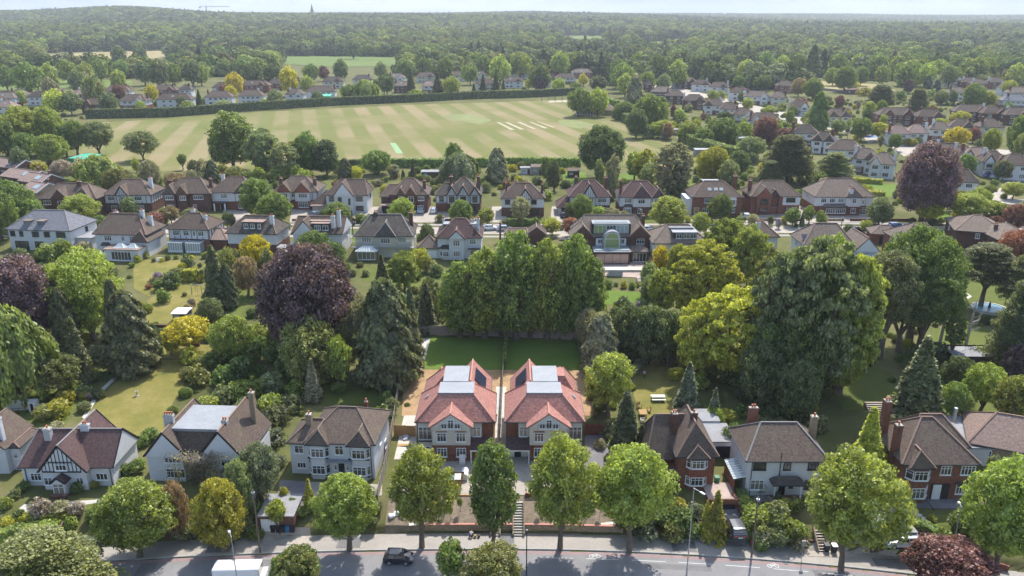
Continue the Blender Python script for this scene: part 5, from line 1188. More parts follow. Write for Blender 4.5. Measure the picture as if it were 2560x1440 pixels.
H2('cream_house', 'cream house with dark triple-pitched roof and scaffolding along its back wall', 958, 590, 148, D=10, rh=4.3, ins=(3.6, 3.4), walls='render_cream', roof='roof_dark', ridge='ridge_grey', gab=[(.08, 4.6, .5, 3.3, 1)], up=[(-.6, 2.3, 4), (.08, 2.3, 4, .5), (.66, 2.2, 4)], ch=[(-.35, 5, 10.2, 'brick_dark'), (.9, 6, 9.8, 'brick_dark')], more=m6)
h = House('garden_building', 'small cream outbuilding with brown pyramid roof beside the scaffolded house', 1072, 620, 2.6, walls='render_cream', roof='roof_tan', cat='outbuilding'); h.wall(-2.4, 2.4, 0, 5); h.roof(-2.4, 2.4, 0, 5, h=2.6, ins=(2.6, 2.6), ridge=True); h.box('garage_door', -.2, 1.9, -.05, 0, 0, 2.0, 'frame_white'); h.win(-1.4, 1, .9, 1.0, 1, 2, fm='frame_dark'); h.done()
def m8(h, hw, D):
    h.bay(-hw * .62, 0, 2.7, 2.8, .9, wins=[(.8, 1.3)], rh=.9, roofm='roof_dark'); h.box('rear_canopy', hw * .4, hw * .95, -1.2, 0, 2.6, 2.75, 'roof_dark')
    h.dormer(hw * .45, hw * .8, 3, 5.5, 6.3, 7.9, 'render_white', 'lead_flat'); h.dormer(-hw * .75, -hw * .45, 3, 5.5, 6.3, 7.9, 'roof_dark', 'lead_flat')
H2('white_house', 'white house with central projecting gable left of the giant lime trees', 1148, 594, 116, D=9, rh=3.8, roof='roof_plum', gab=[(-.12, 3.6, 1.0, 2.2)], up=[(-.12, 1.6, 3, 1.0, 1.5), (.62, 1.5, 3)], lo=[(-.12, 1.6, 3, 1.0, 1.5), (.62, 1.3, 3)], ch=[(.85, 3, 9.4, 'render_white', .7), (.6, 5, 8.8, 'render_white', .6), (-.8, 6, 8.7, 'render_white', .6)], more=m8)
h = House('garage', 'low brown-roofed garages showing above the lime trees', 1318, 584, 2.7, walls='brick_dark', roof='roof_brown', cat='garage'); h.wall(-5.5, 0, 0, 5); h.roof(-5.5, 0, 0, 5, h=.9, ins=(1, .5)); h.wall(.2, 4.6, -1, 5); h.roof(.2, 4.6, -1, 5, h=2.1, axis='y', ins=(0, 2), gm='brick_dark'); h.chimney(-7, 2, 5.2, .5, .5, 0, 'brick_dark', 1); h.done()
def m9(h, hw, D):
    h.box('loft_glazing_wall', -hw * .48, hw * .48, .6, 6, 5.7, 8.4, 'frame_white'); h.box('loft_roof', -hw * .52, hw * .52, .2, 6.4, 8.4, 8.65, 'lead_flat'); b = MB(); b.box(-hw * .45, hw * .45, 1.0, 2.6, 8.66, 8.75); b.build('rooflight_strip', 'glass_pale', h.root)
    b = MB(); b.box(-hw * .53, -hw * .48, .3, 6, 5.2, 8.4); b.box(hw * .48, hw * .53, .3, 6, 5.2, 8.4); b.build('dormer_cheeks', 'timber_black', h.root)
    h.win(-hw * .30, 6.0, 3.2, 2.1, 3, 1, y=.6, gm='glass_green'); h.win(hw * .30, 6.0, 3.2, 2.1, 3, 1, y=.6, gm='glass_pale'); h.win(0, 7.0, 2.6, 1.1, 3, 1, y=.6)
    b = MB(); n = 14; ro, ri = 2.15, 1.75; zc = 5.2
    for i in range(n):
        a0, a1 = math.pi * i / n, math.pi * (i + 1) / n
        P = [(ro * math.cos(a), y, zc + ro * math.sin(a)) for a in (a0, a1) for y in (-2.2, 1.2)]; Q = [(ri * math.cos(a), -2.2, zc + ri * math.sin(a)) for a in (a0, a1)]
        b.quad([P[0], P[1], P[3], P[2]]); b.quad([P[0], P[2], Q[1], Q[0]])
    b.box(-ro, -ri, -2.2, 1.2, 3.0, zc); b.box(ri, ro, -2.2, 1.2, 3.0, zc); b.build('arched_bay', 'lead_flat', h.root); h.win(0, 3.1, 3.5, 3.85, 1, 1, y=-2.1, arch=True, gm='glass_green', name='arched_window')
    for f in (-.27, .27): b = MB(); b.box(f * hw - 1.3, f * hw + 1.3, -.06, 0, 3.1, 5.0); b.build('white_panel', 'frame_white', h.root); h.win(f * hw, 3.7, 1.7, 1.1, 3, 1, y=-.06, fm='frame_white')
    h.wall(-hw * .5, hw * .45, -5.0, 0, 0, 2.9); h.box('terrace_roof', -hw * .52, hw * .47, -5.3, -.02, 2.9, 3.1, 'lead_flat'); b = MB()
    for f, w_ in ((-.33, 2.6), (.05, 2.6), (.33, 2.0)): b.box(f * hw - w_ / 2, f * hw + w_ / 2, -4.7, -3.4, 3.1, 3.3)
    b.build('rooflights', 'glass_pale', h.root); h.win(-hw * .02, .05, hw * .88, 2.5, 4, 1, y=-5.0, fm='frame_dark', gm='glass_blind', name='sliding_doors')
    h.wall(hw * .5, hw * .98, -3.5, 0, 0, 2.6); h.roof(hw * .5, hw * .98, -3.8, 0, 2.6, 1.3, axis='x', ins=(2, 2), o=.3, m='roof_tan'); h.win(hw * .74, .1, 3.2, 2.2, 4, 1, y=-3.5)
    h.box('terrace_wall', -hw * .45, hw * .78, -10.6, -8.2, -1.5, .25, 'stone_pale'); h.box('garden_store', -1.9, 1.3, -13.2, -11.4, -.8, 1.0, 'render_grey'); h.box('store_lid', -2.0, 1.4, -13.3, -11.3, 1.0, 1.1, 'frame_white')
H2('brick_house', 'modernised brick house with arched window, glazed loft and garden terrace', 1528, 592, 190, D=10, rh=4.4, ins=(3.0, 3.0), walls='brick_dark', roof='roof_tan', ridge='roof_tan', gab=[(-.78, 5.4, .3, 3.1, 0, 'brick_dark'), (.78, 5.2, .3, 3.1, 0, 'brick_dark')], up=[(-.82, 1.5, 3, .3), (.80, 1.9, 3, .3)], ch=[(.96, 6, 9.2, 'brick_dark', .8)], side=False, more=m9)
def m10(h, hw, D):
    h.dormer(-hw * .28, hw * .62, .9, 6, 5.6, 7.7, 'roof_dark', 'lead_flat', [(-hw * .05, 6.3, 1.4, 1.2, 2), (hw * .22, 6.3, 1.4, 1.2, 2), (hw * .48, 6.3, 1.4, 1.2, 2)]); h.box('flat_top', -hw * .35, hw * .55, 3.5, 7, 8.0, 8.3, 'lead_flat'); h.win(.1, .2, 4, 2.2, 4, 1, gm='glass_pale')
H2('white_house', 'white house with pale tan roof and three-window box dormer right of the arched-window house', 1702, 608, 142, D=10, rh=3.4, ins=(4.2, 4.2), roof='roof_tan', ridge='roof_tan', up=[(-.05, 2, 4), (.5, 1.8, 3)], more=m10)
H2('white_house', 'white house with brown roof and white gable chimney right of centre in the middle row', 1912, 592, 74, D=8, rh=3.4, ch=[(-.5, 1, 8.8, 'render_white')], up=[(0, 1.4, 3)])
def m12(h, hw, D):
    b = MB(); M = Matrix.Translation((-hw * .75, 2.0, 6.4)) @ Matrix.Rotation(R(38), 4, 'X'); b.box(-1.5, 1.5, -1, 1, .2, .3, 0, M); b.build('solar_panel', 'glass_solar', h.root)
    h.dormer(hw * .15, hw * .55, .3, 3, 5.3, 7.2, 'render_cream', 'roof_tan', [(hw * .35, 5.7, 1.8, 1.3, 2)])
H2('brown_roofed_house', 'brown-roofed house with small gable window partly hidden behind the tallest tree', 2072, 612, 128, D=9, rh=4.2, roof='roof_tan', walls='render_white', ins=(4, 3), up=[(.7, 1.2, 2)], more=m12)
def m13(h, hw, D):
    b = MB(); M = Matrix.Translation((-hw * .6, 4.5, 5.1)) @ Matrix.Rotation(R(-42), 4, 'Y'); b.box(-1.5, 1.5, -2.5, 2.5, .02, .12, 0, M); b.build('solar_panel', 'glass_solar', h.root)
    b = MB(); M = Matrix.Translation((0, -1.6, 2.6)) @ Matrix.Rotation(R(15), 4, 'X'); b.box(-2.8, 2.8, -1.5, 1.5, 0, .1, 0, M); o = b.build('conservatory_roof', 'glass_pale', h.root)
    b = MB()
    for i in range(8): b.box(-2.8 + i * .8 - .05, -2.8 + i * .8 + .05, -1.5, 1.5, .09, .18, 0, M)
    b.build('glazing_bars', 'frame_white', o); h.box('conservatory_wall', -2.8, 2.8, -3.1, -.02, 0, 2.2, 'frame_white')
H2('white_house', 'small white gabled house with dark solar panels beside the tallest tree', 2166, 628, 66, e=3.6, D=9, rh=3.4, ins=(0, 0), axis='y', roof='roof_tan', up=[(0, 1.8, 4)], more=m13, side=False)
h = House('garage', 'brick garage with brown hipped roof beside the round bush in the middle street', 2216, 586, 2.6, walls='brick_red', roof='roof_tan', cat='garage', yaw=-12); h.wall(-3.4, 3.4, 0, 6); h.roof(-3.4, 3.4, 0, 6, h=1.8, ins=(2.8, 2.8)); h.box('garage_door', -1.5, 1.5, -.05, 0, 0, 2.1, 'timber_black'); h.done()
H2('brick_house', 'red brick house with brown roof behind the broad green tree at right', 2318, 606, 128, D=10, rh=3.6, walls='brick_red', roof='roof_tan', up=[(.72, 1.7, 3), (-.5, 1.6, 3)], lo=[(.72, 1.6, 2)])
H2('brick_house', 'dark brick house with striped tan roof near the right edge', 2452, 580, 118, D=13, rh=2.9, ins=(5, 5), walls='brick_dark', roof='roof_tan', yaw=-18, up=[(-.1, 1.0, 2)], ch=[(.55, -.2, 7.6, 'brick_dark', .8, 0)])
H2('brick_house', 'right-hand dark brick wing with striped tan roof at the right edge', 2545, 600, 100, D=13, rh=2.9, ins=(5, 5), walls='brick_dark', roof='roof_tan', yaw=-2, up=[(-.1, 1.4, 2)])
# --- row 3 (street fronts)
H2('brick_house', 'dark brick house with two front gables at the left end of the street row', 168, 497, 150, D=9, rh=3.7, walls='brick_dark', gab=[(-.22, 4.6, .8, 3.0, 0, 'brick_dark'), (.55, 5.2, 1.2, 3.2, 1)], up=[(-.72, 2.2, 3), (-.42, 1.2, 2), (-.16, 2.2, 3, .8)], lo=[(-.7, 2.4, 3), (-.1, 3.0, 4, .8)], ch=[(.25, 4, 9.6, 'brick_dark', 1.3)])
def s2(h, hw, D): h.timber(0.3, D - .3, .2, 2.6, n=5, fc='r', y=hw)
H2('half_timbered_house', 'half-timbered house with small steep gable and white chimney, second in the street row', 318, 487, 122, D=9.5, rh=3.8, gab=[(-.18, 3.2, .9, 2.7, 0, 1)], walls='render_white', lowm='brick_dark', up=[(-.72, 1.8, 3), (-.16, 1.4, 3, .9), (.45, 2.2, 4)], lo=[(-.6, 2.2, 4), (.5, 2, 4)], tim=True, ch=[(.82, 4, 9.6, 'render_white', 1.0)])
H2('brick_house', 'grey-brown brick house with small central gable left of the twin-rooflight house', 466, 484, 122, D=9.5, rh=3.9, walls='brick_dark', gab=[(-.15, 2.8, 1.0, 2.6, 0, 'brick_dark'), (-.72, 3.4, .6, 2.6, 1)], up=[(-.72, 2.4, 4, .6), (-.12, 1.8, 3, 1.0), (.5, 2.8, 5)], lo=[(-.72, 2.2, 4, .6), (.3, 1, 2, 0, 2)], ch=[(-.85, 4, 8.6, 'brick_dark'), (.88, 4, 9, 'brick_dark')])
def s4(h, hw, D):
    for f in (-.25, .0): h.skylight(f * hw, 1.9, 6.8, R(40), .9, 1.3)
    b = MB(); b.box(-hw * .9, -hw * .25, -1.6, 0, 2.3, 2.5); o = b.build('porch_roof', 'roof_dark', h.root); b = MB(); b.box(-hw * .86, -hw * .8, -1.5, -1.3, 0, 2.3); b.box(-hw * .36, -hw * .3, -1.5, -1.3, 0, 2.3); b.build('porch_posts', 'frame_white', o); h.door(-hw * .5, 0, 1.4, 2.1)
H2('white_house', 'white and brick house with two rooflights and half-timbered bay left of the street trees', 580, 481, 112, D=9.5, rh=3.9, roof='roof_brown', lowm='brick_red', gab=[(.5, 4.2, .8, 2.9, 1, 1)], up=[(-.4, 1.9, 4), (.5, 2.4, 4, .8)], lo=[(.5, 2.6, 5, .8)], ch=[(-.75, 7, 9.4, 'render_white')], more=s4)
H2('half_timbered_house', 'black and white half-timbered house with two brown gables right of the dark trees', 740, 479, 112, D=10, rh=3.9, gab=[(-.55, 3.6, .6, 2.8, 0, 'hung_tile'), (.32, 4.4, .9, 3.0, 0, 'hung_tile')], lowm='brick_red', tim=True, up=[(-.5, 1.5, 3, .6), (-.1, 1.5, 3), (.34, 2.6, 4, .9)], lo=[(.34, 2.8, 5, .9, 1.7)], ch=[(-.8, 3, 8.8, 'brick_dark'), (.8, 3, 8.8, 'brick_dark')])
def s6(h, hw, D):
    h.wall(-hw - 4.5, -hw, 1, 7, 0, 2.6); h.roof(-hw - 4.6, -hw + 1.5, .6, 7, 2.5, 3.6, axis='x', ins=(4.5, 0), gm='none'); h.box('carport_roof', -hw - 4.6, -hw, -1.5, .8, 2.4, 2.55, 'roof_pink'); h.box('arched_stair_window', 0.6, 1.3, -1.05, -.98, 2.6, 4.6, 'glass')
H2('white_house', 'white house with tall pointed central gable and clipped cypress at its corner', 866, 488, 108, D=9, rh=3.9, gab=[(-.12, 5.4, 1.0, 4.0)], frame='frame_dark', up=[(-.72, 1.7, 3), (-.3, 1.1, 2, 1.0), (.62, 2.0, 4)], lo=[(.62, 2.2, 4)], ins=(4, 1.5), more=s6)
def s7(h, hw, D):
    h.wall(-hw - 3, -hw, 1.5, 8, 0, 4.6); h.roof(-hw - 3, -hw + 2, 1.2, 8.5, 4.5, 3, ins=(2.4, 0), gm='none'); h.box('garage_roof', -hw - 3, -hw + 3, -2.2, 1, 2.5, 2.7, 'roof_pink'); h.box('garage_door', -hw - 2.2, -hw + 2.4, -1.8, -1.7, 0, 2.3, 'timber_black')
H2('brick_house', 'dark brick house with two pointed half-dormers and wide garage', 1022, 487, 98, D=10, rh=4.1, walls='brick_dark', gab=[(-.42, 2.2, .6, 2.3, 0, 'brick_dark'), (.12, 2.6, .6, 2.6, 0, 'brick_dark')], up=[(-.42, 1.4, 2, .6, 1.8), (.12, 1.5, 2, .6, 1.8), (.66, 1.8, 3)], lo=[(.6, 1.8, 3)], ch=[(.8, 3, 9, 'brick_dark')], more=s7)
def s8(h, hw, D): h.wall(-hw - 3.2, -hw, 1, 8, 0, 5); h.roof(-hw - 3.2, -hw + 2, 1, 8, 4.9, 3, ins=(2.6, 0), gm='none'); h.timber(-hw - 3.1, -hw - .1, 2.75, 4.8, n=3, y=1); h.win(-hw - 1.6, 3.2, 1.3, 1.4, 2, 2, y=1); h.mb(h.W, 'brick_red').box(-hw - 3.25, -hw, .9, 7.9, -.4, 2.6)
H2('half_timbered_house', 'mock-Tudor house with three pointed black and white gables', 1158, 487, 90, D=10, rh=4.3, gab=[(-.68, 2.5, .7, 2.7, 0, 1), (0, 2.7, .9, 2.9, 0, 1), (.7, 2.4, .7, 2.6, 0, 1)], lowm='brick_dark', tim=True, frame='frame_dark', roof='roof_dark', ridge='ridge_clay', up=[(-.68, 1.6, 3, .7, 1.6), (0, 1.7, 3, .9, 1.6), (.7, 1.5, 3, .7, 1.6)], lo=[(.68, 1.8, 3, .7)], ch=[(-.75, 4, 10, 'brick_dark', 1.0), (.88, 4, 10, 'brick_dark', .9)], more=s8)
H2('half_timbered_house', 'white house with single half-timbered pointed gable behind the feathery tree', 1307, 496, 112, D=9, rh=3.7, gab=[(.12, 3.4, .6, 3.0, 0, 1)], lowm='brick_dark', up=[(-.72, 1.5, 2), (.5, 1.9, 3, .0), (.14, 1.4, 2, .6)], lo=[(.6, 1.9, 3)], ch=[(-.78, 3, 9, 'brick_dark', .5), (.92, 3, 8.8, 'brick_dark', .6)], frame='frame_dark')
def s10(h, hw, D): h.wall(-hw - 3, -hw, 0, 7, 0, 2.6); h.roof(-hw - 3.4, -hw + .8, -.2, 7, 2.2, 3.3, axis='x', ins=(3.6, 0), gm='none'); h.timber(-hw - 2.2, -hw, .3, 3.3, n=5); h.box('garage_door', -hw - 2.3, -hw + .5, -.12, -.02, 0, 2.2, 'timber_black')
H2('half_timbered_house', 'half-timbered house with tall steep gable sweeping down over its garage', 1475, 492, 108, D=9.5, rh=4.0, gab=[(-.05, 3.8, 1.0, 3.9, 0, 1)], tim=True, lowm='brick_dark', roof='roof_plum', up=[(-.45, 1.4, 2), (0, 1.9, 3, 1.0), (.6, 2.5, 4)], lo=[(.6, 2.2, 3)], ch=[(.85, 5, 10, 'brick_dark'), (-.6, 8, 9.6, 'brick_dark')], more=s10)
def s11(h, hw, D): h.bay(-hw * .6, 0, 2.6, 2.6, .7, wins=[(.8, 1.3)], rh=.8, roofm='roof_dark'); h.win(.42 * hw, 2.6, .8, 2.2, 1, 3)
H2('white_house', 'white house with grey-brown roof of three crossing pyramids and tall left chimney', 1603, 493, 112, D=9, rh=4.0, roof='roof_plum', lowm='brick_dark', gab=[(.02, 5.0, .9, 3.4, 1), (.82, 3.4, .5, 2.6, 1)], up=[(-.62, 2.0, 3), (.0, 2.0, 3, .9), (.78, 1.9, 3, .5)], lo=[(-.05, 1.3, 2, .9), (.3, 1.2, 1, 0, 2.0)], ch=[(-.95, 1.6, 9.8, 'brick_dark', .7, 0)], more=s11)
def s12(h, hw, D):
    for f in (-.28, -.02, .2): h.skylight(f * hw, 2.1, 7.2, R(38), 1.0, 1.1)
    h.box('rear_dormer_roof', -hw * .45, hw * .25, 4.8, 8.5, 8.7, 8.95, 'lead_flat'); h.bay(hw * .55, 2.7, 5.2, 3.4, .8, m='frame_white', wins=[(3.3, 1.5)], cols=3); h.wall(-hw - 1.8, -hw, .8, 8, 0, 4.8, 'render_white'); h.door(-hw * .82, 0, 1.3, 2.2, m='wood_new')
H2('brick_house', 'red brick house with three rooflights in its front slope and white bay', 1794, 493, 128, D=10, rh=3.9, ins=(4.4, 5), walls='brick_red', up=[(-.42, 1.6, 3)], lo=[(-.45, 1.8, 3), (.6, 2.2, 4)], ch=[(.9, 6, 10.4, 'brick_red', 1.1)], more=s12)
def s13(h, hw, D):
    h.mb(h.W, 'render_white').box(.3 * hw, hw, -.06, 0, 2.8, 5.1); h.T.box(hw * .02, hw * .12, -.1, 0, .2, 5.2)
    h.bay(-hw * .5, 0, 5.2, 3.2, .7, m='brick_red', wins=[(.8, 1.4), (3.3, 1.4)], cols=3)
H2('brick_house', 'red brick house with white pillars, dark leaded windows and tiny timbered gable', 1940, 491, 128, D=9.5, rh=3.8, walls='brick_red', frame='frame_dark', gab=[(-.5, 4.2, .7, 2.8, 0, 'hung_tile'), (-.08, 2.2, .3, 2.0, 0, 1)], up=[(-.06, 1.4, 3), (.62, 2.7, 5)], lo=[(.6, 2.2, 3)], ch=[(-.9, 5, 9, 'brick_red')], more=s13)
def s14(h, hw, D):
    h.roof(-hw * .72, hw * .1, -1.3, 1, 2.5, .9, axis='x', ins=(.8, .4), o=.2, ridge=False); h.mb(h.W, 'brick_red').box(-hw * .72, hw * .1, -1.2, 0, -.4, 2.5); h.bay(hw * .62, 2.9, 5.0, 2.0, .7, wins=[(3.4, 1.2)], cols=2); h.win(-.5 * hw, .8, 2.6, 1.4, 4, 2, y=-1.2); h.win(-.15 * hw, .8, 2.8, 1.4, 5, 2, y=-1.2)
    h.win(hw * .72, .2, 4.0, 2.1, 5, 2, y=-.3, name='glazed_porch'); h.box('canopy', hw * .5, hw * .8, -.8, -.05, 2.5, 2.7, 'roof_dark')
H2('white_house', 'long white and brick house with big tan roof left of the great copper beech', 2112, 492, 150, D=11, rh=4.4, ins=(5, 5), roof='roof_tan', lowm='brick_red', gab=[(.28, 4.2, .9, 2.8, 1)], up=[(-.72, 1.6, 3), (-.42, 1.6, 3), (-.12, 1.6, 3), (.3, 1.1, 2, .9)], lo=[(.3, 1.4, 2, .9)], ch=[(.18, -.3, 7.6, 'render_white', 1.0, 5.5)], more=s14)
# left-hand bungalows
for i, (u, v, wp, lab) in enumerate([(10, 418, 90, 'topmost brown-roofed chalet with rooflight at the left edge'), (45, 446, 100, 'middle brown-roofed chalet with white edging at the left edge'), (78, 456, 70, 'lower chalet with white verge and small window at the left edge'), (75, 480, 55, 'tan brick chalet with stout chimney just behind the first street house')]):
    h = House('chalet_house', lab, u, v, 3.6, -28, walls='brick_tan' if i == 3 else 'brick_dark', roof='roof_pink'); W = wp * h.k
    h.wall(-W * .7, W * .5, 0, 8); h.roof(-W * .7, W * .5, 0, 8, h=2.3, axis='x', ins=(0, 0), o=.5); b = MB(); q = W * .5 + .5
    b.bar((q, -.5, 3.75), (q, 4, 6.05), .12, .25); b.bar((q, 8.5, 3.75), (q, 4, 6.05), .12, .25); b.build('white_verge', 'frame_white', h.root)
    h.win(3.5, 2.6, 1.8, .8, 2, 1, 'r', W * .5); h.win(-1, 1.2, 2, 1.2, 3, 2)
    h.skylight(W * .1, 2.0, 4.95, R(28), 2.6, 2.0); h.chimney(W * .3, 5, 7, .8, .8, 4, 'brick_dark', 1); h.done()
# ================================================================ FAR HOUSES
ORD = ['first', 'second', 'third', 'fourth', 'fifth', 'sixth', 'seventh', 'eighth', 'ninth', 'tenth', 'eleventh', 'twelfth', 'thirteenth', 'fourteenth', 'fifteenth', 'sixteenth', 'seventeenth', 'eighteenth', 'nineteenth', 'twentieth']
def ordn(i):
    if i < 20: return ORD[i]
    t = ['', '', 'twenty', 'thirty', 'forty', 'fifty', 'sixty', 'seventy', 'eighty', 'ninety']
    tens = {2: 'twentieth', 3: 'thirtieth', 4: 'fortieth', 5: 'fiftieth', 6: 'sixtieth', 7: 'seventieth', 8: 'eightieth', 9: 'ninetieth'}
    n = i + 1
    if n >= 100: return 'hundred and ' + (ordn(n - 101) if n > 100 else 'first')
    return tens[n // 10] if n % 10 == 0 else t[n // 10] + '-' + ORD[n % 10 - 1]
WN = {'render_white': 'white', 'render_cream': 'cream', 'brick_red': 'red brick', 'brick_dark': 'dark brick', 'brick_tan': 'tan brick'}
RN = {'roof_brown': 'brown', 'roof_dark': 'dark', 'roof_tan': 'tan', 'roof_plum': 'plum-brown', 'roof_pink': 'pinkish', 'roof_slate': 'grey'}
FARH = []
def H3(u, v, wpx, wm, rm, yaw=0, g=0, zone='', tim=0, e=5.2, D=9, rh=3.6):
    h = House('house', '', u, v, e, yaw, 'house', 'houses ' + zone, walls=wm, roof=rm, ridge='ridge_clay' if rm != 'roof_tan' else 'roof_tan')
    W = wpx * h.k; W = max(8, min(W, 26)); hw = W / 2
    h.wall(-hw, hw, 0, D); h.roof(-hw, hw, 0, D, h=rh, ins=(min(hw * .8, 4.2), min(hw * .8, 4.2)), o=.4)
    far = h.p.y > 500
    if tim == 0 and wm == 'render_white' and rnd.random() < .4: h.mb(h.W, 'brick_red').box(-hw - .05, hw + .05, -.05, D + .05, -.5, 2.5)
    if g:
        for f in ([g * .5] if abs(g) < 2 else [-.5, .5]):
            c = f * hw; gw = min(4.6, hw * .8); h.wall(c - gw / 2, c + gw / 2, -1, 1); h.roof(c - gw / 2, c + gw / 2, -1, 5, e, 2.8, axis='y', ins=(0 if rnd.random() < .6 else gw * .4, .5), o=.35, barge=1 if tim else None)
            h.win(c, 3.4, 2.0, 1.4, 3, 1, y=-1); h.win(c, .8, 2.0, 1.5, 3, 1, y=-1)
            if tim: h.timber(c - gw / 2, c + gw / 2, 2.7, e, n=5, y=-1, w=.2)
    n = 2 if W < 14 else 4
    for i in range(n):
        f = -.78 + 1.56 * (i + .5) / n
        if g and abs(f * hw - (g * .5 * hw if abs(g) < 2 else math.copysign(.5 * hw, f))) < 2.6: continue
        h.win(f * hw, 3.5, 1.9, 1.3, 3, 1); h.win(f * hw, .8, 2.0, 1.5, 3, 1)
    fc, yy = ('r', hw) if math.sin(R(yaw)) < .1 and h.p.x < 0 else ('l', -hw)
    h.win(3, 3.4, 1.4, 1.3, 2, 1, fc, yy)
    h.chimney(rnd.choice([-1, 1]) * hw * rnd.uniform(.5, .95), rnd.uniform(3, 6), e + rh + .9, 1.0, .9, e - .5, rnd.choice(['render_white', 'brick_dark', 'brick_red']), 1)
    if rnd.random() < .35: h.skylight(rnd.uniform(-.3, .3) * hw, 2.3, e + 1.95, R(38), .9, 1.1)
    h.done(); FARH.append((h.root, f'{WN[wm]} {"half-timbered " if tim else ""}house with {RN[rm]} roof', zone, u)); return h
W_, C_, B_, K_ = 'render_white', 'render_cream', 'brick_red', 'brick_dark'
Z1 = 'beyond the playing field'
for a in [(2, 246, 66, W_, 'roof_tan'), (8, 268, 44, W_, 'roof_pink'), (42, 238, 40, W_, 'roof_brown'), (98, 243, 62, W_, 'roof_dark', 0, 1, 1), (128, 228, 26, B_, 'roof_brown'), (213, 236, 66, B_, 'roof_pink', 0, 1), (232, 262, 58, B_, 'roof_brown', 0, -1), (290, 228, 62, W_, 'roof_brown'), (331, 252, 66, W_, 'roof_brown', 0, 1), (410, 226, 62, B_, 'roof_brown', 0, 1), (434, 249, 84, W_, 'roof_brown'), (462, 225, 30, W_, 'roof_dark'), (545, 243, 66, W_, 'roof_brown'), (552, 219, 44, W_, 'roof_dark', 0, 1), (626, 240, 60, W_, 'roof_brown'), (636, 214, 70, B_, 'roof_brown', 0, 1), (686, 210, 36, B_, 'roof_dark'), (735, 236, 44, W_, 'roof_brown', 0, 1), (758, 208, 40, C_, 'roof_dark'), (801, 229, 70, W_, 'roof_brown'), (831, 204, 52, C_, 'roof_dark', 0, 1), (905, 199, 48, C_, 'roof_dark'), (990, 195, 42, W_, 'roof_tan', 0, 1), (1000, 215, 30, B_, 'roof_tan'), (1063, 192, 46, C_, 'roof_brown', 0, 1, 1), (1072, 215, 34, W_, 'roof_pink'), (1138, 189, 48, C_, 'roof_brown'), (1196, 188, 40, W_, 'roof_brown', 0, 1), (1214, 209, 50, C_, 'roof_brown'), (1290, 183, 72, W_, 'roof_brown', 0, 2, 1), (1283, 204, 50, W_, 'roof_brown', 0, 1), (1366, 183, 66, B_, 'roof_brown', 0, 1), (1350, 202, 56, C_, 'roof_dark'), (1415, 195, 50, W_, 'roof_brown'), (1456, 182, 52, B_, 'roof_tan'), (540, 163, 34, B_, 'roof_brown')]:
    H3(*a[:5], zone=Z1, yaw=a[5] if len(a) > 5 else 4, g=a[6] if len(a) > 6 else 0, tim=a[7] if len(a) > 7 else 0)
Z2 = 'among the streets at upper right'
for a in [(1573, 208, 36, K_, 'roof_brown', -20), (1612, 212, 30, K_, 'roof_brown', -20), (1672, 192, 30, W_, 'roof_tan', -20), (1700, 203, 40, W_, 'roof_tan', -15, 1, 1), (1722, 205, 34, K_, 'roof_tan', -15, 1, 1), (1752, 212, 44, W_, 'roof_brown', -15, 1), (1796, 218, 48, W_, 'roof_brown', -18, 1, 1), (1848, 232, 48, W_, 'roof_brown', -18, 1, 1), (1894, 242, 62, W_, 'roof_tan', -10, 1), (1948, 244, 38, C_, 'roof_tan', -10), (1998, 267, 48, W_, 'roof_brown', -10, 1, 1), (1655, 230, 52, K_, 'roof_tan', -10), (1688, 240, 46, K_, 'roof_brown', -10), (1735, 252, 56, K_, 'roof_brown', -12, 1), (1785, 264, 52, W_, 'roof_brown', -14, -1), (1823, 273, 46, W_, 'roof_brown', -14), (1858, 288, 56, W_, 'roof_brown', -14, 1), (1912, 302, 80, W_, 'roof_brown', -10, -1), (1965, 215, 44, B_, 'roof_brown', -8), (2012, 334, 62, W_, 'roof_dark', -20, 0), (2058, 352, 54, W_, 'roof_dark', -22, 2), (2112, 375, 78, W_, 'roof_brown', -24, 0), (2160, 398, 44, W_, 'roof_tan', -28, 1), (2205, 410, 56, W_, 'roof_tan', -28, -1), (2098, 291, 60, C_, 'roof_brown', 0, 2, 1), (2245, 288, 92, B_, 'roof_brown', -4, 2, 1), (2328, 292, 66, B_, 'roof_brown', -6, 1), (2250, 335, 44, W_, 'roof_pink', -10), (2295, 333, 46, W_, 'roof_pink', -14), (2350, 325, 44, W_, 'roof_tan', -20), (2405, 318, 56, W_, 'roof_brown', -16, 1), (2430, 280, 80, K_, 'roof_brown', -14, 1), (2488, 284, 60, K_, 'roof_brown', -6, 1), (2545, 288, 60, K_, 'roof_brown', -6, 1), (2480, 318, 56, C_, 'roof_brown', -10), (2372, 385, 86, W_, 'roof_brown', -20), (2408, 392, 40, W_, 'roof_tan', -25, 1, 1), (2446, 396, 74, C_, 'roof_pink', -14), (2488, 406, 52, W_, 'roof_brown', -14, 2, 1), (2545, 414, 70, W_, 'roof_brown', -10), (2352, 197, 40, W_, 'roof_tan', 0), (2386, 200, 46, W_, 'roof_slate', 0), (2428, 206, 40, B_, 'roof_brown', 0), (2450, 210, 36, B_, 'roof_brown', -10), (2395, 232, 40, W_, 'roof_tan', -20), (2495, 206, 40, B_, 'roof_brown', 0), (2530, 220, 44, W_, 'roof_brown', 0, 1), (2552, 232, 50, W_, 'roof_tan', 0, 1, 1), (2540, 252, 60, W_, 'roof_slate', -10), (2410, 455, 50, W_, 'roof_dark', -20)]:
    H3(*a[:5], zone=Z2, yaw=a[5], g=a[6] if len(a) > 6 else 0, tim=a[7] if len(a) > 7 else 0, D=8.5)
Z3 = 'half lost among the far trees'
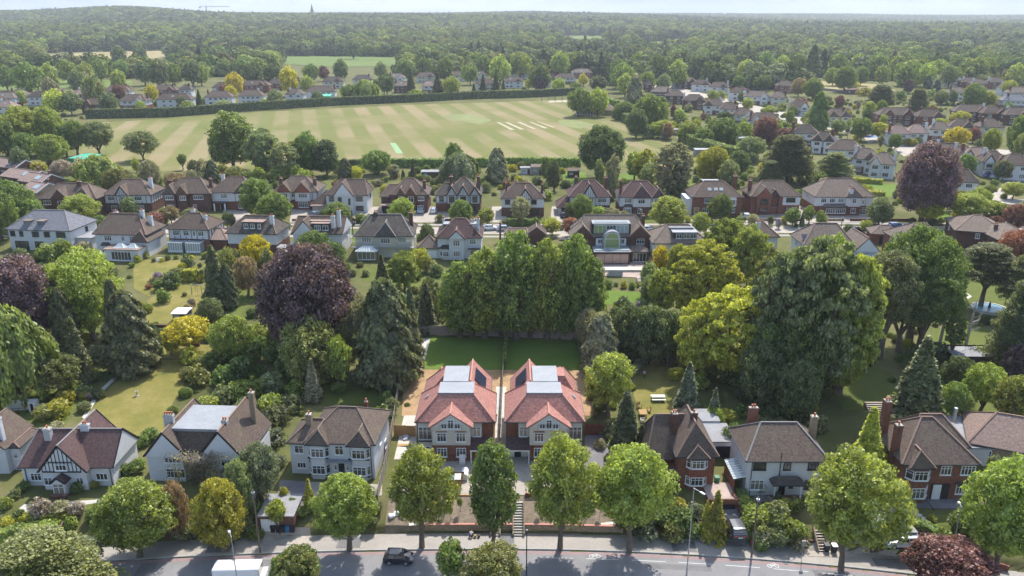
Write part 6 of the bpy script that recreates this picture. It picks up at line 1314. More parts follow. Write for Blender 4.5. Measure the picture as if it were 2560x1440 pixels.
for a in [(2075, 118, 26), (2095, 113, 20), (1950, 130, 36), (2220, 118, 22), (2300, 120, 26), (2450, 122, 22), (2330, 145, 24), (2500, 145, 30), (2210, 135, 20), (2165, 90, 22), (2060, 88, 18), (2380, 84, 26), (2460, 90, 20), (2540, 100, 26), (1910, 92, 24), (1850, 98, 20), (2120, 78, 26), (2235, 78, 18), (2350, 62, 22), (2490, 66, 20), (1980, 76, 18), (2040, 62, 16), (2210, 58, 20), (2290, 82, 22), (2545, 135, 24), (2420, 108, 22), (2130, 132, 26), (1790, 118, 18), (1620, 113, 30), (1740, 112, 30)]:
    H3(a[0], a[1], a[2], rnd.choice([W_, W_, C_, B_]), rnd.choice(['roof_brown', 'roof_tan', 'roof_brown', 'roof_dark']), zone=Z3, yaw=rnd.uniform(-30, 30))
for zone in (Z1, Z2, Z3):
    L_ = sorted([q for q in FARH if q[2] == zone], key=lambda q: q[3]); by = {}
    for q in L_: by.setdefault(q[1], []).append(q)
    for d, qs in by.items():
        for i, q in enumerate(qs):
            q[0]['label'] = f"{d} {zone}" + (f", {ordn(i)} such from the left" if len(qs) > 1 else '')
            if len(q[0]['label'].split()) > 16: q[0]['label'] = f"{d} {zone.replace('among the streets ', '')}, {ordn(i)} from left"
# cricket pavilion
h = House('cricket_pavilion', 'low cream cricket pavilion with grey-tan roof and open veranda on the playing field', 1466, 276, 2.8, walls='brick_tan', roof='roof_tan', cat='pavilion', yaw=-8)
h.wall(-6, 16, 1.5, 12, 0, 2.8); h.roof(-6, 16, 1.5, 12, h=3.8, ins=(2, 5), o=.6); h.roof(-7, 4, -2.5, 4, 2.8, 2.4, axis='y', ins=(2, 1), o=.4)
b = MB()
for i in range(8): b.box(-7 + i * 1.55, -6.75 + i * 1.55, -2.4, -2.15, 0, 2.8)
b.box(-7, 4, -2.4, -2.2, .7, .85); b.build('veranda_posts', 'frame_white', h.root); h.box('clock_gable', -1.5, 1.5, -1.6, 0, 3.6, 6, 'frame_white')
for x in (-5, -3, -1, 1, 3): h.win(x, .5, 1.4, 1.9, 2, 1, y=1.5)
h.win(8, .9, 1.4, 1.3, 2, 1, y=1.5); h.done(); LM.append(h)
def blk(name, label, cat, u, v, w_, d_, hh, wm, rm, yaw=0, pitch=.25, o=.25, group=None, door=True, win=True):
    """small garden building: boarded walls, shallow roof, door and window"""
    p = at(u, v); r_ = empty(name, p, R(yaw)); b = MB(); b.box(-w_ / 2, w_ / 2, 0, d_, -.3, hh); b.build('wall', wm, r_); b = MB(); y0, y1 = -o, d_ + o; m = d_ / 2
    P = [(-w_ / 2 - o, y0, hh), (w_ / 2 + o, y0, hh), (w_ / 2 + o, m, hh + pitch), (-w_ / 2 - o, m, hh + pitch), (-w_ / 2 - o, y1, hh), (w_ / 2 + o, y1, hh)]
    b.v += P + [(x, y, z + .12) for x, y, z in P]; b.f += [(0, 3, 2, 1), (3, 4, 5, 2), (6, 7, 8, 9), (9, 8, 11, 10), (0, 1, 7, 6), (1, 2, 8, 7), (2, 5, 11, 8), (5, 4, 10, 11), (4, 3, 9, 10), (3, 0, 6, 9)]; b.m += [0] * 10; b.build('roof', rm, r_)
    if door: b = MB(); b.box(w_ * .05, w_ * .05 + .9, -.06, -.01, 0, min(2, hh - .15)); b.build('door', 'wood_dark', r_)
    if win: b = MB(); b.box(-w_ * .4, -w_ * .4 + min(1.4, w_ * .35), -.07, -.01, hh * .4, hh * .8); b.build('window', 'glass_pale', r_)
    return tag(r_, label, cat, group)
for i, a in enumerate([(1079, 448, 7, 4, 2.5, 'wood_dark', 'felt_flat', 'dark open-fronted garden room with flat roof beside the dark spruce'), (985, 445, 3, 2.5, 2.4, 'wood_new', 'felt_flat', 'orange-brown garden shed behind the two-dormer brick house'), (1238, 442, 6, 4, 2.6, 'wood_dark', 'lead_flat', 'dark garden cabin with pale flat roof behind the mock-Tudor house'), (1317, 436, 4.5, 3, 2.3, 'tarp', 'felt_flat', 'grey garden shed left of its larger neighbour below the field hedge'), (1346, 437, 5, 4, 2.7, 'wood_grey', 'roof_tan', 'square grey cabin with hipped roof below the field hedge'), (1434, 444, 4, 4, 2.3, 'wood_dark', 'roof_tan', 'round-looking dark summerhouse with thatch-brown roof on a bright lawn'), (1700, 338, 9, 4, 2.6, 'wood_grey', 'felt_flat', 'grey groundsman shed at the right edge of the playing field'), (1805, 392, 22, 4, 2.8, 'wood_grey', 'lead_flat', 'long low pale-roofed shed at the field corner behind the yellow-green tree'), (1845, 362, 12, 5, 2.8, 'wood_grey', 'felt_flat', 'long grey-roofed shed under the purple beech at the field corner'), (2145, 236, 18, 6, 3, 'wood_dark', 'roof_plum', 'black stable block with brown roof on the dry paddock'), (450, 806, 2.6, 3.2, 1.8, 'wood_grey', 'frame_white', 'small white-roofed shed behind the yellow robinia'), (2432, 920, 7, 4, 2.2, 'wood_dark', 'felt_flat', 'dark shed with pale felt roof under the bare dead tree'), (1665, 432, 3, 3, 2.2, 'wood_dark', 'wood_new', 'small brown shed beside the grey eucalyptus'), (1800, 232, 3, 3, 2.4, 'wood_dark', 'wood_new', 'tiny brown hut beside the white sight screen')]):
    blk('garden_shed', a[7], 'shed', *a[:4], a[4], a[5], a[6], pitch=.8 if a[6].startswith('roof') else .15)
# sight screens, nets, tents
def screen(u, v, w_, hh, label):
    p = at(u, v); r_ = empty('sight_screen', p, 0)
    for i in range(2): b = MB(); b.box(-w_ / 2 + i * w_ / 2 + .15, -w_ / 2 + (i + 1) * w_ / 2 - .15, -.1, .1, .6, hh); b.build('panel', 'white_plastic', r_)
    b = MB()
    for x in (-w_ / 2, 0, w_ / 2): b.tube([(x, 0, 0), (x, 0, hh)], .12, 5); b.tube([(x, 0, hh * .6), (x, 3, 0)], .08, 5)
    b.build('frame', 'metal_grey', r_); tag(r_, label, 'sight screen')
screen(1805, 196, 13, 6, 'white double sight screen standing in the field at upper right')
p = at(1355, 257); r_ = empty('cricket_nets', p, 0); b = MB()
for i in range(8):
    for y in (0, 12): b.tube([(i * 4.5, y, 0), (i * 4.5, y, 4)], .09, 5)
    b.tube([(i * 4.5, 0, 4), (i * 4.5, 12, 4)], .05, 4)
b.tube([(0, 0, 4), (31.5, 0, 4)], .05, 4); b.tube([(0, 12, 4), (31.5, 12, 4)], .05, 4); b.build('net_frame', 'metal_dark', r_); tag(r_, 'row of dark cricket practice net frames at the top of the playing field', 'cricket nets')
def tent(u, v, w_, d_, hh, m, label, name='netted_cage', cat='cage', yaw=0):
    p = at(u, v); r_ = empty(name, p, R(yaw)); b = MB(); b.v += [(-w_ / 2, 0, hh * .8), (w_ / 2, 0, hh * .8), (w_ / 2, d_, hh), (-w_ / 2, d_, hh), (-w_ / 2, 0, 0), (w_ / 2, 0, 0), (w_ / 2, d_, 0), (-w_ / 2, d_, 0)]
    b.f += [(0, 1, 2, 3), (4, 5, 1, 0), (5, 6, 2, 1), (6, 7, 3, 2), (7, 4, 0, 3)]; b.m += [0] * 5; b.build('netting', m, r_); b = MB()
    for x in (-w_ / 2, 0, w_ / 2): b.tube([(x, -.05, 0), (x, -.05, hh * .8), (x, d_, hh)], .06, 5)
    b.build('poles', 'metal_grey', r_); tag(r_, label, cat)
tent(194, 410, 8, 9, 2.6, 'net_green', 'green netting cage in a garden beside the field at left', yaw=-15); tent(813, 256, 7, 6, 5, 'net_green', 'bright green netting enclosure behind the field hedge'); tent(1905, 470, 2, 2, 1, 'tarp', 'small grey cold frame in the garden behind the leaded-window house', 'cold_frame', 'cold frame')
# church spire and tower crane on the skyline
P_ = Vector((-1560 * .99, 3050, ht(-1560, 3050)))
def skyat(u, y): x = (u - CU) / F * (y * CP + (CAMZ - 60) * SP); return Vector((x, y, ht(x, y)))
p = skyat(781, 3000); r_ = empty('church', p, 0); hs = hfit(p, 9); b = MB(); b.box(-6, 6, -6, 6, 0, hs * .55); b.build('tower', 'wood_grey', r_); b = MB(); b.lathe([(6.5, hs * .55), (4, hs * .68), (.3, hs)], 8); b.build('spire', 'roof_dark', r_); tag(r_, 'thin dark church spire rising above the wooded skyline', 'church')
p = skyat(518, 2900); r_ = empty('tower_crane', p, R(-8)); hs = hfit(p, 17); b = MB()
for s, t in ((-1, -1), (1, -1), (1, 1), (-1, 1)): b.tube([(s, t, 0), (s, t, hs)], .55, 4)
b.box(-1.8, 1.8, -1.8, 1.8, hs - 4, hs - 1); b.build('mast', 'metal_grey', r_); b = MB()
for y, z in ((-1, 0), (1, 0), (0, 2.6)): b.tube([(-26, y, hs + z), (85, y, hs + z * .6)], .5, 4)
for i in range(22): x = -24 + i * 5; b.tube([(x, -1, hs), (x + 2.5, 0, hs + 2.4), (x + 5, 1, hs)], .3, 3)
b.build('jib', 'metal_grey', r_); b = MB(); b.box(-26, -20, -2, 2, hs - 4, hs); b.build('counterweight', 'concrete', r_); b = MB(); b.tube([(0, 0, hs), (0, 0, hs + 9)], .6, 4); b.build('apex', 'metal_grey', r_); tag(r_, 'thin tower crane with long horizontal jib above the left skyline', 'crane')
# ================================================================ CARS
def make_car(name, paint, L_=4.2, Wd=1.75, Hh=1.5, style='hatch', label='', p=(0, 0, 0), yaw=0, group=None):
    """car facing +x"""
    r_ = empty(name, p, yaw); hl = L_ / 2; hw = Wd / 2
    prof = {'hatch': [(-hl, .55), (-hl + .02, .85), (-hl + .25, 1.02), (-hl + .42, Hh - .06), (-hl + .8, Hh), (.15, Hh), (.45, Hh - .05), (hl - 1.15, .98), (hl - .35, .86), (hl - .03, .68), (hl, .45), (hl - .05, .28), (-hl + .05, .28)],
            'estate': [(-hl, .55), (-hl + .02, .9), (-hl + .22, 1.0), (-hl + .5, Hh - .05), (-hl + .8, Hh), (.3, Hh), (.6, Hh - .06), (hl - 1.35, .98), (hl - .35, .84), (hl - .03, .66), (hl, .45), (hl - .05, .28), (-hl + .05, .28)]}[style]
    b = MB(); n = len(prof)
    def inset(z): return 0 if z < .95 else (z - .95) / (Hh - .95) * .16
    L1 = [(x, -hw + inset(z), z) for x, z in prof]; L2 = [(x, hw - inset(z), z) for x, z in prof]
    b.v += L1 + L2; b.f.append(tuple(range(n))[::-1]); b.f.append(tuple(range(n, 2 * n))); b.m += [0, 0]
    for i in range(n): j = (i + 1) % n; b.f.append((i, j, n + j, n + i)); b.m.append(0)
    o = b.build('body', paint, r_)
    bm = bmesh.new(); bm.from_mesh(o.data); bmesh.ops.bevel(bm, geom=[e for e in bm.edges], offset=.045, segments=2, affect='EDGES', profile=.6); bm.to_mesh(o.data); bm.free()
    o.data.polygons.foreach_set('use_smooth', [True] * len(o.data.polygons))
    hs = Hh; fx = .45 if style == 'hatch' else .6
    y = lambda z, e=.012: hw - inset(z) + e
    for s in (-1, 1):
        for x0, x1 in ((-hl + .72, -.35), (-.27, fx + .25)):
            z0, z1 = .98, hs - .12; dx0 = .12 if x0 < -1 else 0; dx1 = .45 if x1 > .3 else 0
            q = [(x0, s * y(z0), z0), (x1 + dx1, s * y(z0), z0), (x1 - .05, s * y(z1), z1), (x0 + dx0, s * y(z1), z1)]; w1 = MB(); w1.quad(q if s < 0 else q[::-1]); w1.build('side_window', 'glass', r_)
    def slopeq(a, c, name):
        w2 = MB(); (xa, za), (xb, zb) = a, c; nn = Vector((zb - za, 0, -(xb - xa))).normalized() * .015
        if nn.z < 0: nn = -nn
        pa = [Vector((xa, -hw + inset(za) + .1, za)) + nn, Vector((xa, hw - inset(za) - .1, za)) + nn, Vector((xb, hw - inset(zb) - .1, zb)) + nn, Vector((xb, -hw + inset(zb) + .1, zb)) + nn]
        w2.quad(pa); w2.build(name, 'glass', r_)
    i = 6; slopeq((prof[i][0] + .04, prof[i][1] - .03), (prof[i + 1][0] - .05, prof[i + 1][1] + .03), 'windscreen'); slopeq((prof[2][0] + .02, prof[2][1] + .05), (prof[3][0], prof[3][1] - .05), 'rear_window')
    for sx in (-1, 1):
        for sy in (-1, 1):
            wx, wy = sx * (hl - .78), sy * (hw - .08); t = MB(); M = Matrix.Translation((wx, wy, .31)) @ Matrix.Rotation(math.pi / 2, 4, 'X')
            def cyl(mb, r0, hh, off=0):
                k = 16; n0 = len(mb.v)
                for zz in (-hh / 2 + off, hh / 2 + off):
                    for a in range(k): mb.v.append(tuple(M @ Vector((math.cos(2 * math.pi * a / k) * r0, math.sin(2 * math.pi * a / k) * r0, zz))))
                mb.f.append(tuple(n0 + a for a in reversed(range(k)))); mb.f.append(tuple(n0 + k + a for a in range(k)))
                for a in range(k): c = (a + 1) % k; mb.f.append((n0 + a, n0 + c, n0 + k + c, n0 + k + a))
                mb.m += [0] * (k + 2)
            cyl(t, .31, .22); W0 = t.build('wheel', 'rubber', r_); t = MB(); cyl(t, .2, .02, -sy * .115); t.build('rim', 'metal_grey', W0)
        l = MB()
        for sy in (-1, 1):
            l = MB(); l.box(sx * hl - .1 if sx > 0 else -hl - .012, sx * hl + .012 if sx > 0 else -hl + .1, sy * (hw - .38) - .17, sy * (hw - .38) + .17, .58, .76); l.build('headlight' if sx > 0 else 'tail_light', 'glass_pale' if sx > 0 else 'red_paint', r_)
    b = MB(); b.box(hl - .05, hl + .02, -.26, .26, .38, .5); b.build('number_plate', 'frame_white', r_); b = MB(); b.box(-hl - .02, -hl + .05, -.26, .26, .42, .54); b.build('number_plate', 'frame_white', r_)
    for s in (-1, 1): b = MB(); b.box(fx + .05, fx + .22, s * (hw + .02) - .09, s * (hw + .02) + .09, .98, 1.12); b.build('mirror', paint, r_)
    return tag(r_, label, 'car', group)
def car(u, v, yaw, paint, label, **k): 
    p = at(u, v); n = Vector((ht(p.x + 1, p.y), ht(p.x, p.y + 1), 0)); p.z = max(ht(p.x + dx, p.y + dy) for dx in (-1.3, 0, 1.3) for dy in (-1.3, 0, 1.3)) + .05
    return make_car('car', paint, p=p, yaw=R(yaw), label=label, **k)
car(997, 1404, -3, 'paint_black', 'small black hatchback driving along the main road', L_=3.6, Wd=1.65, Hh=1.5)
car(1835, 1340, 92, 'paint_dark', 'dark estate car parked nose-in on the sunken drive', L_=4.6, Wd=1.85, Hh=1.45, style='estate')
car(2252, 1378, 182, 'paint_silver', 'silver-blue estate car parked in front of the open brick garage', L_=4.5, Wd=1.8, Hh=1.45, style='estate')
for u, v, y, c, l in [(791, 540, 70, 'paint_greyblue', 'grey-blue car on the drive of the white pointed-gable house'), (1054, 532, 80, 'paint_silver', 'silver car on the wide drive of the two-dormer brick house'), (1084, 532, 85, 'paint_white', 'white car on the drive of the mock-Tudor house'), (1409, 542, 90, 'paint_black', 'dark car in front of the sweeping-gable garage'), (1622, 578, 5, 'paint_white', 'white car parked on the street behind the arched-window house'), (870, 562, 5, 'paint_black', 'black car half hidden behind the tall white chimney'), (1224, 575, 5, 'paint_white', 'white car at the street behind the projecting-gable house'), (1262, 577, 5, 'paint_silver', 'pale silver car at the street right of the projecting-gable house'), (2141, 580, -4, 'paint_dark', 'dark blue-black car on the drive by the round clipped bush'), (2194, 574, 2, 'paint_black', 'black car parked behind the small lime tree in the street'), (2240, 570, 2, 'paint_blue', 'bright blue car parked in the middle street'), (1865, 545, 80, 'paint_silver', 'silver car half hidden beside the red brick rooflight house'), (2385, 432, 0, 'paint_blue', 'blue car parked below the cream timbered house at right'), (2472, 443, -10, 'paint_blue', 'darker blue car beside the dark round bush at right'), (2490, 447, -5, 'paint_silver', 'silver-blue car outside the rightmost timbered houses'), (2530, 468, -20, 'paint_white', 'pale car half hidden by the tree at the right-hand street'), (2552, 462, -20, 'paint_dark', 'dark car at the right edge of the right-hand street'), (2218, 330, 0, 'paint_blue', 'blue car behind the yellow-green street trees'), (2335, 325, 10, 'paint_dark', 'dark car parked by the pinkish bungalows at right'), (1540, 583, 0, 'paint_white', 'small white car just left of the pale street car')]: car(u, v, y, c, l)
# white van at the bottom edge
p = at(606, 1448); p = Vector((p.x, p.y - .5, .05)); r_ = empty('van', p, R(2)); b = MB(); b.box(-2.9, 2.5, -1.0, 1.0, .35, 2.45); o = b.build('body', 'paint_white', r_); m_ = o.modifiers.new('bevel', 'BEVEL'); m_.width = .18; m_.segments = 3
b = MB(); b.box(2.45, 3.1, -.95, .95, .35, 1.3); b.build('bonnet', 'paint_white', r_); b = MB(); b.quad([(2.52, -.85, 1.3), (2.52, .85, 1.3), (2.51, .85, 2.2), (2.51, -.85, 2.2)]); b.build('windscreen', 'glass', r_)
for sx in (-1.9, 1.9):
    for sy in (-.95, .95): b = MB(); b.tube([(sx, sy - .1, .35), (sx, sy + .1, .35)], .35, 14); b.build('wheel', 'rubber', r_)
tag(r_, 'white van on the main road cut off by the bottom edge', 'van')
# ================================================================ STREET FURNITURE
def lamp(u, v, hh, label, arm=1.2, side=0, pole='metal_grey'):
    p = at(u, v, hh); r_ = empty('street_lamp', p, 0); b = MB(); b.tube([(0, 0, -.2), (0, 0, 1.2), (0, 0, 1.25), (0, 0, hh)], [.11, .11, .075, .05], 8); b.build('pole', pole, r_)
    b = MB(); e = Vector((math.sin(side) * arm, -math.cos(side) * arm, hh + .1)); b.tube([(0, 0, hh - .05), e], .04, 6); b.build('arm', pole, r_); b = MB(); b.bar(e * .75 + Vector((0, 0, hh * .25)), e * 1.25 - Vector((0, 0, hh * .25)), .26, .12); b.build('lamp_head', 'metal_grey', r_); return tag(r_, label, 'street lamp')
lamp(1317, 1322, 8, 'black street lamp with pale head in front of the long garden steps', arm=.4, pole='metal_dark')
lamp(1735, 1220, 12, 'tall grey street lamp left of the golden conifers', arm=1.4, side=R(30)); lamp(578, 1342, 8, 'grey street lamp at bottom left beside the white van', arm=.9, side=R(-150)); lamp(2404, 1266, 9, 'leaning grey street lamp left of the rightmost street tree', arm=.6, side=R(180))
def pole(name, u, v, hh, label, m='bark', cat='pole'):
    p = at(u, v, hh); r_ = empty(name, p, 0); b = MB(); b.tube([(0, 0, -.3), (0, 0, hh)], [.14, .09], 8); b.build('shaft', m, r_); b = MB(); b.lathe([(.2, hh - .5), (.22, hh - .4), (.2, hh - .3)], 8); b.build('cable_ring', 'metal_grey', r_); b = MB(); b.box(-.02, .3, -.03, .03, hh - 1.2, hh - .7); b.build('terminal_box', 'metal_dark', r_); return tag(r_, label, cat)
pole('telegraph_pole', 1896, 1242, 8.5, 'brown telegraph pole in front of the sloping shrub bank'); pole('telegraph_pole', 2107, 540, 9, 'telegraph pole in front of the long tan-roofed house'); pole('telegraph_pole', 1602, 520, 9, 'telegraph pole behind the arched-window house'); pole('telegraph_pole', 878, 520, 8, 'thin dark pole beside the white pointed-gable house', 'metal_dark'); pole('telegraph_pole', 632, 1225, 9, 'brown telegraph pole among the shrubs right of the wisteria house'); pole('telegraph_pole', 2122, 318, 9, 'telegraph pole beside the upper right street')
# road sign on its post
p = at(2003, 1404); r_ = empty('road_sign', p, 0); b = MB(); b.tube([(0, 0, -.1), (0, 0, 3.0)], .04, 6); b.build('post', 'metal_grey', r_); b = MB(); b.box(-.22, .22, -.03, .03, 2.2, 3.0); b.build('sign_plate', 'metal_grey', r_); tag(r_, 'small grey road sign seen from behind at the kerb left of the bins', 'sign')
# ================================================================ BINS
def bin_(u, v, body, lid, label, group, yaw=0):
    p = at(u, v); r_ = empty('wheelie_bin', p, R(yaw)); b = MB(); b.v += [(-.24, -.26, .08), (.24, -.26, .08), (.24, .2, .08), (-.24, .2, .08), (-.3, -.36, 1.0), (.3, -.36, 1.0), (.3, .32, 1.0), (-.3, .32, 1.0)]
    b.f += [(3, 2, 1, 0), (4, 5, 6, 7), (0, 1, 5, 4), (1, 2, 6, 5), (2, 3, 7, 6), (3, 0, 4, 7)]; b.m += [0] * 6; b.build('body', body, r_); b = MB(); b.box(-.32, .32, -.4, .36, 1.0, 1.07); b.bar((-.3, .38, 1.02), (.3, .38, 1.02), .06, .06); b.build('lid', lid, r_)
    for s in (-1, 1): b = MB(); b.tube([(s * .24, .22, .1), (s * .3, .22, .1)], .1, 8); b.build('wheel', 'rubber', r_)
    return tag(r_, label, 'wheelie bin', group)
for i, (u, c) in enumerate([(684, 'plastic_black'), (697, 'plastic_black'), (710, 'plastic_black'), (720, 'plastic_blue'), (732, 'plastic_black')]):
    bin_(u, 1330, c, c, 'blue wheelie bin, only blue one in the row by the left garage' if i == 3 else ['leftmost black wheelie bin by the white garage door', 'second black wheelie bin from the left by the white garage door', 'third black wheelie bin, touching the blue one by the left garage', '', 'rightmost black wheelie bin by the left garage'][i], 'wheelie bins by the left garage')
bin_(2065, 1378, 'plastic_black', 'plastic_black', 'leftmost black wheelie bin left of the big street tree', 'wheelie bins on the right forecourt'); bin_(2084, 1380, 'plastic_black', 'metal_grey', 'wheelie bin with pale-edged lid beside the big street tree trunk', 'wheelie bins on the right forecourt'); bin_(2188, 1376, 'plastic_black', 'plastic_blue', 'wheelie bin with blue lid beside the silver-blue car', 'wheelie bins on the right forecourt'); bin_(1791, 1208, 'plastic_green', 'plastic_green', 'green garden bin beside the two-roofed brick house', 'wheelie bins on the right forecourt'); bin_(1822, 1176, 'plastic_black', 'plastic_black', 'black store box on the terrace beside the two-roofed brick house', None)
# ================================================================ GARDEN THINGS
def table(u, v, w_, d_, m, label, legs=True, benches=True, yaw=0):
    p = at(u, v); r_ = empty('garden_table', p, R(yaw)); b = MB()
    for i in range(6): b.box(-w_ / 2, w_ / 2, -d_ / 2 + i * d_ / 6, -d_ / 2 + (i + 1) * d_ / 6 - .02, .7, .76)
    b.build('table_top', m, r_)
    for sx in (-1, 1):
        for sy in (-1, 1): b = MB(); b.bar((sx * w_ * .4, sy * d_ * .2, .7), (sx * w_ * .4, sy * d_ * .45, 0), .08); b.build('leg', m, r_)
    if benches:
        for s in (-1, 1): b = MB(); b.box(-w_ / 2, w_ / 2, s * (d_ / 2 + .35) - .15, s * (d_ / 2 + .35) + .15, .42, .47); b.bar((-w_ * .4, s * (d_ / 2 + .35), .42), (-w_ * .4, 0, .42), .07); b.bar((w_ * .4, s * (d_ / 2 + .35), .42), (w_ * .4, 0, .42), .07); b.build('bench', m, r_)
    return tag(r_, label, 'table')
table(1645, 1000, 2.2, .9, 'white_plastic', 'white picnic table with benches on the sunny lawn'); table(1607, 1040, 1.2, 1.6, 'wood_new', 'wooden garden table beside the brick house lawn', benches=False)
def chair(u, v, m, label, yaw=0, group=None):
    p = at(u, v); r_ = empty('garden_chair', p, R(yaw)); b = MB(); b.box(-.3, .3, -.28, .28, .4, .46); b.build('seat', m, r_); b = MB()
    for i in range(5): b.box(-.3 + i * .125, -.22 + i * .125, .26, .31, .46, 1.0)
    b.build('backrest', m, r_)
    for sx in (-1, 1):
        b = MB(); b.box(sx * .3 - .03, sx * .3 + .03, -.28, .3, .62, .67); b.build('armrest', m, r_)
        for sy in (-1, 1): b = MB(); b.box(sx * .27 - .03, sx * .27 + .03, sy * .25 - .03, sy * .25 + .03, 0, .62 if sy < 0 else .42); b.build('leg', m, r_)
    return tag(r_, label, 'chair', group)
chair(1622, 1030, 'wood_new', 'wooden garden chair right of the wooden table', -90); chair(1598, 1020, 'wood_new', 'wooden garden chair behind the wooden table', 20); chair(1606, 1056, 'metal_grey', 'grey garden chair in front of the wooden table', 180)
p = at(343, 990); r_ = empty('sundial', p); b = MB(); b.lathe([(.28, 0), (.28, .12), (.15, .2), (.13, .75), (.22, .85)], 10); b.build('pedestal', 'stone_pale', r_); b = MB(); b.lathe([(.26, .86), (.26, .92)], 12); b.build('dial', 'concrete', r_); b = MB(); b.quad([(0, -.02, .92), (.16, -.02, .92), (0, -.02, 1.08)]); b.build('gnomon', 'metal_dark', r_); tag(r_, 'small stone sundial alone on the dry left lawn', 'sundial')
p = at(55, 1035); r_ = empty('garden_pavilion', p, R(8)); b = MB(); b.box(-1.9, 1.0, 1.2, 1.35, 0, 1.9); b.box(-1.9, -1.75, 0, 1.3, 0, 1.7); b.build('wall', 'render_white', r_); b = MB(); b.box(1.0, 2.1, .3, 1.5, 0, 1.8); b.build('store', 'render_white', r_); b = MB(); b.box(1.3, 1.7, .27, .3, .2, 1.5); b.build('door', 'timber_black', r_); b = MB(); b.tube([(-1.7, 0, 0), (-1.7, 0, 1), (.8, 0, 1), (.8, 0, 0)], .04, 5); b.tube([(-.4, 0, 0), (-.4, 0, 1)], .04, 5); b.build('railing', 'metal_dark', r_); tag(r_, 'ruined-looking white garden shelter beside the bushes at lower left', 'shelter')
p = at(505, 735); r_ = empty('climbing_frame', p, R(20)); b = MB()
for x in (-2, 0, 2):
    for y in (-.7, .7): b.tube([(x, y, 0), (x, 0, 2.2)], .06, 5)
b.tube([(-2, 0, 2.2), (2, 0, 2.2)], .06, 5); b.build('frame', 'metal_grey', r_)
for x in (-1, 1): b = MB(); b.tube([(x - .2, 0, 2.2), (x - .2, 0, .5)], .02, 4); b.tube([(x + .2, 0, 2.2), (x + .2, 0, .5)], .02, 4); b.box(x - .25, x + .25, -.1, .1, .46, .5); b.build('swing', 'red_paint', r_)
tag(r_, 'metal climbing frame with two swings beside the clipped yews', 'climbing frame')
# skip lorry trailer with blue load in front of the left new house
p = at(1118, 1212); p.z += .05; r_ = empty('skip', p, 0); b = MB(); b.v += [(-1.7, -.9, .3), (1.9, -.9, .3), (1.9, .9, .3), (-1.7, .9, .3), (-2.2, -1.0, 1.3), (2.3, -1.0, 1.3), (2.3, 1.0, 1.3), (-2.2, 1.0, 1.3)]; b.f += [(0, 1, 5, 4), (1, 2, 6, 5), (2, 3, 7, 6), (3, 0, 4, 7), (3, 2, 1, 0)]; b.m += [0] * 5; b.build('skip_body', 'wood_new', r_); b = MB(); b.box(-1.9, .9, -.75, .75, .9, 1.1); b.build('blue_sheet', 'water_blue', r_); b = MB(); b.box(1.0, 1.9, -.8, .8, .9, 1.25); b.build('rubble', 'stone_pale', r_); b = MB(); b.bar((-2.2, -1.0, 1.32), (2.3, -1.0, 1.32), .1); b.bar((-2.2, 1.0, 1.32), (2.3, 1.0, 1.32), .1); b.build('rim', 'metal_dark', r_); tag(r_, 'open skip with blue sheet inside in front of the left new house', 'skip')
p = at(1162, 1192); r_ = empty('water_tank', p, 0); b = MB(); b.tube([(0, -.9, .5), (0, .9, .5)], .5, 14); b.build('tank', 'white_plastic', r_); b = MB(); b.box(-.4, .4, -.7, .7, 0, .15); b.build('cradle', 'metal_dark', r_); tag(r_, 'white drum tank right of the skip', 'tank')
p = at(1156, 1161); r_ = empty('site_board', p, 0); b = MB(); b.box(-.42, .42, -.05, 0, .05, 1.6); b.build('board', 'frame_white', r_); b = MB(); b.box(-.3, .3, -.06, -.05, .2, .3); b.build('text_strip', 'metal_grey', r_); tag(r_, 'white board leaning on the brick wall of the left new house', 'board')
for u, v, s, m, l in [(1018, 1095, 1.2, 'tarp', 'pile of grey rubble bags left of the left new house'), (1030, 1130, 1.0, 'white_plastic', 'heap of white builders bags left of the left new house'), (985, 1290, 1.3, 'white_plastic', 'stack of white bags beside the earth drive')]:
    p = at(u, v); r_ = empty('builders_bags', p)
    for i in range(7):
        a, q = rnd.uniform(0, 6.28), rnd.uniform(0, s * .7); b = MB(); x, y = math.cos(a) * q, math.sin(a) * q; k = rnd.uniform(.25, .42); b.lathe([(k, -.05 ), (k * 1.1, k * .5), (k * .8, k * .95), (k * .2, k * 1.15)], 8, c=(x, y)); b.build('bag', m, r_, smooth=True)
    tag(r_, l, 'rubble bags')
for u, v, l in [(1008, 1115, 'orange-brown plywood sheets lying left of the left new house'), (1395, 1312, 'pale slabs lying on the bank left of the third street tree'), (1040, 1312, 'loose pale blocks on the wall coping right of the earth drive'), (1520, 1312, 'pale slab at the right end of the bare bank')]:
    p = at(u, v); p.z += .1; r_ = empty('board_pile', p, R(rnd.uniform(-10, 10)))
    for i in range(3): b = MB(); b.box(-.9 + i * .5, .1 + i * .5, -.3, .3, i * .05, i * .05 + .05); b.build('board', 'wood_new' if 'plywood' in l else 'stone_pale', r_)
    tag(r_, l, 'board pile')
# bins by the crouching worker
for u, l in [(1188, 'yellowish bucket just right of the crouching worker'), (1197, 'dark bucket at the foot of the short steps')]:
    p = at(u, 1344); r_ = empty('bucket', p); b = MB(); b.lathe([(.15, 0), (.2, .4)], 10); b.build('pail', 'wood_new' if 'yellow' in l else 'plastic_black', r_); b = MB(); b.tube([(-.2, 0, .4), (0, 0, .55), (.2, 0, .4)], .012, 4); b.build('handle', 'metal_grey', r_); tag(r_, l, 'bucket')
p = at(1283, 1040); 
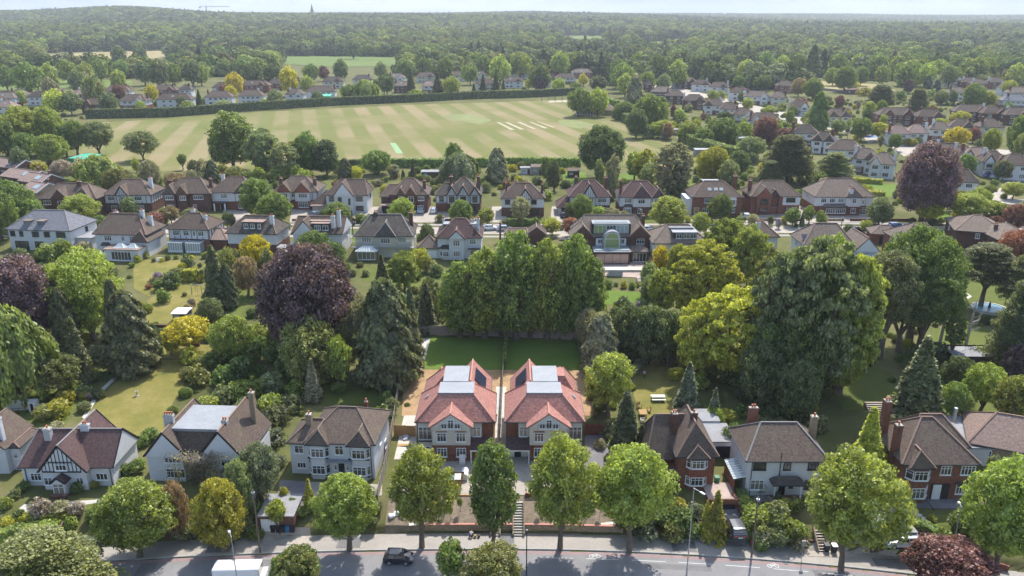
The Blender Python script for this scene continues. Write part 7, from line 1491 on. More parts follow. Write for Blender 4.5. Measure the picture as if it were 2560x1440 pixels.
# blue canopy in the upper right street, gazebo, wires
p = at(2178, 356); r_ = empty('blue_canopy', p); b = MB(); b.v += [(-3, -2, 2.4), (3, -2, 2.4), (3, 2, 2.4), (-3, 2, 2.4), (-1.5, 0, 3.2), (1.5, 0, 3.2)]; b.f += [(0, 1, 5, 4), (1, 2, 5), (2, 3, 4, 5), (3, 0, 4)]; b.m += [0] * 4; b.build('canvas', 'plastic_blue', r_); b = MB()
for x in (-2.9, 2.9):
    for y in (-1.9, 1.9): b.tube([(x, y, 0), (x, y, 2.4)], .06, 5)
b.build('poles', 'metal_grey', r_); tag(r_, 'bright blue canopy beside the upper right street', 'canopy')
p = at(2472, 775); r_ = empty('round_pool', p); b = MB(); b.lathe([(3.4, 0), (3.4, .6), (3.0, .6), (3.0, .45)], 24); b.build('pool_wall', 'stone_pale', r_); b = MB(); b.lathe([(2.95, .4), (2.95, .5)], 24); b.build('water', 'water_blue', r_); b = MB(); b.lathe([(.3, .5), (.15, 1.6), (.05, 1.9)], 8); b.build('fountain', 'metal_dark', r_); tag(r_, 'round raised garden pool on the terrace under the dark pine', 'pool')
# ================================================================ PEOPLE
def figure(name, p, yaw, joints, edges, radii, parts, label):
    r_ = empty(name, p, yaw); me = bpy.data.meshes.new('body'); me.from_pydata(joints, edges, []); o = bpy.data.objects.new('body', me); C.objects.link(o); o.parent = r_
    o.modifiers.new('skin', 'SKIN'); 
    for i, q in enumerate(radii): me.skin_vertices[0].data[i].radius = (q, q)
    me.skin_vertices[0].data[0].use_root = True
    s = o.modifiers.new('sub', 'SUBSURF'); s.levels = 2; s.render_levels = 2; me.materials.append(MATS['skin'])
    for nm, mt, jj, ee, rr in parts:
        m2 = bpy.data.meshes.new(nm); m2.from_pydata(jj, ee, []); q = bpy.data.objects.new(nm, m2); C.objects.link(q); q.parent = r_; q.modifiers.new('skin', 'SKIN')
        for i, k in enumerate(rr): m2.skin_vertices[0].data[i].radius = (k, k)
        m2.skin_vertices[0].data[0].use_root = True
        s = q.modifiers.new('sub', 'SUBSURF'); s.levels = 2; s.render_levels = 2; m2.materials.append(MATS[mt])
    return tag(r_, label, 'person')
def body_parts(J):
    """J: dict of joints; returns args for figure"""
    names = ['pelvis', 'chest', 'neck', 'head', 'lsh', 'lel', 'lha', 'lfi', 'rsh', 'rel', 'rha', 'rfi', 'lhip', 'lkn', 'lan', 'lto', 'rhip', 'rkn', 'ran', 'rto']
    ed = [('pelvis', 'chest'), ('chest', 'neck'), ('neck', 'head'), ('chest', 'lsh'), ('lsh', 'lel'), ('lel', 'lha'), ('lha', 'lfi'), ('chest', 'rsh'), ('rsh', 'rel'), ('rel', 'rha'), ('rha', 'rfi'), ('pelvis', 'lhip'), ('lhip', 'lkn'), ('lkn', 'lan'), ('lan', 'lto'), ('pelvis', 'rhip'), ('rhip', 'rkn'), ('rkn', 'ran'), ('ran', 'rto')]
    rad = dict(pelvis=.12, chest=.13, neck=.05, head=.095, lsh=.055, lel=.04, lha=.028, lfi=.02, lhip=.085, lkn=.055, lan=.035, lto=.03)
    ix = {n: i for i, n in enumerate(names)}; R_ = [rad.get(n, rad.get('l' + n[1:], .05)) for n in names]
    sub = lambda ns, k: ([J[n] for n in ns], [(ns.index(a), ns.index(b)) for a, b in ed if a in ns and b in ns], [R_[ix[n]] * k for n in ns])
    return [J[n] for n in names], [(ix[a], ix[b]) for a, b in ed], R_, sub
J = dict(pelvis=(0, 0, .95), chest=(0, 0, 1.35), neck=(0, 0, 1.52), head=(0, -.01, 1.66), lsh=(-.2, 0, 1.42), lel=(-.25, .05, 1.15), lha=(-.22, -.12, 1.3), lfi=(-.16, -.16, 1.42), rsh=(.2, 0, 1.42), rel=(.25, .03, 1.15), rha=(.24, -.08, .92), rfi=(.24, -.1, .83), lhip=(-.09, 0, .88), lkn=(-.1, -.02, .5), lan=(-.1, .02, .08), lto=(-.1, -.14, .04), rhip=(.09, 0, .88), rkn=(.1, -.03, .5), ran=(.1, .02, .08), rto=(.1, -.14, .04))
a, b_, c, sub = body_parts(J)
figure('person', at(1610, 948), R(15), a, b_, c, [('shirt', 'cloth_blue', *sub(['pelvis', 'chest', 'lsh', 'lel', 'rsh', 'rel'], 1.18)), ('trousers', 'cloth_dark', *sub(['pelvis', 'lhip', 'lkn', 'lan', 'rhip', 'rkn', 'ran'], 1.2)), ('hair', 'hair', [(0, .02, 1.70), (0, .05, 1.64)], [(0, 1)], [.1, .09])], 'person in blue shirt and dark trousers standing on the sunny lawn')
J = dict(pelvis=(0, 0, .42), chest=(0, .32, .68), neck=(0, .46, .76), head=(0, .58, .78), lsh=(-.2, .34, .72), lel=(-.24, .5, .5), lha=(-.2, .68, .36), lfi=(-.19, .75, .3), rsh=(.2, .34, .72), rel=(.26, .52, .5), rha=(.24, .7, .38), rfi=(.22, .77, .3), lhip=(-.11, 0, .38), lkn=(-.16, .38, .42), lan=(-.14, .05, .08), lto=(-.14, .2, .04), rhip=(.11, 0, .38), rkn=(.16, .4, .3), ran=(.14, .02, .08), rto=(.14, .18, .04))
a, b_, c, sub = body_parts(J)
figure('person', at(1177, 1346), R(-10), a, b_, c, [('shirt', 'cloth_lilac', *sub(['pelvis', 'chest', 'lsh', 'lel', 'rsh', 'rel'], 1.18)), ('trousers', 'cloth_dark', *sub(['pelvis', 'lhip', 'lkn', 'lan', 'rhip', 'rkn', 'ran'], 1.2)), ('hair', 'hair', [(0, .6, .84), (0, .55, .82)], [(0, 1)], [.09, .09])], 'crouching worker in pale lilac top at the low retaining wall')
J = dict(pelvis=(0, 0, .9), chest=(0, .05, 1.28), neck=(0, .08, 1.45), head=(0, .08, 1.58), lsh=(-.2, .05, 1.36), lel=(-.24, -.05, 1.1), lha=(-.15, -.25, 1.0), lfi=(-.1, -.3, .98), rsh=(.2, .05, 1.36), rel=(.24, -.05, 1.1), rha=(.15, -.25, 1.0), rfi=(.1, -.3, .98), lhip=(-.09, 0, .84), lkn=(-.1, -.02, .48), lan=(-.1, .02, .08), lto=(-.1, -.14, .04), rhip=(.09, 0, .84), rkn=(.1, -.08, .5), ran=(.1, .06, .08), rto=(.1, -.1, .04))
a, b_, c, sub = body_parts(J)
figure('person', at(1239, 1056), R(0), a, b_, c, [('jacket', 'red_paint', *sub(['pelvis', 'chest', 'lsh', 'lel', 'rsh', 'rel'], 1.25)), ('trousers', 'cloth_dark', *sub(['pelvis', 'lhip', 'lkn', 'lan', 'rhip', 'rkn', 'ran'], 1.2)), ('hard_hat', 'red_paint', [(0, .08, 1.66), (0, .1, 1.63)], [(0, 1)], [.11, .1])], 'worker in bright red standing in the passage between the new houses')

# wisteria climbing over the door of the twin-gabled house
p = at(490, 1128, 4.9); r_ = empty('wisteria', p, R(-3)); n = 2600; X = rng.normal(size=n) * 1.5 + .6; Z = np.clip(rng.normal(size=n) * 1.1 + 2.2, .1, 5.2); Y = np.where(np.abs(X - .1) < 1.7, -.05, -1.15) - rng.random(n) * .55
me = cards('climber', np.stack([X, Y, Z], 1), np.tile(np.array([0., -1, .4]), (n, 1)), .22, jit=.5); me.materials[0] = LEAF['grey']; o = bpy.data.objects.new('foliage', me); C.objects.link(o); o.parent = r_
n = 900; X = rng.normal(size=n) * 1.7 + .6; Z = rng.normal(size=n) * .35 + 4.2 + .15 * np.abs(X); me = cards('climber', np.stack([X, -.3 - rng.random(n) * 1.2, Z], 1), np.tile(np.array([0., -1, .4]), (n, 1)), .2, jit=.5); me.materials[0] = LEAF['blossom']; o = bpy.data.objects.new('flowers', me); C.objects.link(o); o.parent = r_
b = MB(); b.tube([(-.3, -.2, 0), (.2, -.3, 2), (1.5, -.5, 3.6), (2.6, -1.2, 4.4)], [.12, .1, .07, .04], 6); b.build('stem', 'bark', r_); tag(r_, 'grey-green wisteria with pale lilac flowers over the red door', 'climber')
# ================================================================ TREES
# (kind, u, top row, foot row, crown width px, colour, crown base fraction)
for k_, u, vt, vb, wp, c, bs, lab in [
    ('plane', 874, 1185, 1374, 165, 'light', .24, 'pale green street tree with wide low crown, first from the left at the kerb'),
    ('plane', 1055, 1117, 1369, 172, 'light', .28, 'street tree with forked trunk in front of the left new house'),
    ('oval', 1231, 1097, 1374, 140, 'mid', .17, 'tall dark oval street tree standing between the two new houses'),
    ('plane', 1400, 1088, 1372, 186, 'light', .24, 'rounded street tree hiding the right new house ground floor'),
    ('plane', 1573, 1114, 1377, 204, 'light', .28, 'broad street tree with V-shaped trunk left of the brick house'),
    ('plane', 2102, 1126, 1424, 250, 'light', .26, 'widest street tree, standing beside the wheelie bins at right'),
    ('plane', 2486, 1150, 1440, 222, 'light', .22, 'rightmost large street tree cut by the right edge')]:
    TB(k_, u, vt, vb, wp, c, base=bs, label=lab, multi=True, r0=.34 if k_ == 'plane' else .3)
T_ = """
cedar 120 1345 1535 380 olive .06|plane 350 1203 1392 200 light .15|round 448 1205 1345 78 brown .03|plane 560 1192 1375 140 gold .08|round 606 1148 1300 80 sage .1|round 655 1110 1250 110 blue .05
small 700 1250 1330 62 lime .3|cone_small 775 1196 1270 42 gold .05|small 755 1370 1500 120 mid .1|small 700 1395 1500 60 mid .1|small 1127 1352 1470 88 mid .2|plane 1240 1366 1520 180 olive .2|plane 755 1366 1510 130 olive .1|plane 2355 1356 1500 235 plum .2
weeping_fir 1560 975 1150 110 fir .05|cone 1600 1060 1150 70 fir .05|round 1520 884 1040 130 light .2|cone_small 1785 1226 1345 75 gold .04|cone_small 1762 1250 1335 40 gold .04|cone 2155 1015 1215 128 gold .03
cone 2282 838 1060 165 fir .05|cone 1716 903 1030 84 blue .03|cone 1782 968 1062 48 blue .05|small 1786 1018 1068 58 light .05|small 1832 1060 1130 60 mid .05|small 2240 1200 1300 60 gold .2|round 2200 1120 1200 70 gold .1
round_big 775 614 905 272 purple .05|round_big 62 640 880 215 purple .05|round_big 235 628 850 205 light .1|willow 45 762 1000 185 light .03|column 176 720 900 62 fir .03|weeping_fir 205 790 960 84 fir .03|column 335 728 928 112 fir .02|column 303 700 880 50 fir .02
round 148 884 990 130 olive .2|weeping_fir 545 610 772 88 fir .03|column 576 660 770 40 fir .03|round 782 794 960 160 olive .03|small 848 846 975 76 light .15|weeping_fir 829 752 872 34 fir .03|cone 785 895 1000 60 grey .05|small 848 862 935 60 gold .1
column 970 700 960 132 fir .02|round 915 738 920 100 grey .05|column 1015 770 935 84 fir .04|weeping_fir 1068 705 830 72 fir .03|airy 1078 690 800 60 sage .1|round 870 800 930 60 olive .05|weeping_fir 1030 710 870 60 sage .03
oval 1150 650 842 120 mid .04|oval 1212 612 845 120 light .04|oval 1290 572 848 150 mid .04|oval 1366 592 848 120 light .04|oval 1436 580 848 125 mid .04|oval 1478 640 846 90 mid .04|oval 1255 640 842 110 mid .03|oval 1325 640 846 110 mid .03|oval 1400 645 846 120 mid .03|oval 1180 690 842 110 mid .03
column 1500 782 930 84 grey .04|round 1470 770 880 70 grey .1|round 1560 762 905 120 dark .04|round 1620 762 910 120 dark .04|round 1668 775 912 90 dark .06|small 1590 800 880 60 blue .05|small 1640 805 885 60 brown .05
airy_big 1752 595 845 190 lime .15|airy_big 1820 708 955 215 lime .12|airy 1738 740 950 130 lime .1|airy 1800 545 700 110 light .15|airy 1655 668 790 86 light .08|small 1648 708 770 40 plum .1|small 1620 655 740 60 sage .08|airy 1870 560 720 110 light .1|round 1690 610 700 60 gold .1
airy_big 2015 574 990 250 sage .05|airy_big 2092 612 985 190 light .05|airy_big 1940 615 980 190 sage .05|feathery 2020 640 990 120 mid .05|round_big 2098 765 985 110 light .04|round_big 1985 760 1010 150 mid .04|feathery 2055 580 900 110 light .1|round 1905 800 1000 90 mid .05|airy 1900 620 900 110 olive .1|round 1900 850 1020 130 dark .04|round 1985 900 1060 110 dark .04
round_big 2270 570 860 215 mid .2|round_big 2195 625 895 180 sage .35|round_big 2295 650 885 170 mid .3|round_big 2245 690 880 160 sage .35|small 2165 860 930 50 dark .05
cedar 2450 610 770 190 fir .45|cedar 2545 640 800 150 fir .3|cedar 2540 700 930 190 sage .05|airy 2375 780 905 60 mid .3|round 2550 860 970 90 purple .05|round 2375 955 1062 76 mid .25|round 2450 912 1030 110 light .2|round 2530 940 1075 120 light .15|round 2385 890 985 80 dark .05|cone 2555 1080 1170 60 fir .03|small 2475 1140 1200 50 blue .05
round 645 586 690 84 yellow .15|small 672 625 730 50 fir .05|round 478 795 880 124 yellow .28|round 588 788 905 110 light .1|round 530 745 830 70 sage .1|small 430 840 890 50 gold .1|round 620 640 740 70 brown .1|small 570 620 700 60 olive .05
round 785 578 660 96 mid .1|round 835 605 680 70 mid .1|cone 957 634 732 56 fir .02|airy 1010 628 730 86 light .1|small 1050 620 680 60 gold .05|small 1068 560 610 44 dark .05
plane 204 485 572 98 light .2|small 325 492 548 52 dark .05|plane 645 442 548 104 mid .12|plane 693 480 566 92 mid .12|round 845 505 560 70 mid .1|plane 1010 494 562 72 light .12|plane 1154 497 566 64 mid .15|small 1218 520 566 50 light .15|airy 1300 490 564 56 grey .2|plane 1452 485 550 58 mid .1|small 1496 516 562 46 light .08|round 1528 520 562 56 grey .05|plane 1668 488 572 106 light .1|plane 1802 485 556 66 mid .12|plane 2196 494 572 66 sage .15|plane 2312 502 570 68 gold .35|plane 2412 482 566 108 light .3|small 2162 550 585 34 lime .2|round_big 2300 358 560 168 purple .06
small 1426 544 592 52 red .15|small 390 530 572 52 plum .1|small 1380 545 590 60 lime .08|small 85 530 560 60 red .05|small 1425 505 545 34 fir .05|small 430 515 560 50 brown .1|small 480 520 556 50 sage .08|small 460 540 570 24 dark .05|small 568 530 570 30 dark .05|small 582 532 570 22 dark .05
plane 40 450 570 110 mid .1|plane 85 495 575 70 mid .1|round 5 475 600 90 mid .05|small 1880 535 565 34 grey .1|small 1925 540 565 20 dark .02|small 1945 545 572 18 lilac .02|small 1980 520 565 50 mid .1|small 2022 515 560 36 mid .1|small 2048 525 566 30 mid .1|column_small 2004 530 566 12 dark .02
oval 585 275 425 130 mid .06|oval 560 310 420 70 dark .06|airy 665 320 438 106 sage .06|airy 712 355 450 84 sage .08|oval 772 326 438 82 mid .06|oval 818 346 440 80 dark .06|airy 750 345 440 70 olive .08|column 865 396 462 36 fir .03|small 893 416 462 34 gold .05|round 945 376 436 82 mid .06|small 985 410 445 40 grey .08|cone 1033 396 450 22 fir .03|column_small 1008 425 446 10 fir .02|column_small 1024 428 446 8 fir .02
oval 1135 355 446 60 mid .06|willow 1148 380 460 92 sage .03|column 1243 368 456 48 grey .03|column 1255 385 456 24 fir .03|oval 1384 398 478 40 fir .05|small 1365 392 455 36 mid .05|round_big 1503 314 446 122 dark .08|small 1495 400 470 34 sage .05|column 1524 420 500 28 fir .03|airy 1530 385 480 44 grey .05|airy 1612 372 458 68 gold .06|airy 1585 378 450 50 light .06|airy_big 1680 350 495 110 grey .08|cone 1690 400 500 80 fir .03|small 1620 405 475 50 sage .05
round_big 1780 368 468 92 gold .08|round 1820 400 480 60 sage .05|round 1845 375 440 56 dark .05|cedar 1965 335 458 150 fir .12|cedar 2082 380 462 116 sage .1|cedar 1925 400 465 80 fir .1|small 1906 404 452 34 yellow .05|small 2015 395 450 40 light .05|round 1875 340 400 70 sage .05|small 2060 445 490 50 blossom .05
round 360 328 402 90 sage .2|round 250 302 388 86 sage .2|round 195 300 390 60 mid .2|round 168 312 392 56 mid .2|round_big 130 265 385 90 light .1|round_big 70 265 388 120 light .08|round 130 335 412 80 light .08|round 60 330 400 70 mid .1|round 20 300 400 70 mid .1|willow 250 386 466 96 light .03|round 292 420 480 60 olive .03|round 160 400 450 60 blossom .05|round 200 405 452 46 grey .05|round 320 422 470 40 grey .15|round 378 400 475 60 grey .05|small 342 396 432 24 light .08|small 458 384 425 28 mid .3|small 488 400 445 40 fir .05|airy 510 395 450 40 grey .05|round 440 430 475 60 brown .05|column 535 400 470 36 fir .03|round 590 415 465 60 olive .05|small 100 405 440 50 gold .05|small 55 370 440 50 dark .05|round 480 425 470 46 grey .05|small 560 410 450 40 olive .05
small 1000 540 580 46 brown .1|round 1085 590 615 30 mid .05|round 1750 530 590 50 light .1|airy 1825 548 640 100 light .1|round 1860 590 680 70 light .1|small 1650 612 690 50 yellow .1|small 1620 690 760 50 sage .05|round 2540 575 670 90 red .15|small 2120 560 590 34 dark .05|round 2480 540 600 50 plum .1|small 2330 380 430 30 gold .1|round 2530 455 500 60 light .2|airy 2480 500 560 70 lime .1|round 2440 470 540 70 light .1|round 2390 475 530 60 olive .1|small 2500 520 570 40 dark .03|round 2530 510 580 70 plum .08|small 2560 500 560 50 sage .05
round 1625 235 330 96 mid .05|column 1585 185 290 46 grey .04|round_big 1590 270 345 60 dark .04|round_big 1560 255 300 60 mid .05|round 1805 295 370 90 mid .06|round 1760 320 372 60 mid .05|round 1720 305 360 60 light .05|small 1682 262 298 20 plum .05|round 1668 305 350 30 brown .05|small 1740 298 330 24 lime .05|round 1860 305 350 40 light .05|round_big 1910 290 365 66 plum .05|round 1960 320 360 50 plum .05|round 1810 278 318 50 dark .05|small 1990 318 345 20 mid .05|small 2000 246 276 46 plum .08|column 2042 230 330 44 mid .03|small 1972 275 312 26 mid .03|small 1868 245 275 34 light .05|small 1925 265 290 40 light .05|round 1655 300 345 60 light .06|small 1780 225 255 30 light .05|small 1850 230 258 24 mid .05
round_big 2030 195 250 52 mid .05|round 1995 195 242 46 brown .05|round 1905 188 228 44 mid .08|round 1845 188 222 32 mid .08|round_big 1785 158 205 38 mid .05|cone 1730 170 205 20 fir .05|poplar 2028 112 200 34 dark .02|poplar 2055 122 190 22 dark .02|poplar 2070 124 190 16 dark .02|round_big 2110 165 230 62 mid .05|round_big 2080 170 215 46 light .05|round_big 2150 165 215 40 mid .05|cedar 2200 210 270 88 fir .08|cedar 2290 220 285 66 fir .05|round 2098 238 270 26 plum .05|round 2170 252 300 36 light .06|round 2200 250 295 30 mid .06|small 2165 275 302 34 mid .05|round 2270 198 235 26 purple .05|column 2318 188 222 18 fir .03|column 2340 198 232 18 fir .03|cone 2355 188 212 20 fir .03|round_big 2425 208 272 64 mid .05|round 2380 225 262 26 dark .05|round 2350 225 262 40 sage .05|round 2465 228 270 46 gold .05|round 2400 278 310 52 lime .04|round 2348 295 328 36 lime .1|round 2325 265 310 34 plum .06|round 2390 318 368 62 yellow .05|round 2432 318 358 36 plum .05|round 2475 322 385 50 lime .05|round 2540 290 400 70 mid .05|round 2555 330 410 60 olive .05|small 2205 286 322 24 light .12|round 2152 295 352 56 mid .12|round 2195 305 352 50 gold .12|round 2095 298 335 44 sage .06|small 2140 300 330 24 light .1|small 2120 300 330 18 mid .2|round 2235 335 378 38 mid .12|small 2200 335 372 20 grey .1|small 2242 290 312 26 plum .03|small 2295 340 362 26 light .05|round 2412 385 440 50 mid .1|round 2505 400 450 46 fir .06|small 2392 370 400 20 fir .03|round 2270 345 365 40 gold .05|small 2145 250 275 14 blossom .03|round 2520 200 240 40 gold .05|cone 2498 168 210 24 fir .05|round 2450 185 215 36 sage .05|round 2300 370 420 40 sage .05
"""
for row in T_.replace('\n', '|').split('|'):
    if row.strip():
        k_, u, vt, vb, wp, c, bs = row.split(); TB(k_, float(u), float(vt), float(vb), float(wp), c, base=float(bs), multi=(k_ in ('airy_big', 'airy')), r0=None)
# trees round the far row of houses: (kind, u, top, width, colour)
S_ = """mid 180 232 70 dark|mid 145 224 60 lime|mid 25 258 40 light|mid 275 232 52 sage|mid 300 212 34 plum|mid 320 212 26 plum|mid 382 212 38 yellow|mid 352 252 26 light|mid 470 252 34 light|cone 500 222 24 fir|mid 590 182 48 yellow|mid 578 214 34 yellow|mid 725 168 58 yellow|mid 560 250 40 sage|mid 610 262 60 sage|mid 690 224 50 sage|willow 795 226 26 sage|mid 872 212 44 mid|willow 915 198 60 light|mid 968 184 44 dark|cone 1028 170 32 fir|cone 1095 180 42 fir|mid 1130 192 46 light|mid 1040 224 38 light|cone 1208 184 24 fir|cone 1185 205 16 fir|cone 1240 176 26 fir|cone 1258 196 14 fir|mid 1060 228 24 mid|mid 1350 188 36 purple|mid 1322 196 24 lime|mid 1398 196 34 light|mid 1458 184 26 yellow|mid 1495 190 54 dark|mid 1440 205 30 mid|mid 810 165 30 plum|mid 850 150 46 dark|mid 675 160 50 dark|mid 628 158 56 dark|mid 770 190 40 light|mid 775 160 40 mid|mid 640 175 36 light|mid 390 150 60 dark|mid 355 155 50 dark|mid 430 158 50 mid|mid 475 150 56 dark|mid 505 165 40 light|cone 582 125 22 fir|cone 697 120 18 fir|mid 880 98 40 dark|mid 950 155 36 sage|mid 940 200 30 mid|mid 1175 160 44 mid|mid 1110 145 50 mid|mid 1060 145 46 mid|mid 1010 150 44 mid|mid 1250 125 60 light|mid 1210 140 50 mid|mid 1300 120 56 light|mid 1350 118 60 mid|mid 1400 122 56 light|mid 1450 112 60 mid|mid 1500 112 60 light|mid 1550 120 60 mid|mid 1600 125 56 light|mid 1650 128 60 mid|mid 1700 120 60 light|mid 1750 118 56 dark|cone 1317 134 14 fir|mid 1820 140 56 mid|mid 1870 150 50 light|mid 1920 130 50 mid|mid 1960 140 50 light|mid 1990 120 56 mid|mid 2100 130 56 mid|mid 2150 135 50 light|mid 2200 130 56 mid|mid 2250 140 50 light|mid 2300 130 56 mid|mid 2350 150 50 light|mid 2400 140 56 mid|mid 2450 145 56 light|mid 2500 140 50 mid|mid 2545 160 50 light|mid 2270 165 56 mid|mid 2320 160 50 light|mid 2380 165 46 mid|mid 2210 165 44 light|mid 60 155 70 mid|mid 20 165 50 mid|mid 115 160 60 light|mid 160 150 50 light|mid 205 158 50 light|mid 245 150 46 mid|mid 300 150 40 mid|cone 173 112 24 fir|mid 292 113 46 dark|mid 348 118 36 dark|mid 200 178 46 dark|mid 130 195 50 grey|mid 215 182 40 grey|mid 240 186 60 olive|mid 300 175 46 light|mid 230 200 24 mid|mid 55 226 30 light|mid 560 210 30 plum|mid 455 240 24 sage|mid 900 245 34 light|mid 1565 185 50 light|mid 1620 180 40 light|mid 1660 185 40 sage|mid 1690 160 50 dark|mid 1560 160 60 mid"""
for row in S_.split('|'):
    k_, u, vt, wp, c = row.split()
    if float(u) < 1520 and float(vt) > 164:
        hv = np.interp(float(u), [218, 640, 1010, 1452], [290, 270, 250, 232]); TB(k_, float(u), float(vt), min(hv - 2, float(vt) + float(wp) * (1.25 if k_ != 'cone' else 2)), float(wp), c, base=.08)
    else: TR(k_, float(u), float(vt), float(wp), c, ratio=2.0 if k_ in ('cone',) else 1.15, base=.08, trunk=True)
# bare dead trees
def dead(u, vt, vb, label, seed):
    rr = random.Random(seed); p = at(u, vb); h = hfit(p, vt); r_ = empty('dead_tree', p); b = MB(); b.tube([(0, 0, -.3), (.2, 0, h * .4), (.5, .2, h * .7), (.7, .2, h * .98)], [.34, .26, .17, .05], 7); b.build('trunk', 'bark_pale', r_)
    for i in range(9):
        z = h * rr.uniform(.4, .9); a = rr.uniform(0, 6.28); L_ = h * rr.uniform(.12, .28); s = Vector((.35, .1, z)); m = s + Vector((math.cos(a), math.sin(a), .3)) * L_ * .5; e = m + Vector((math.cos(a + .5), math.sin(a + .5), .9)) * L_ * .5
        b = MB(); b.tube([s, m, e], [.12, .08, .03], 5); b.build('branch', 'bark_pale', r_)
    tag(r_, label, 'tree')
dead(2410, 748, 878, 'bare pale dead tree standing beside the dark shed at right', 3); dead(2345, 742, 876, 'bare branching dead tree left of the paler dead one', 8)
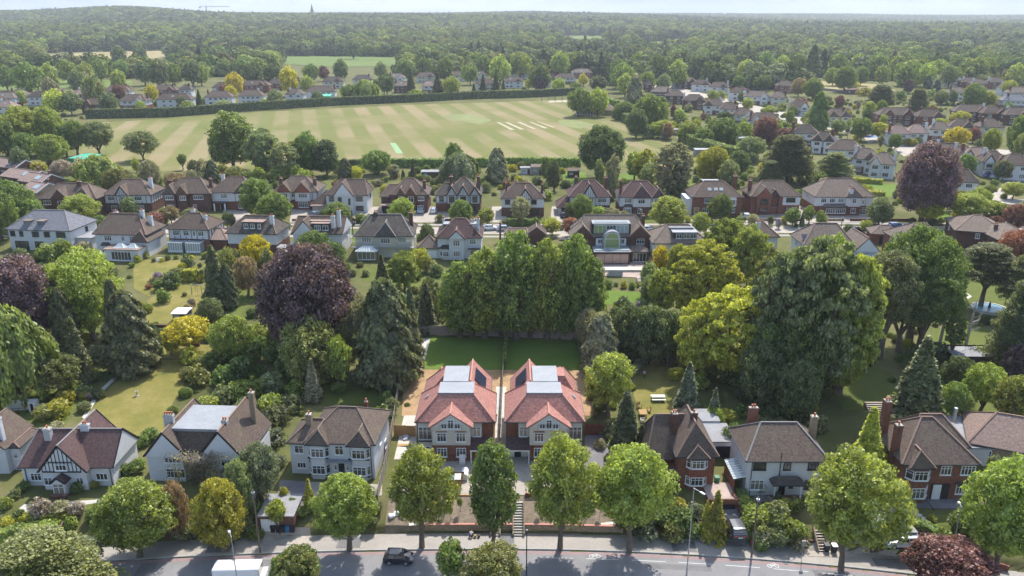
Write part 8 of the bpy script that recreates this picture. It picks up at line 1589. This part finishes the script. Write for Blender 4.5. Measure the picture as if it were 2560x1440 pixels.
# ================================================================ SHRUBS AND HEDGES
SH = """400 1345 60 mid|430 1325 60 light|465 1345 60 sage|500 1330 60 olive|530 1350 56 mid|590 1345 56 mid|615 1320 50 sage|640 1345 50 mid|480 1300 60 light|520 1290 60 gold|420 1290 50 mid|590 1290 50 light|640 1290 50 mid|630 1260 46 sage|760 1290 40 mid|790 1270 40 light|830 1285 50 mid|860 1300 50 sage|900 1290 50 mid|930 1320 44 mid|940 1280 40 dark|800 1320 36 light|250 1330 50 mid|280 1300 50 olive|230 1300 40 mid|20 1330 50 gold|50 1300 40 mid|90 1325 44 sage|180 1320 44 light|340 1280 40 mid|310 1260 34 sage|15 1270 40 light|710 1240 30 gold|730 1260 30 mid|65 1225 40 mid|40 1245 34 sage|195 1228 40 mid|238 1217 28 lime|315 1188 40 mid|105 1290 70 blossom|150 1286 60 grey|195 1288 50 blossom|150 1040 70 gold|165 1010 60 gold|185 985 50 lime|212 990 50 sage|225 1000 24 blossom|110 1050 60 olive|145 1082 50 grey|238 945 36 gold|200 960 60 blue|250 905 60 blue|120 960 50 blue
380 1100 50 mid|360 1115 40 mid|345 1180 50 mid|520 1040 70 light|560 1010 80 sage|600 1000 80 light|640 990 80 light|680 985 80 sage|620 1045 80 sage|680 1040 80 light|560 960 80 mid|610 950 80 mid|500 960 70 olive|470 950 50 olive|480 910 60 gold|530 920 60 mid|580 900 80 mid|640 900 80 mid|690 900 80 mid|640 860 80 light|690 850 60 mid|560 870 60 sage|720 940 80 mid|700 1060 70 fir|730 1030 70 fir|660 1100 60 blue|690 1110 70 blue|680 1070 70 fir|740 985 60 light|780 1005 50 grey|800 960 60 light|650 1180 60 blue|640 1230 60 mid|700 1165 50 blue
960 1050 60 mid|980 1030 50 sage|970 1010 50 mid|985 985 44 mid|850 985 50 mid|905 960 50 fir|940 940 50 mid|1480 1000 40 mid|1500 1030 50 mid|1500 960 50 mid|1530 1100 60 fir|1580 1130 60 fir|1500 1120 40 grey|1630 1140 50 mid
1650 1275 70 grey|1690 1290 70 gold|1650 1310 80 mid|1700 1320 80 mid|1600 1320 80 dark|1560 1320 70 dark|1620 1345 70 blue|1680 1350 70 olive|1735 1290 60 blue|1730 1340 60 mid|1790 1350 50 gold|1760 1350 40 gold
1860 1270 50 light|1880 1300 70 light|1900 1330 80 light|1940 1310 80 sage|1960 1340 80 light|1900 1360 70 grey|1940 1365 70 sage|1990 1370 60 grey|1990 1340 60 light|1860 1330 50 light|1870 1355 50 mid|1920 1262 30 blossom|1945 1255 36 blue|1965 1270 40 gold|1985 1275 50 mid|1915 1300 60 light|1900 1230 46 grey
2270 1270 40 gold|2330 1300 26 lime|2400 1330 80 mid|2350 1360 70 mid|2450 1390 60 mid|2460 1130 60 mid|2400 1060 40 grey|2440 1080 36 mid|2395 1050 46 dark|2310 1050 50 dark|2260 1050 46 dark|2350 1055 36 mid|2480 1080 40 light|2500 1070 36 blossom|2340 900 60 dark|2400 915 50 dark|2450 905 60 mid|2520 890 80 mid|2300 935 60 dark|2460 950 50 lilac
1600 920 40 grey|1635 915 34 brown|1588 935 34 grey|1690 950 50 gold|1730 940 60 mid|1750 970 60 light|1780 940 60 mid|1830 960 60 mid|1840 930 60 mid|1860 1000 60 dark|1820 1060 60 gold|1850 1040 50 mid|1900 1080 60 dark|1950 1090 60 dark|1930 1050 60 dark|2010 1050 60 sage|2040 1080 60 sage|2060 960 60 mid|1670 900 50 grey|1700 880 60 mid|1650 890 50 mid|1560 900 50 dark|1540 880 60 dark|1720 900 60 mid
455 690 30 dark|470 668 40 dark|500 668 16 dark|385 715 30 grey|395 700 30 lilac|372 722 20 red|400 725 40 mid|430 720 56 dark|440 700 46 olive|410 755 44 mid|462 740 18 olive|480 700 40 gold|505 705 30 gold|365 645 26 lime|345 655 26 lime|330 668 20 mid|368 632 24 mid|330 650 18 sage|385 655 14 mid|405 655 14 gold|420 650 20 mid|440 648 16 mid|480 650 16 gold|160 640 60 light|120 650 60 light|190 620 34 sage|210 630 46 grey|50 650 50 sage|590 690 50 sage|580 650 40 olive|520 790 40 mid|500 800 40 grey|470 780 30 brown|480 765 30 blossom|380 845 36 mid|400 860 30 sage|395 890 40 mid|590 730 40 sage|600 710 40 brown|640 660 40 grey|660 680 40 grey
915 690 26 sage|1000 690 40 mid|1040 700 36 mid|1075 680 50 olive|1090 690 50 dark|1060 730 30 sage|940 720 36 sage|1050 770 40 dark|1110 760 50 mid|1090 800 50 mid|1000 760 50 sage|1040 640 36 olive|1020 650 36 light|1064 600 44 mid|1063 585 24 mid|1048 600 24 mid
1500 760 40 mid|1520 720 30 light|1560 720 24 gold|1580 722 24 mid|1598 718 20 olive|1540 715 16 mid|1600 770 30 lilac|1640 760 50 mid|1560 775 60 dark|1600 650 30 sage|1640 640 30 sage|1660 740 40 blue
145 560 40 mid|185 572 34 light|250 565 40 mid|345 560 36 sage|360 545 30 mid|410 560 34 mid|500 560 36 mid|660 575 20 mid|718 575 24 dark|808 545 26 dark|870 545 26 sage|900 555 34 mid|925 560 40 mid|960 555 26 dark|1100 555 30 sage|1135 575 30 dark|1200 560 26 blossom|1262 560 22 sage|1340 560 26 mid|1405 575 20 mid|1420 560 20 mid|1470 560 26 mid|1560 545 30 grey|1580 560 24 sage|1510 560 12 dark|1700 560 30 mid|1720 555 22 lime|1740 548 18 dark|1752 545 16 red|1772 558 24 dark|1832 560 18 red|1850 560 26 sage|1890 558 26 grey|1960 558 24 gold|1990 568 16 dark|2060 555 24 grey|2070 570 20 sage|2182 562 20 dark|2183 590 24 dark|2085 590 18 dark|2250 580 20 gold|2280 560 20 dark|2330 565 34 dark|2350 560 26 mid|2390 545 34 gold|2450 560 34 dark|2500 575 30 mid|2425 570 22 mid
760 455 50 light|735 452 50 light|700 455 60 light|840 470 26 brown|925 475 26 blossom|945 465 24 blossom|690 470 30 mid|1080 445 22 sage|1100 455 26 grey|965 455 18 mid|1040 450 20 light|1120 470 30 grey|1170 475 40 grey|1180 500 30 sage|1215 480 34 sage|1220 460 30 mid|1265 470 34 brown|1290 465 20 blossom|1310 470 34 brown|1340 460 30 sage|1365 470 24 mid|1370 500 34 light|1390 460 30 sage|1400 450 20 mid|1530 460 30 mid|1560 470 30 mid|1590 480 40 dark|1680 480 40 mid|1710 475 30 mid|1740 455 26 dark|1760 470 40 mid|1840 470 34 mid|1880 460 34 grey|1850 440 34 sage|1920 470 40 mid|2050 470 50 mid|2110 470 50 blossom|2140 490 30 blossom|2160 480 24 gold|2175 478 16 lime|330 460 40 mid|360 470 34 olive|395 460 36 mid|430 470 40 brown|460 475 40 olive|500 470 50 sage|555 460 40 grey|600 470 40 gold|620 460 50 mid|650 460 50 light|115 480 30 gold|140 470 30 light|165 478 26 mid|190 478 26 sage|220 478 20 lime|240 480 20 sage|205 430 50 grey|300 455 50 olive
900 240 20 gold|960 250 20 mid|700 268 26 grey|660 262 20 light|780 258 20 sage|430 262 30 sage|400 266 30 sage|455 268 36 dark|370 268 24 lime|510 262 26 mid|990 250 18 mid|1130 240 26 light|1290 232 16 lime|1310 232 20 mid|1500 240 30 mid|1540 268 26 mid|1555 280 26 mid|1620 345 50 sage|1660 350 30 blossom|1700 330 30 mid|1740 345 50 mid|1780 365 50 mid|1820 370 60 mid|1850 345 40 light|1860 320 40 light|1900 330 50 olive|1930 360 40 mid|1940 330 40 light|1850 400 50 gold|1880 410 40 dark|1700 300 40 light|1650 320 30 sage|1680 330 30 light|1660 280 30 light|1640 285 30 sage|1720 280 30 sage|1760 300 30 brown|1800 250 34 light|1870 270 30 gold|1900 260 30 light|1780 240 20 lime|1955 275 30 light|1980 290 36 sage|2020 300 30 lime|2040 250 26 light|2070 260 26 grey|2080 310 30 light|2120 280 20 blossom|2180 300 30 grey|2230 310 30 brown|2300 312 26 gold|2350 350 30 light|2280 360 30 gold|2310 350 24 mid|2200 395 30 gold|2230 400 30 light|2140 350 24 gold|2490 325 30 mid|2450 365 30 dark|2440 420 36 light|2420 430 26 mid|2480 440 20 mid|2340 430 30 grey|2360 440 40 grey|2400 430 30 gold|2470 310 24 sage|2500 265 30 blossom|2520 275 30 mid|2420 240 40 mid|2350 260 30 sage|2330 245 40 mid|2250 250 40 mid|2160 240 40 gold|2200 230 30 olive|2130 220 40 gold|2060 260 30 mid"""
for row in S_ and SH.replace('\n', '|').split('|'):
    u, vb, wp, c = row.split(); p = at(float(u), float(vb)); d = depth(p); r_ = float(wp) / 2 * d / F
    place_tree('shrub' if rnd.random() < .75 or r_ > 4 else 'small', p, min(r_ * rnd.uniform(1.15, 1.6), 6), r_, c, base=.02, trunk=False)
hedge('hedge', [(218, 296), (420, 292), (640, 276), (760, 268), (860, 262), (1010, 256), (1180, 247), (1330, 243), (1452, 236)], 3.2, 5.0, 'dark', 'long straight clipped hedge along the far side of the playing field', seg=40)
hedge('hedge', [(1452, 238), (1475, 245), (1540, 270)], 3, 4.5, 'mid', 'hedge turning behind the cricket pavilion', seg=30)
hedge('hedge', [(1708, 352), (1740, 372), (1800, 392), (1850, 402)], 5, 5, 'mid', 'thick curved hedge at the right corner of the playing field', seg=20)
hedge('hedge', [(1540, 292), (1580, 312), (1640, 334)], 4, 4.5, 'dark', 'dark hedge between the pavilion and the big field-edge tree', seg=20)
hedge('hedge', [(900, 418), (1100, 418), (1300, 415), (1450, 417)], 2.2, 3.2, 'mid', 'rough hedge along the near edge of the playing field, right stretch', seg=20)
hedge('hedge', [(640, 428), (760, 424), (900, 418)], 2.2, 3.0, 'dark', 'rough hedge along the near edge of the playing field, left stretch', seg=20)
hedge('hedge', [(0, 1352), (60, 1345), (150, 1335)], 1.6, 1.7, 'light', 'bright clipped hedge beside the red brick steps at the left edge', seg=4)
hedge('hedge', [(10, 1310), (80, 1300), (180, 1296)], 1.2, .9, 'gold', 'low golden hedge behind the bright hedge at lower left', seg=4)
hedge('hedge', [(2130, 455), (2205, 460)], 3, 1.6, 'lime', 'bright flat-topped hedge right of the lower cedar', seg=9); hedge('hedge', [(2152, 486), (2210, 489)], 3, 1.4, 'lime', 'second bright flat-topped hedge left of the great copper beech', seg=9)
hedge('hedge', [(1268, 562), (1335, 562)], 2, 1.6, 'mid', 'street-side clipped hedge under the feathery tree', seg=9); hedge('hedge', [(905, 560), (955, 560)], 1.8, 1.4, 'mid', 'clipped hedge right of the white pointed-gable house drive', seg=9); hedge('hedge', [(790, 556), (810, 556)], 1.6, 1.5, 'mid', 'short hedge in front of the white pointed-gable house', seg=9)
hedge('hedge', [(1850, 1238), (1868, 1300), (1905, 1378)], 1.3, 1.2, 'mid', 'ivy hedge running down beside the sunken drive', seg=3); hedge('hedge', [(2238, 1296), (2330, 1340), (2450, 1396)], 1.4, 1.2, 'mid', 'clipped green hedge curving above the low red wall at right', seg=3)
hedge('hedge', [(1448, 850), (1456, 900), (1462, 925)], 1.0, 2.0, 'dark', 'dark hedge at the right end of the new back lawn', seg=5); hedge('hedge', [(1266, 850), (1263, 890), (1261, 918)], .35, 1.9, 'mid', 'climber-covered stretch of the party fence between the new lawns', seg=4)
hedge('hedge', [(462, 700), (492, 700)], 2, 2.6, 'gold', 'left golden-topped clipped yew block in the long garden', seg=6); hedge('hedge', [(498, 702), (514, 702)], 2, 2.8, 'olive', 'right golden-topped clipped yew block in the long garden', seg=6)
# saplings on the bare bank
for u, v in [(1080, 1295), (1110, 1290), (1128, 1300), (1150, 1280), (1350, 1285), (1500, 1290)]:
    p = at(u, v); place_tree('small', p, 2.2, .45, 'light', base=.35, trunk=True, r0=.03)
# ================================================================ labels for trees and shrubs
def zone(p):
    x, y = p.x, p.y; t = y - curve(x)
    if t < -3: return 'on the near side of the main road'
    if y < 97: return 'in front of the nearest houses'
    if y < 135: return 'behind the nearest houses'
    if y < 196: return 'in the long back gardens'
    if y < 204: return 'beside the middle row of houses'
    if y < 232: return 'along the middle street'
    if y < 330: return 'behind the street houses' if x < 95 else 'at right behind the street houses'
    if x > .13 * y and y < 640: return 'among the upper right streets'
    if y < 520: return 'beside the playing field'
    return 'beyond the playing field'
groups = {}
for (o, d, u, v, wp) in TREES: groups.setdefault((d, zone(o.location)), []).append((u, v, wp, o))
for (d, z), L_ in groups.items():
    L_.sort(key=lambda q: q[0])
    for i, (u, v, wp, o) in enumerate(L_):
        o['label'] = f'{d} {z}' + (f', {ordn(i)} from left' if len(L_) > 1 else ', the only one')
        if len(L_) > 1: o['group'] = f'{d}s {z}'
print('TREES', len(TREES), 'objects', len(C.objects))
# ================================================================ far woods: one mass (stuff) scattered with geometry nodes
hid = bpy.data.collections.new('wood_parts'); WO = []
for i, (k_, c) in enumerate([('far', 'mid'), ('far', 'sage'), ('far', 'dark'), ('far', 'light'), ('far', 'mid'), ('far', 'sage'), ('far', 'dark'), ('far', 'olive'), ('cone', 'fir')]):
    me, pr, ph = PROTO[k_][i % len(PROTO[k_])]
    if k_ == 'cone': me = make_conifer('far_conifer', 4.5, 15, 1.2, 600, tiers=8)
    me = me.copy(); me.materials[0] = LEAF['far_' + c]; o = bpy.data.objects.new(f'wood_part{i}', me); hid.objects.link(o); WO.append(o)
def scatter(name, pts, label, cat='wood'):
    """pts: (x, y, z, scale, variant, rot)"""
    me = bpy.data.meshes.new(name); me.vertices.add(len(pts)); A = np.array(pts, dtype=np.float32); me.vertices.foreach_set('co', A[:, :3].ravel())
    for nm, ty, col in (('sc', 'FLOAT', 3), ('va', 'INT', 4), ('ro', 'FLOAT', 5)):
        at_ = me.attributes.new(nm, ty, 'POINT'); at_.data.foreach_set('value', A[:, col].astype(np.int32 if ty == 'INT' else np.float32))
    me.update(); o = bpy.data.objects.new(name, me); C.objects.link(o); tag(o, label, cat, kind='stuff')
    ng = bpy.data.node_groups.new(name, 'GeometryNodeTree'); ng.interface.new_socket('Geometry', in_out='INPUT', socket_type='NodeSocketGeometry'); ng.interface.new_socket('Geometry', in_out='OUTPUT', socket_type='NodeSocketGeometry')
    N = ng.nodes.new; gi = N('NodeGroupInput'); go = N('NodeGroupOutput'); mp = N('GeometryNodeMeshToPoints'); ip = N('GeometryNodeInstanceOnPoints'); ci = N('GeometryNodeCollectionInfo'); ci.inputs[0].default_value = hid; ci.inputs['Separate Children'].default_value = True; ci.inputs['Reset Children'].default_value = True
    def na(nm, ty): q = N('GeometryNodeInputNamedAttribute'); q.data_type = ty; q.inputs[0].default_value = nm; return q
    s, v, r = na('sc', 'FLOAT'), na('va', 'INT'), na('ro', 'FLOAT'); K = ng.links.new; cx = N('ShaderNodeCombineXYZ'); K([q for q in r.outputs if q.enabled][0], cx.inputs[2])
    K(gi.outputs[0], mp.inputs[0]); K(mp.outputs[0], ip.inputs['Points']); K(ci.outputs[0], ip.inputs['Instance']); ip.inputs['Pick Instance'].default_value = True
    K([q for q in v.outputs if q.enabled][0], ip.inputs['Instance Index']); K(cx.outputs[0], ip.inputs['Rotation']); K([q for q in s.outputs if q.enabled][0], ip.inputs['Scale']); K(ip.outputs[0], go.inputs[0])
    m = o.modifiers.new('scatter', 'NODES'); m.node_group = ng; return o
def inpoly(x, y, P):
    c = False; n = len(P); j = n - 1
    for i in range(n):
        if (P[i][1] > y) != (P[j][1] > y) and x < (P[j][0] - P[i][0]) * (y - P[i][1]) / (P[j][1] - P[i][1]) + P[i][0]: c = not c
        j = i
    return c
OPEN = [[(90, 136), (175, 130), (425, 126), (440, 184), (300, 186), (110, 184)], [(690, 141), (990, 142), (1025, 152), (1000, 198), (830, 200), (690, 196)], [(0, 203), (330, 198), (335, 232), (0, 236)], [(1400, 90), (1520, 90), (1520, 122), (1400, 122)], [(1590, 107), (1725, 99), (1735, 122), (1690, 127), (1590, 127)], [(1780, 190), (2000, 194), (2250, 205), (2260, 236), (2180, 240), (1960, 216), (1780, 208)]]
HL = [(o.location.x, o.location.y) for o, *_ in [(q[0],) for q in FARH]]
grid = {}
for (x, y) in HL: grid.setdefault((int(x // 30), int(y // 30)), []).append((x, y))
TL = {}
for (o, *_r) in TREES: TL.setdefault((int(o.location.x // 30), int(o.location.y // 30)), []).append((o.location.x, o.location.y))
def near(g, x, y, r):
    a, b = int(x // 30), int(y // 30)
    return any((x - p) ** 2 + (y - q) ** 2 < r * r for i in (-1, 0, 1) for j in (-1, 0, 1) for p, q in g.get((a + i, b + j), ()))
pts = []; y = 560.0
while y < 6500:
    sp = 15.5 + max(0, y - 900) * .0036; hw = .78 * y + 40; x = -hw
    while x < hw:
        px, py = x + rnd.uniform(-.45, .45) * sp, y + rnd.uniform(-.45, .45) * sp; x += sp
        z = ht(px, py); u, v, d = proj((px, py, z)); s = px / py
        if py < 640: ok = v < 172 and s < .13
        elif s > .13 and py < 620: ok = False
        else: ok = True
        if py < 760 and s < .13 and v > 178: ok = False
        if not ok or any(inpoly(u, v, P) for P in OPEN): continue
        if near(grid, px, py, 15) or near(grid, px, py - 14, 13): continue
        if near(TL, px, py, 7): continue
        lowt = near(grid, px, py + 28, 27)
        if s > .2 and rnd.random() < .22 * (1 if py < 2500 else .5): continue
        k = min(1.75, sp / 14.5 * rnd.uniform(.6, 1.7) ** 1.1); dk = (math.sin(px * .011) + math.sin(py * .008 + px * .003)) * .5
        va = rnd.choice([0, 1, 2, 3, 4, 5, 6, 7]) if rnd.random() < .5 else rnd.choice([2, 6, 8, 1]) if dk > .05 else rnd.choice([3, 3, 7, 0])
        if rnd.random() < (.03 if dk < .7 else .3): va = 8; k = min(k, sp / 16)
        if lowt: k *= .45
        pts.append((px, py, z - 1.5, k * (1.18 if va != 8 else .95), va, rnd.uniform(0, 6.28)))
    y += sp * .9
print('FAR', len(pts)); scatter('woodland', pts, 'dense far woodland covering the plain and the hills up to the skyline')
# ground-level filler planting between gardens (uncountable)
pts = []; occ = [at(*q) for q in []]
LP = [[tuple(at(*q)[:2]) for q in pl] for m, pl in LAWNS]
BLD = [(h_.p.x, h_.p.y) for h_ in LM]
def clear(x, y):
    if any(inpoly(x, y, P) for P in LP): return False
    if any(abs(x - a) < 10.5 and -6 < y - b < 13 for a, b in BLD): return False
    return True
fld = [tuple(at(*q)[:2]) for q in [(190, 300), (420, 290), (640, 275), (1000, 255), (1440, 242), (1560, 285), (1620, 325), (1760, 372), (1920, 412), (1700, 424), (1450, 419), (900, 424), (640, 432), (400, 434), (180, 424)]]
for _ in range(5200):
    y = rnd.uniform(112, 560); x = rnd.uniform(-.78, .78) * y
    if 196 < y < 230: continue
    if not clear(x, y) or inpoly(x, y, fld) or near(grid, x, y - 3, 13): continue
    if y > 300 and abs(x) < .1 * y: continue
    if 112 < y < 150 and -16 < x < 16: continue
    u, v, d = proj((x, y, ht(x, y)))
    if 1490 < u < 1620 and 640 < v < 770: continue
    if 2225 < u and 350 < v < 400: continue
    k = rnd.uniform(.12, .32) * (1 if y < 230 else 1.3); pts.append((x, y, ht(x, y) - .4, k, rnd.choice([0, 1, 2, 3, 4, 5, 7]), rnd.uniform(0, 6.28)))
for _ in range(2600):   # gardens and trees that go on to either side of the view
    y = rnd.uniform(93, 560); x = rnd.choice([-1, 1]) * rnd.uniform(.70, 1.3) * (y + 10)
    if 200 < y < 222 or abs(x) < 62: continue
    pts.append((x, y, ht(x, y) - .5, rnd.uniform(.3, 1.1), rnd.choice([0, 1, 2, 3, 4, 5, 7]), rnd.uniform(0, 6.28)))
print('FILL', len(pts)); 
# filler uses finer shrubs
hid2 = bpy.data.collections.new('undergrowth_parts'); _h = hid; hid = hid2
for i, (k_, c) in enumerate([('round', 'mid'), ('round', 'sage'), ('round', 'dark'), ('round', 'light'), ('round', 'mid'), ('round', 'olive'), ('round', 'grey'), ('round', 'gold'), ('round', 'fir')]):
    me, pr, ph = PROTO[k_][i % 3]; me = me.copy(); me.materials[0] = LEAF[c]; o = bpy.data.objects.new(f'undergrowth_part{i}', me); hid.objects.link(o)
scatter('undergrowth', pts, 'continuous undergrowth and garden planting between the lawns', 'undergrowth'); hid = _h
# ================================================================ haze
b = MB(); b.box(-13500, 13500, -450, 9900, -2, 190); o = b.build('haze', 'tarp'); o['kind'] = 'stuff'; o['label'] = 'thin pale air haze over the whole landscape'; o['category'] = 'haze'
hm = bpy.data.materials.new('haze_air'); hm.use_nodes = True; n_ = hm.node_tree; n_.nodes.clear(); vo = n_.nodes.new('ShaderNodeVolumePrincipled'); vo.inputs['Color'].default_value = (.86, .92, 1, 1); vo.inputs['Density'].default_value = .00012; vo.inputs['Anisotropy'].default_value = .2
ou = n_.nodes.new('ShaderNodeOutputMaterial'); n_.links.new(vo.outputs[0], ou.inputs['Volume']); o.data.materials[0] = hm
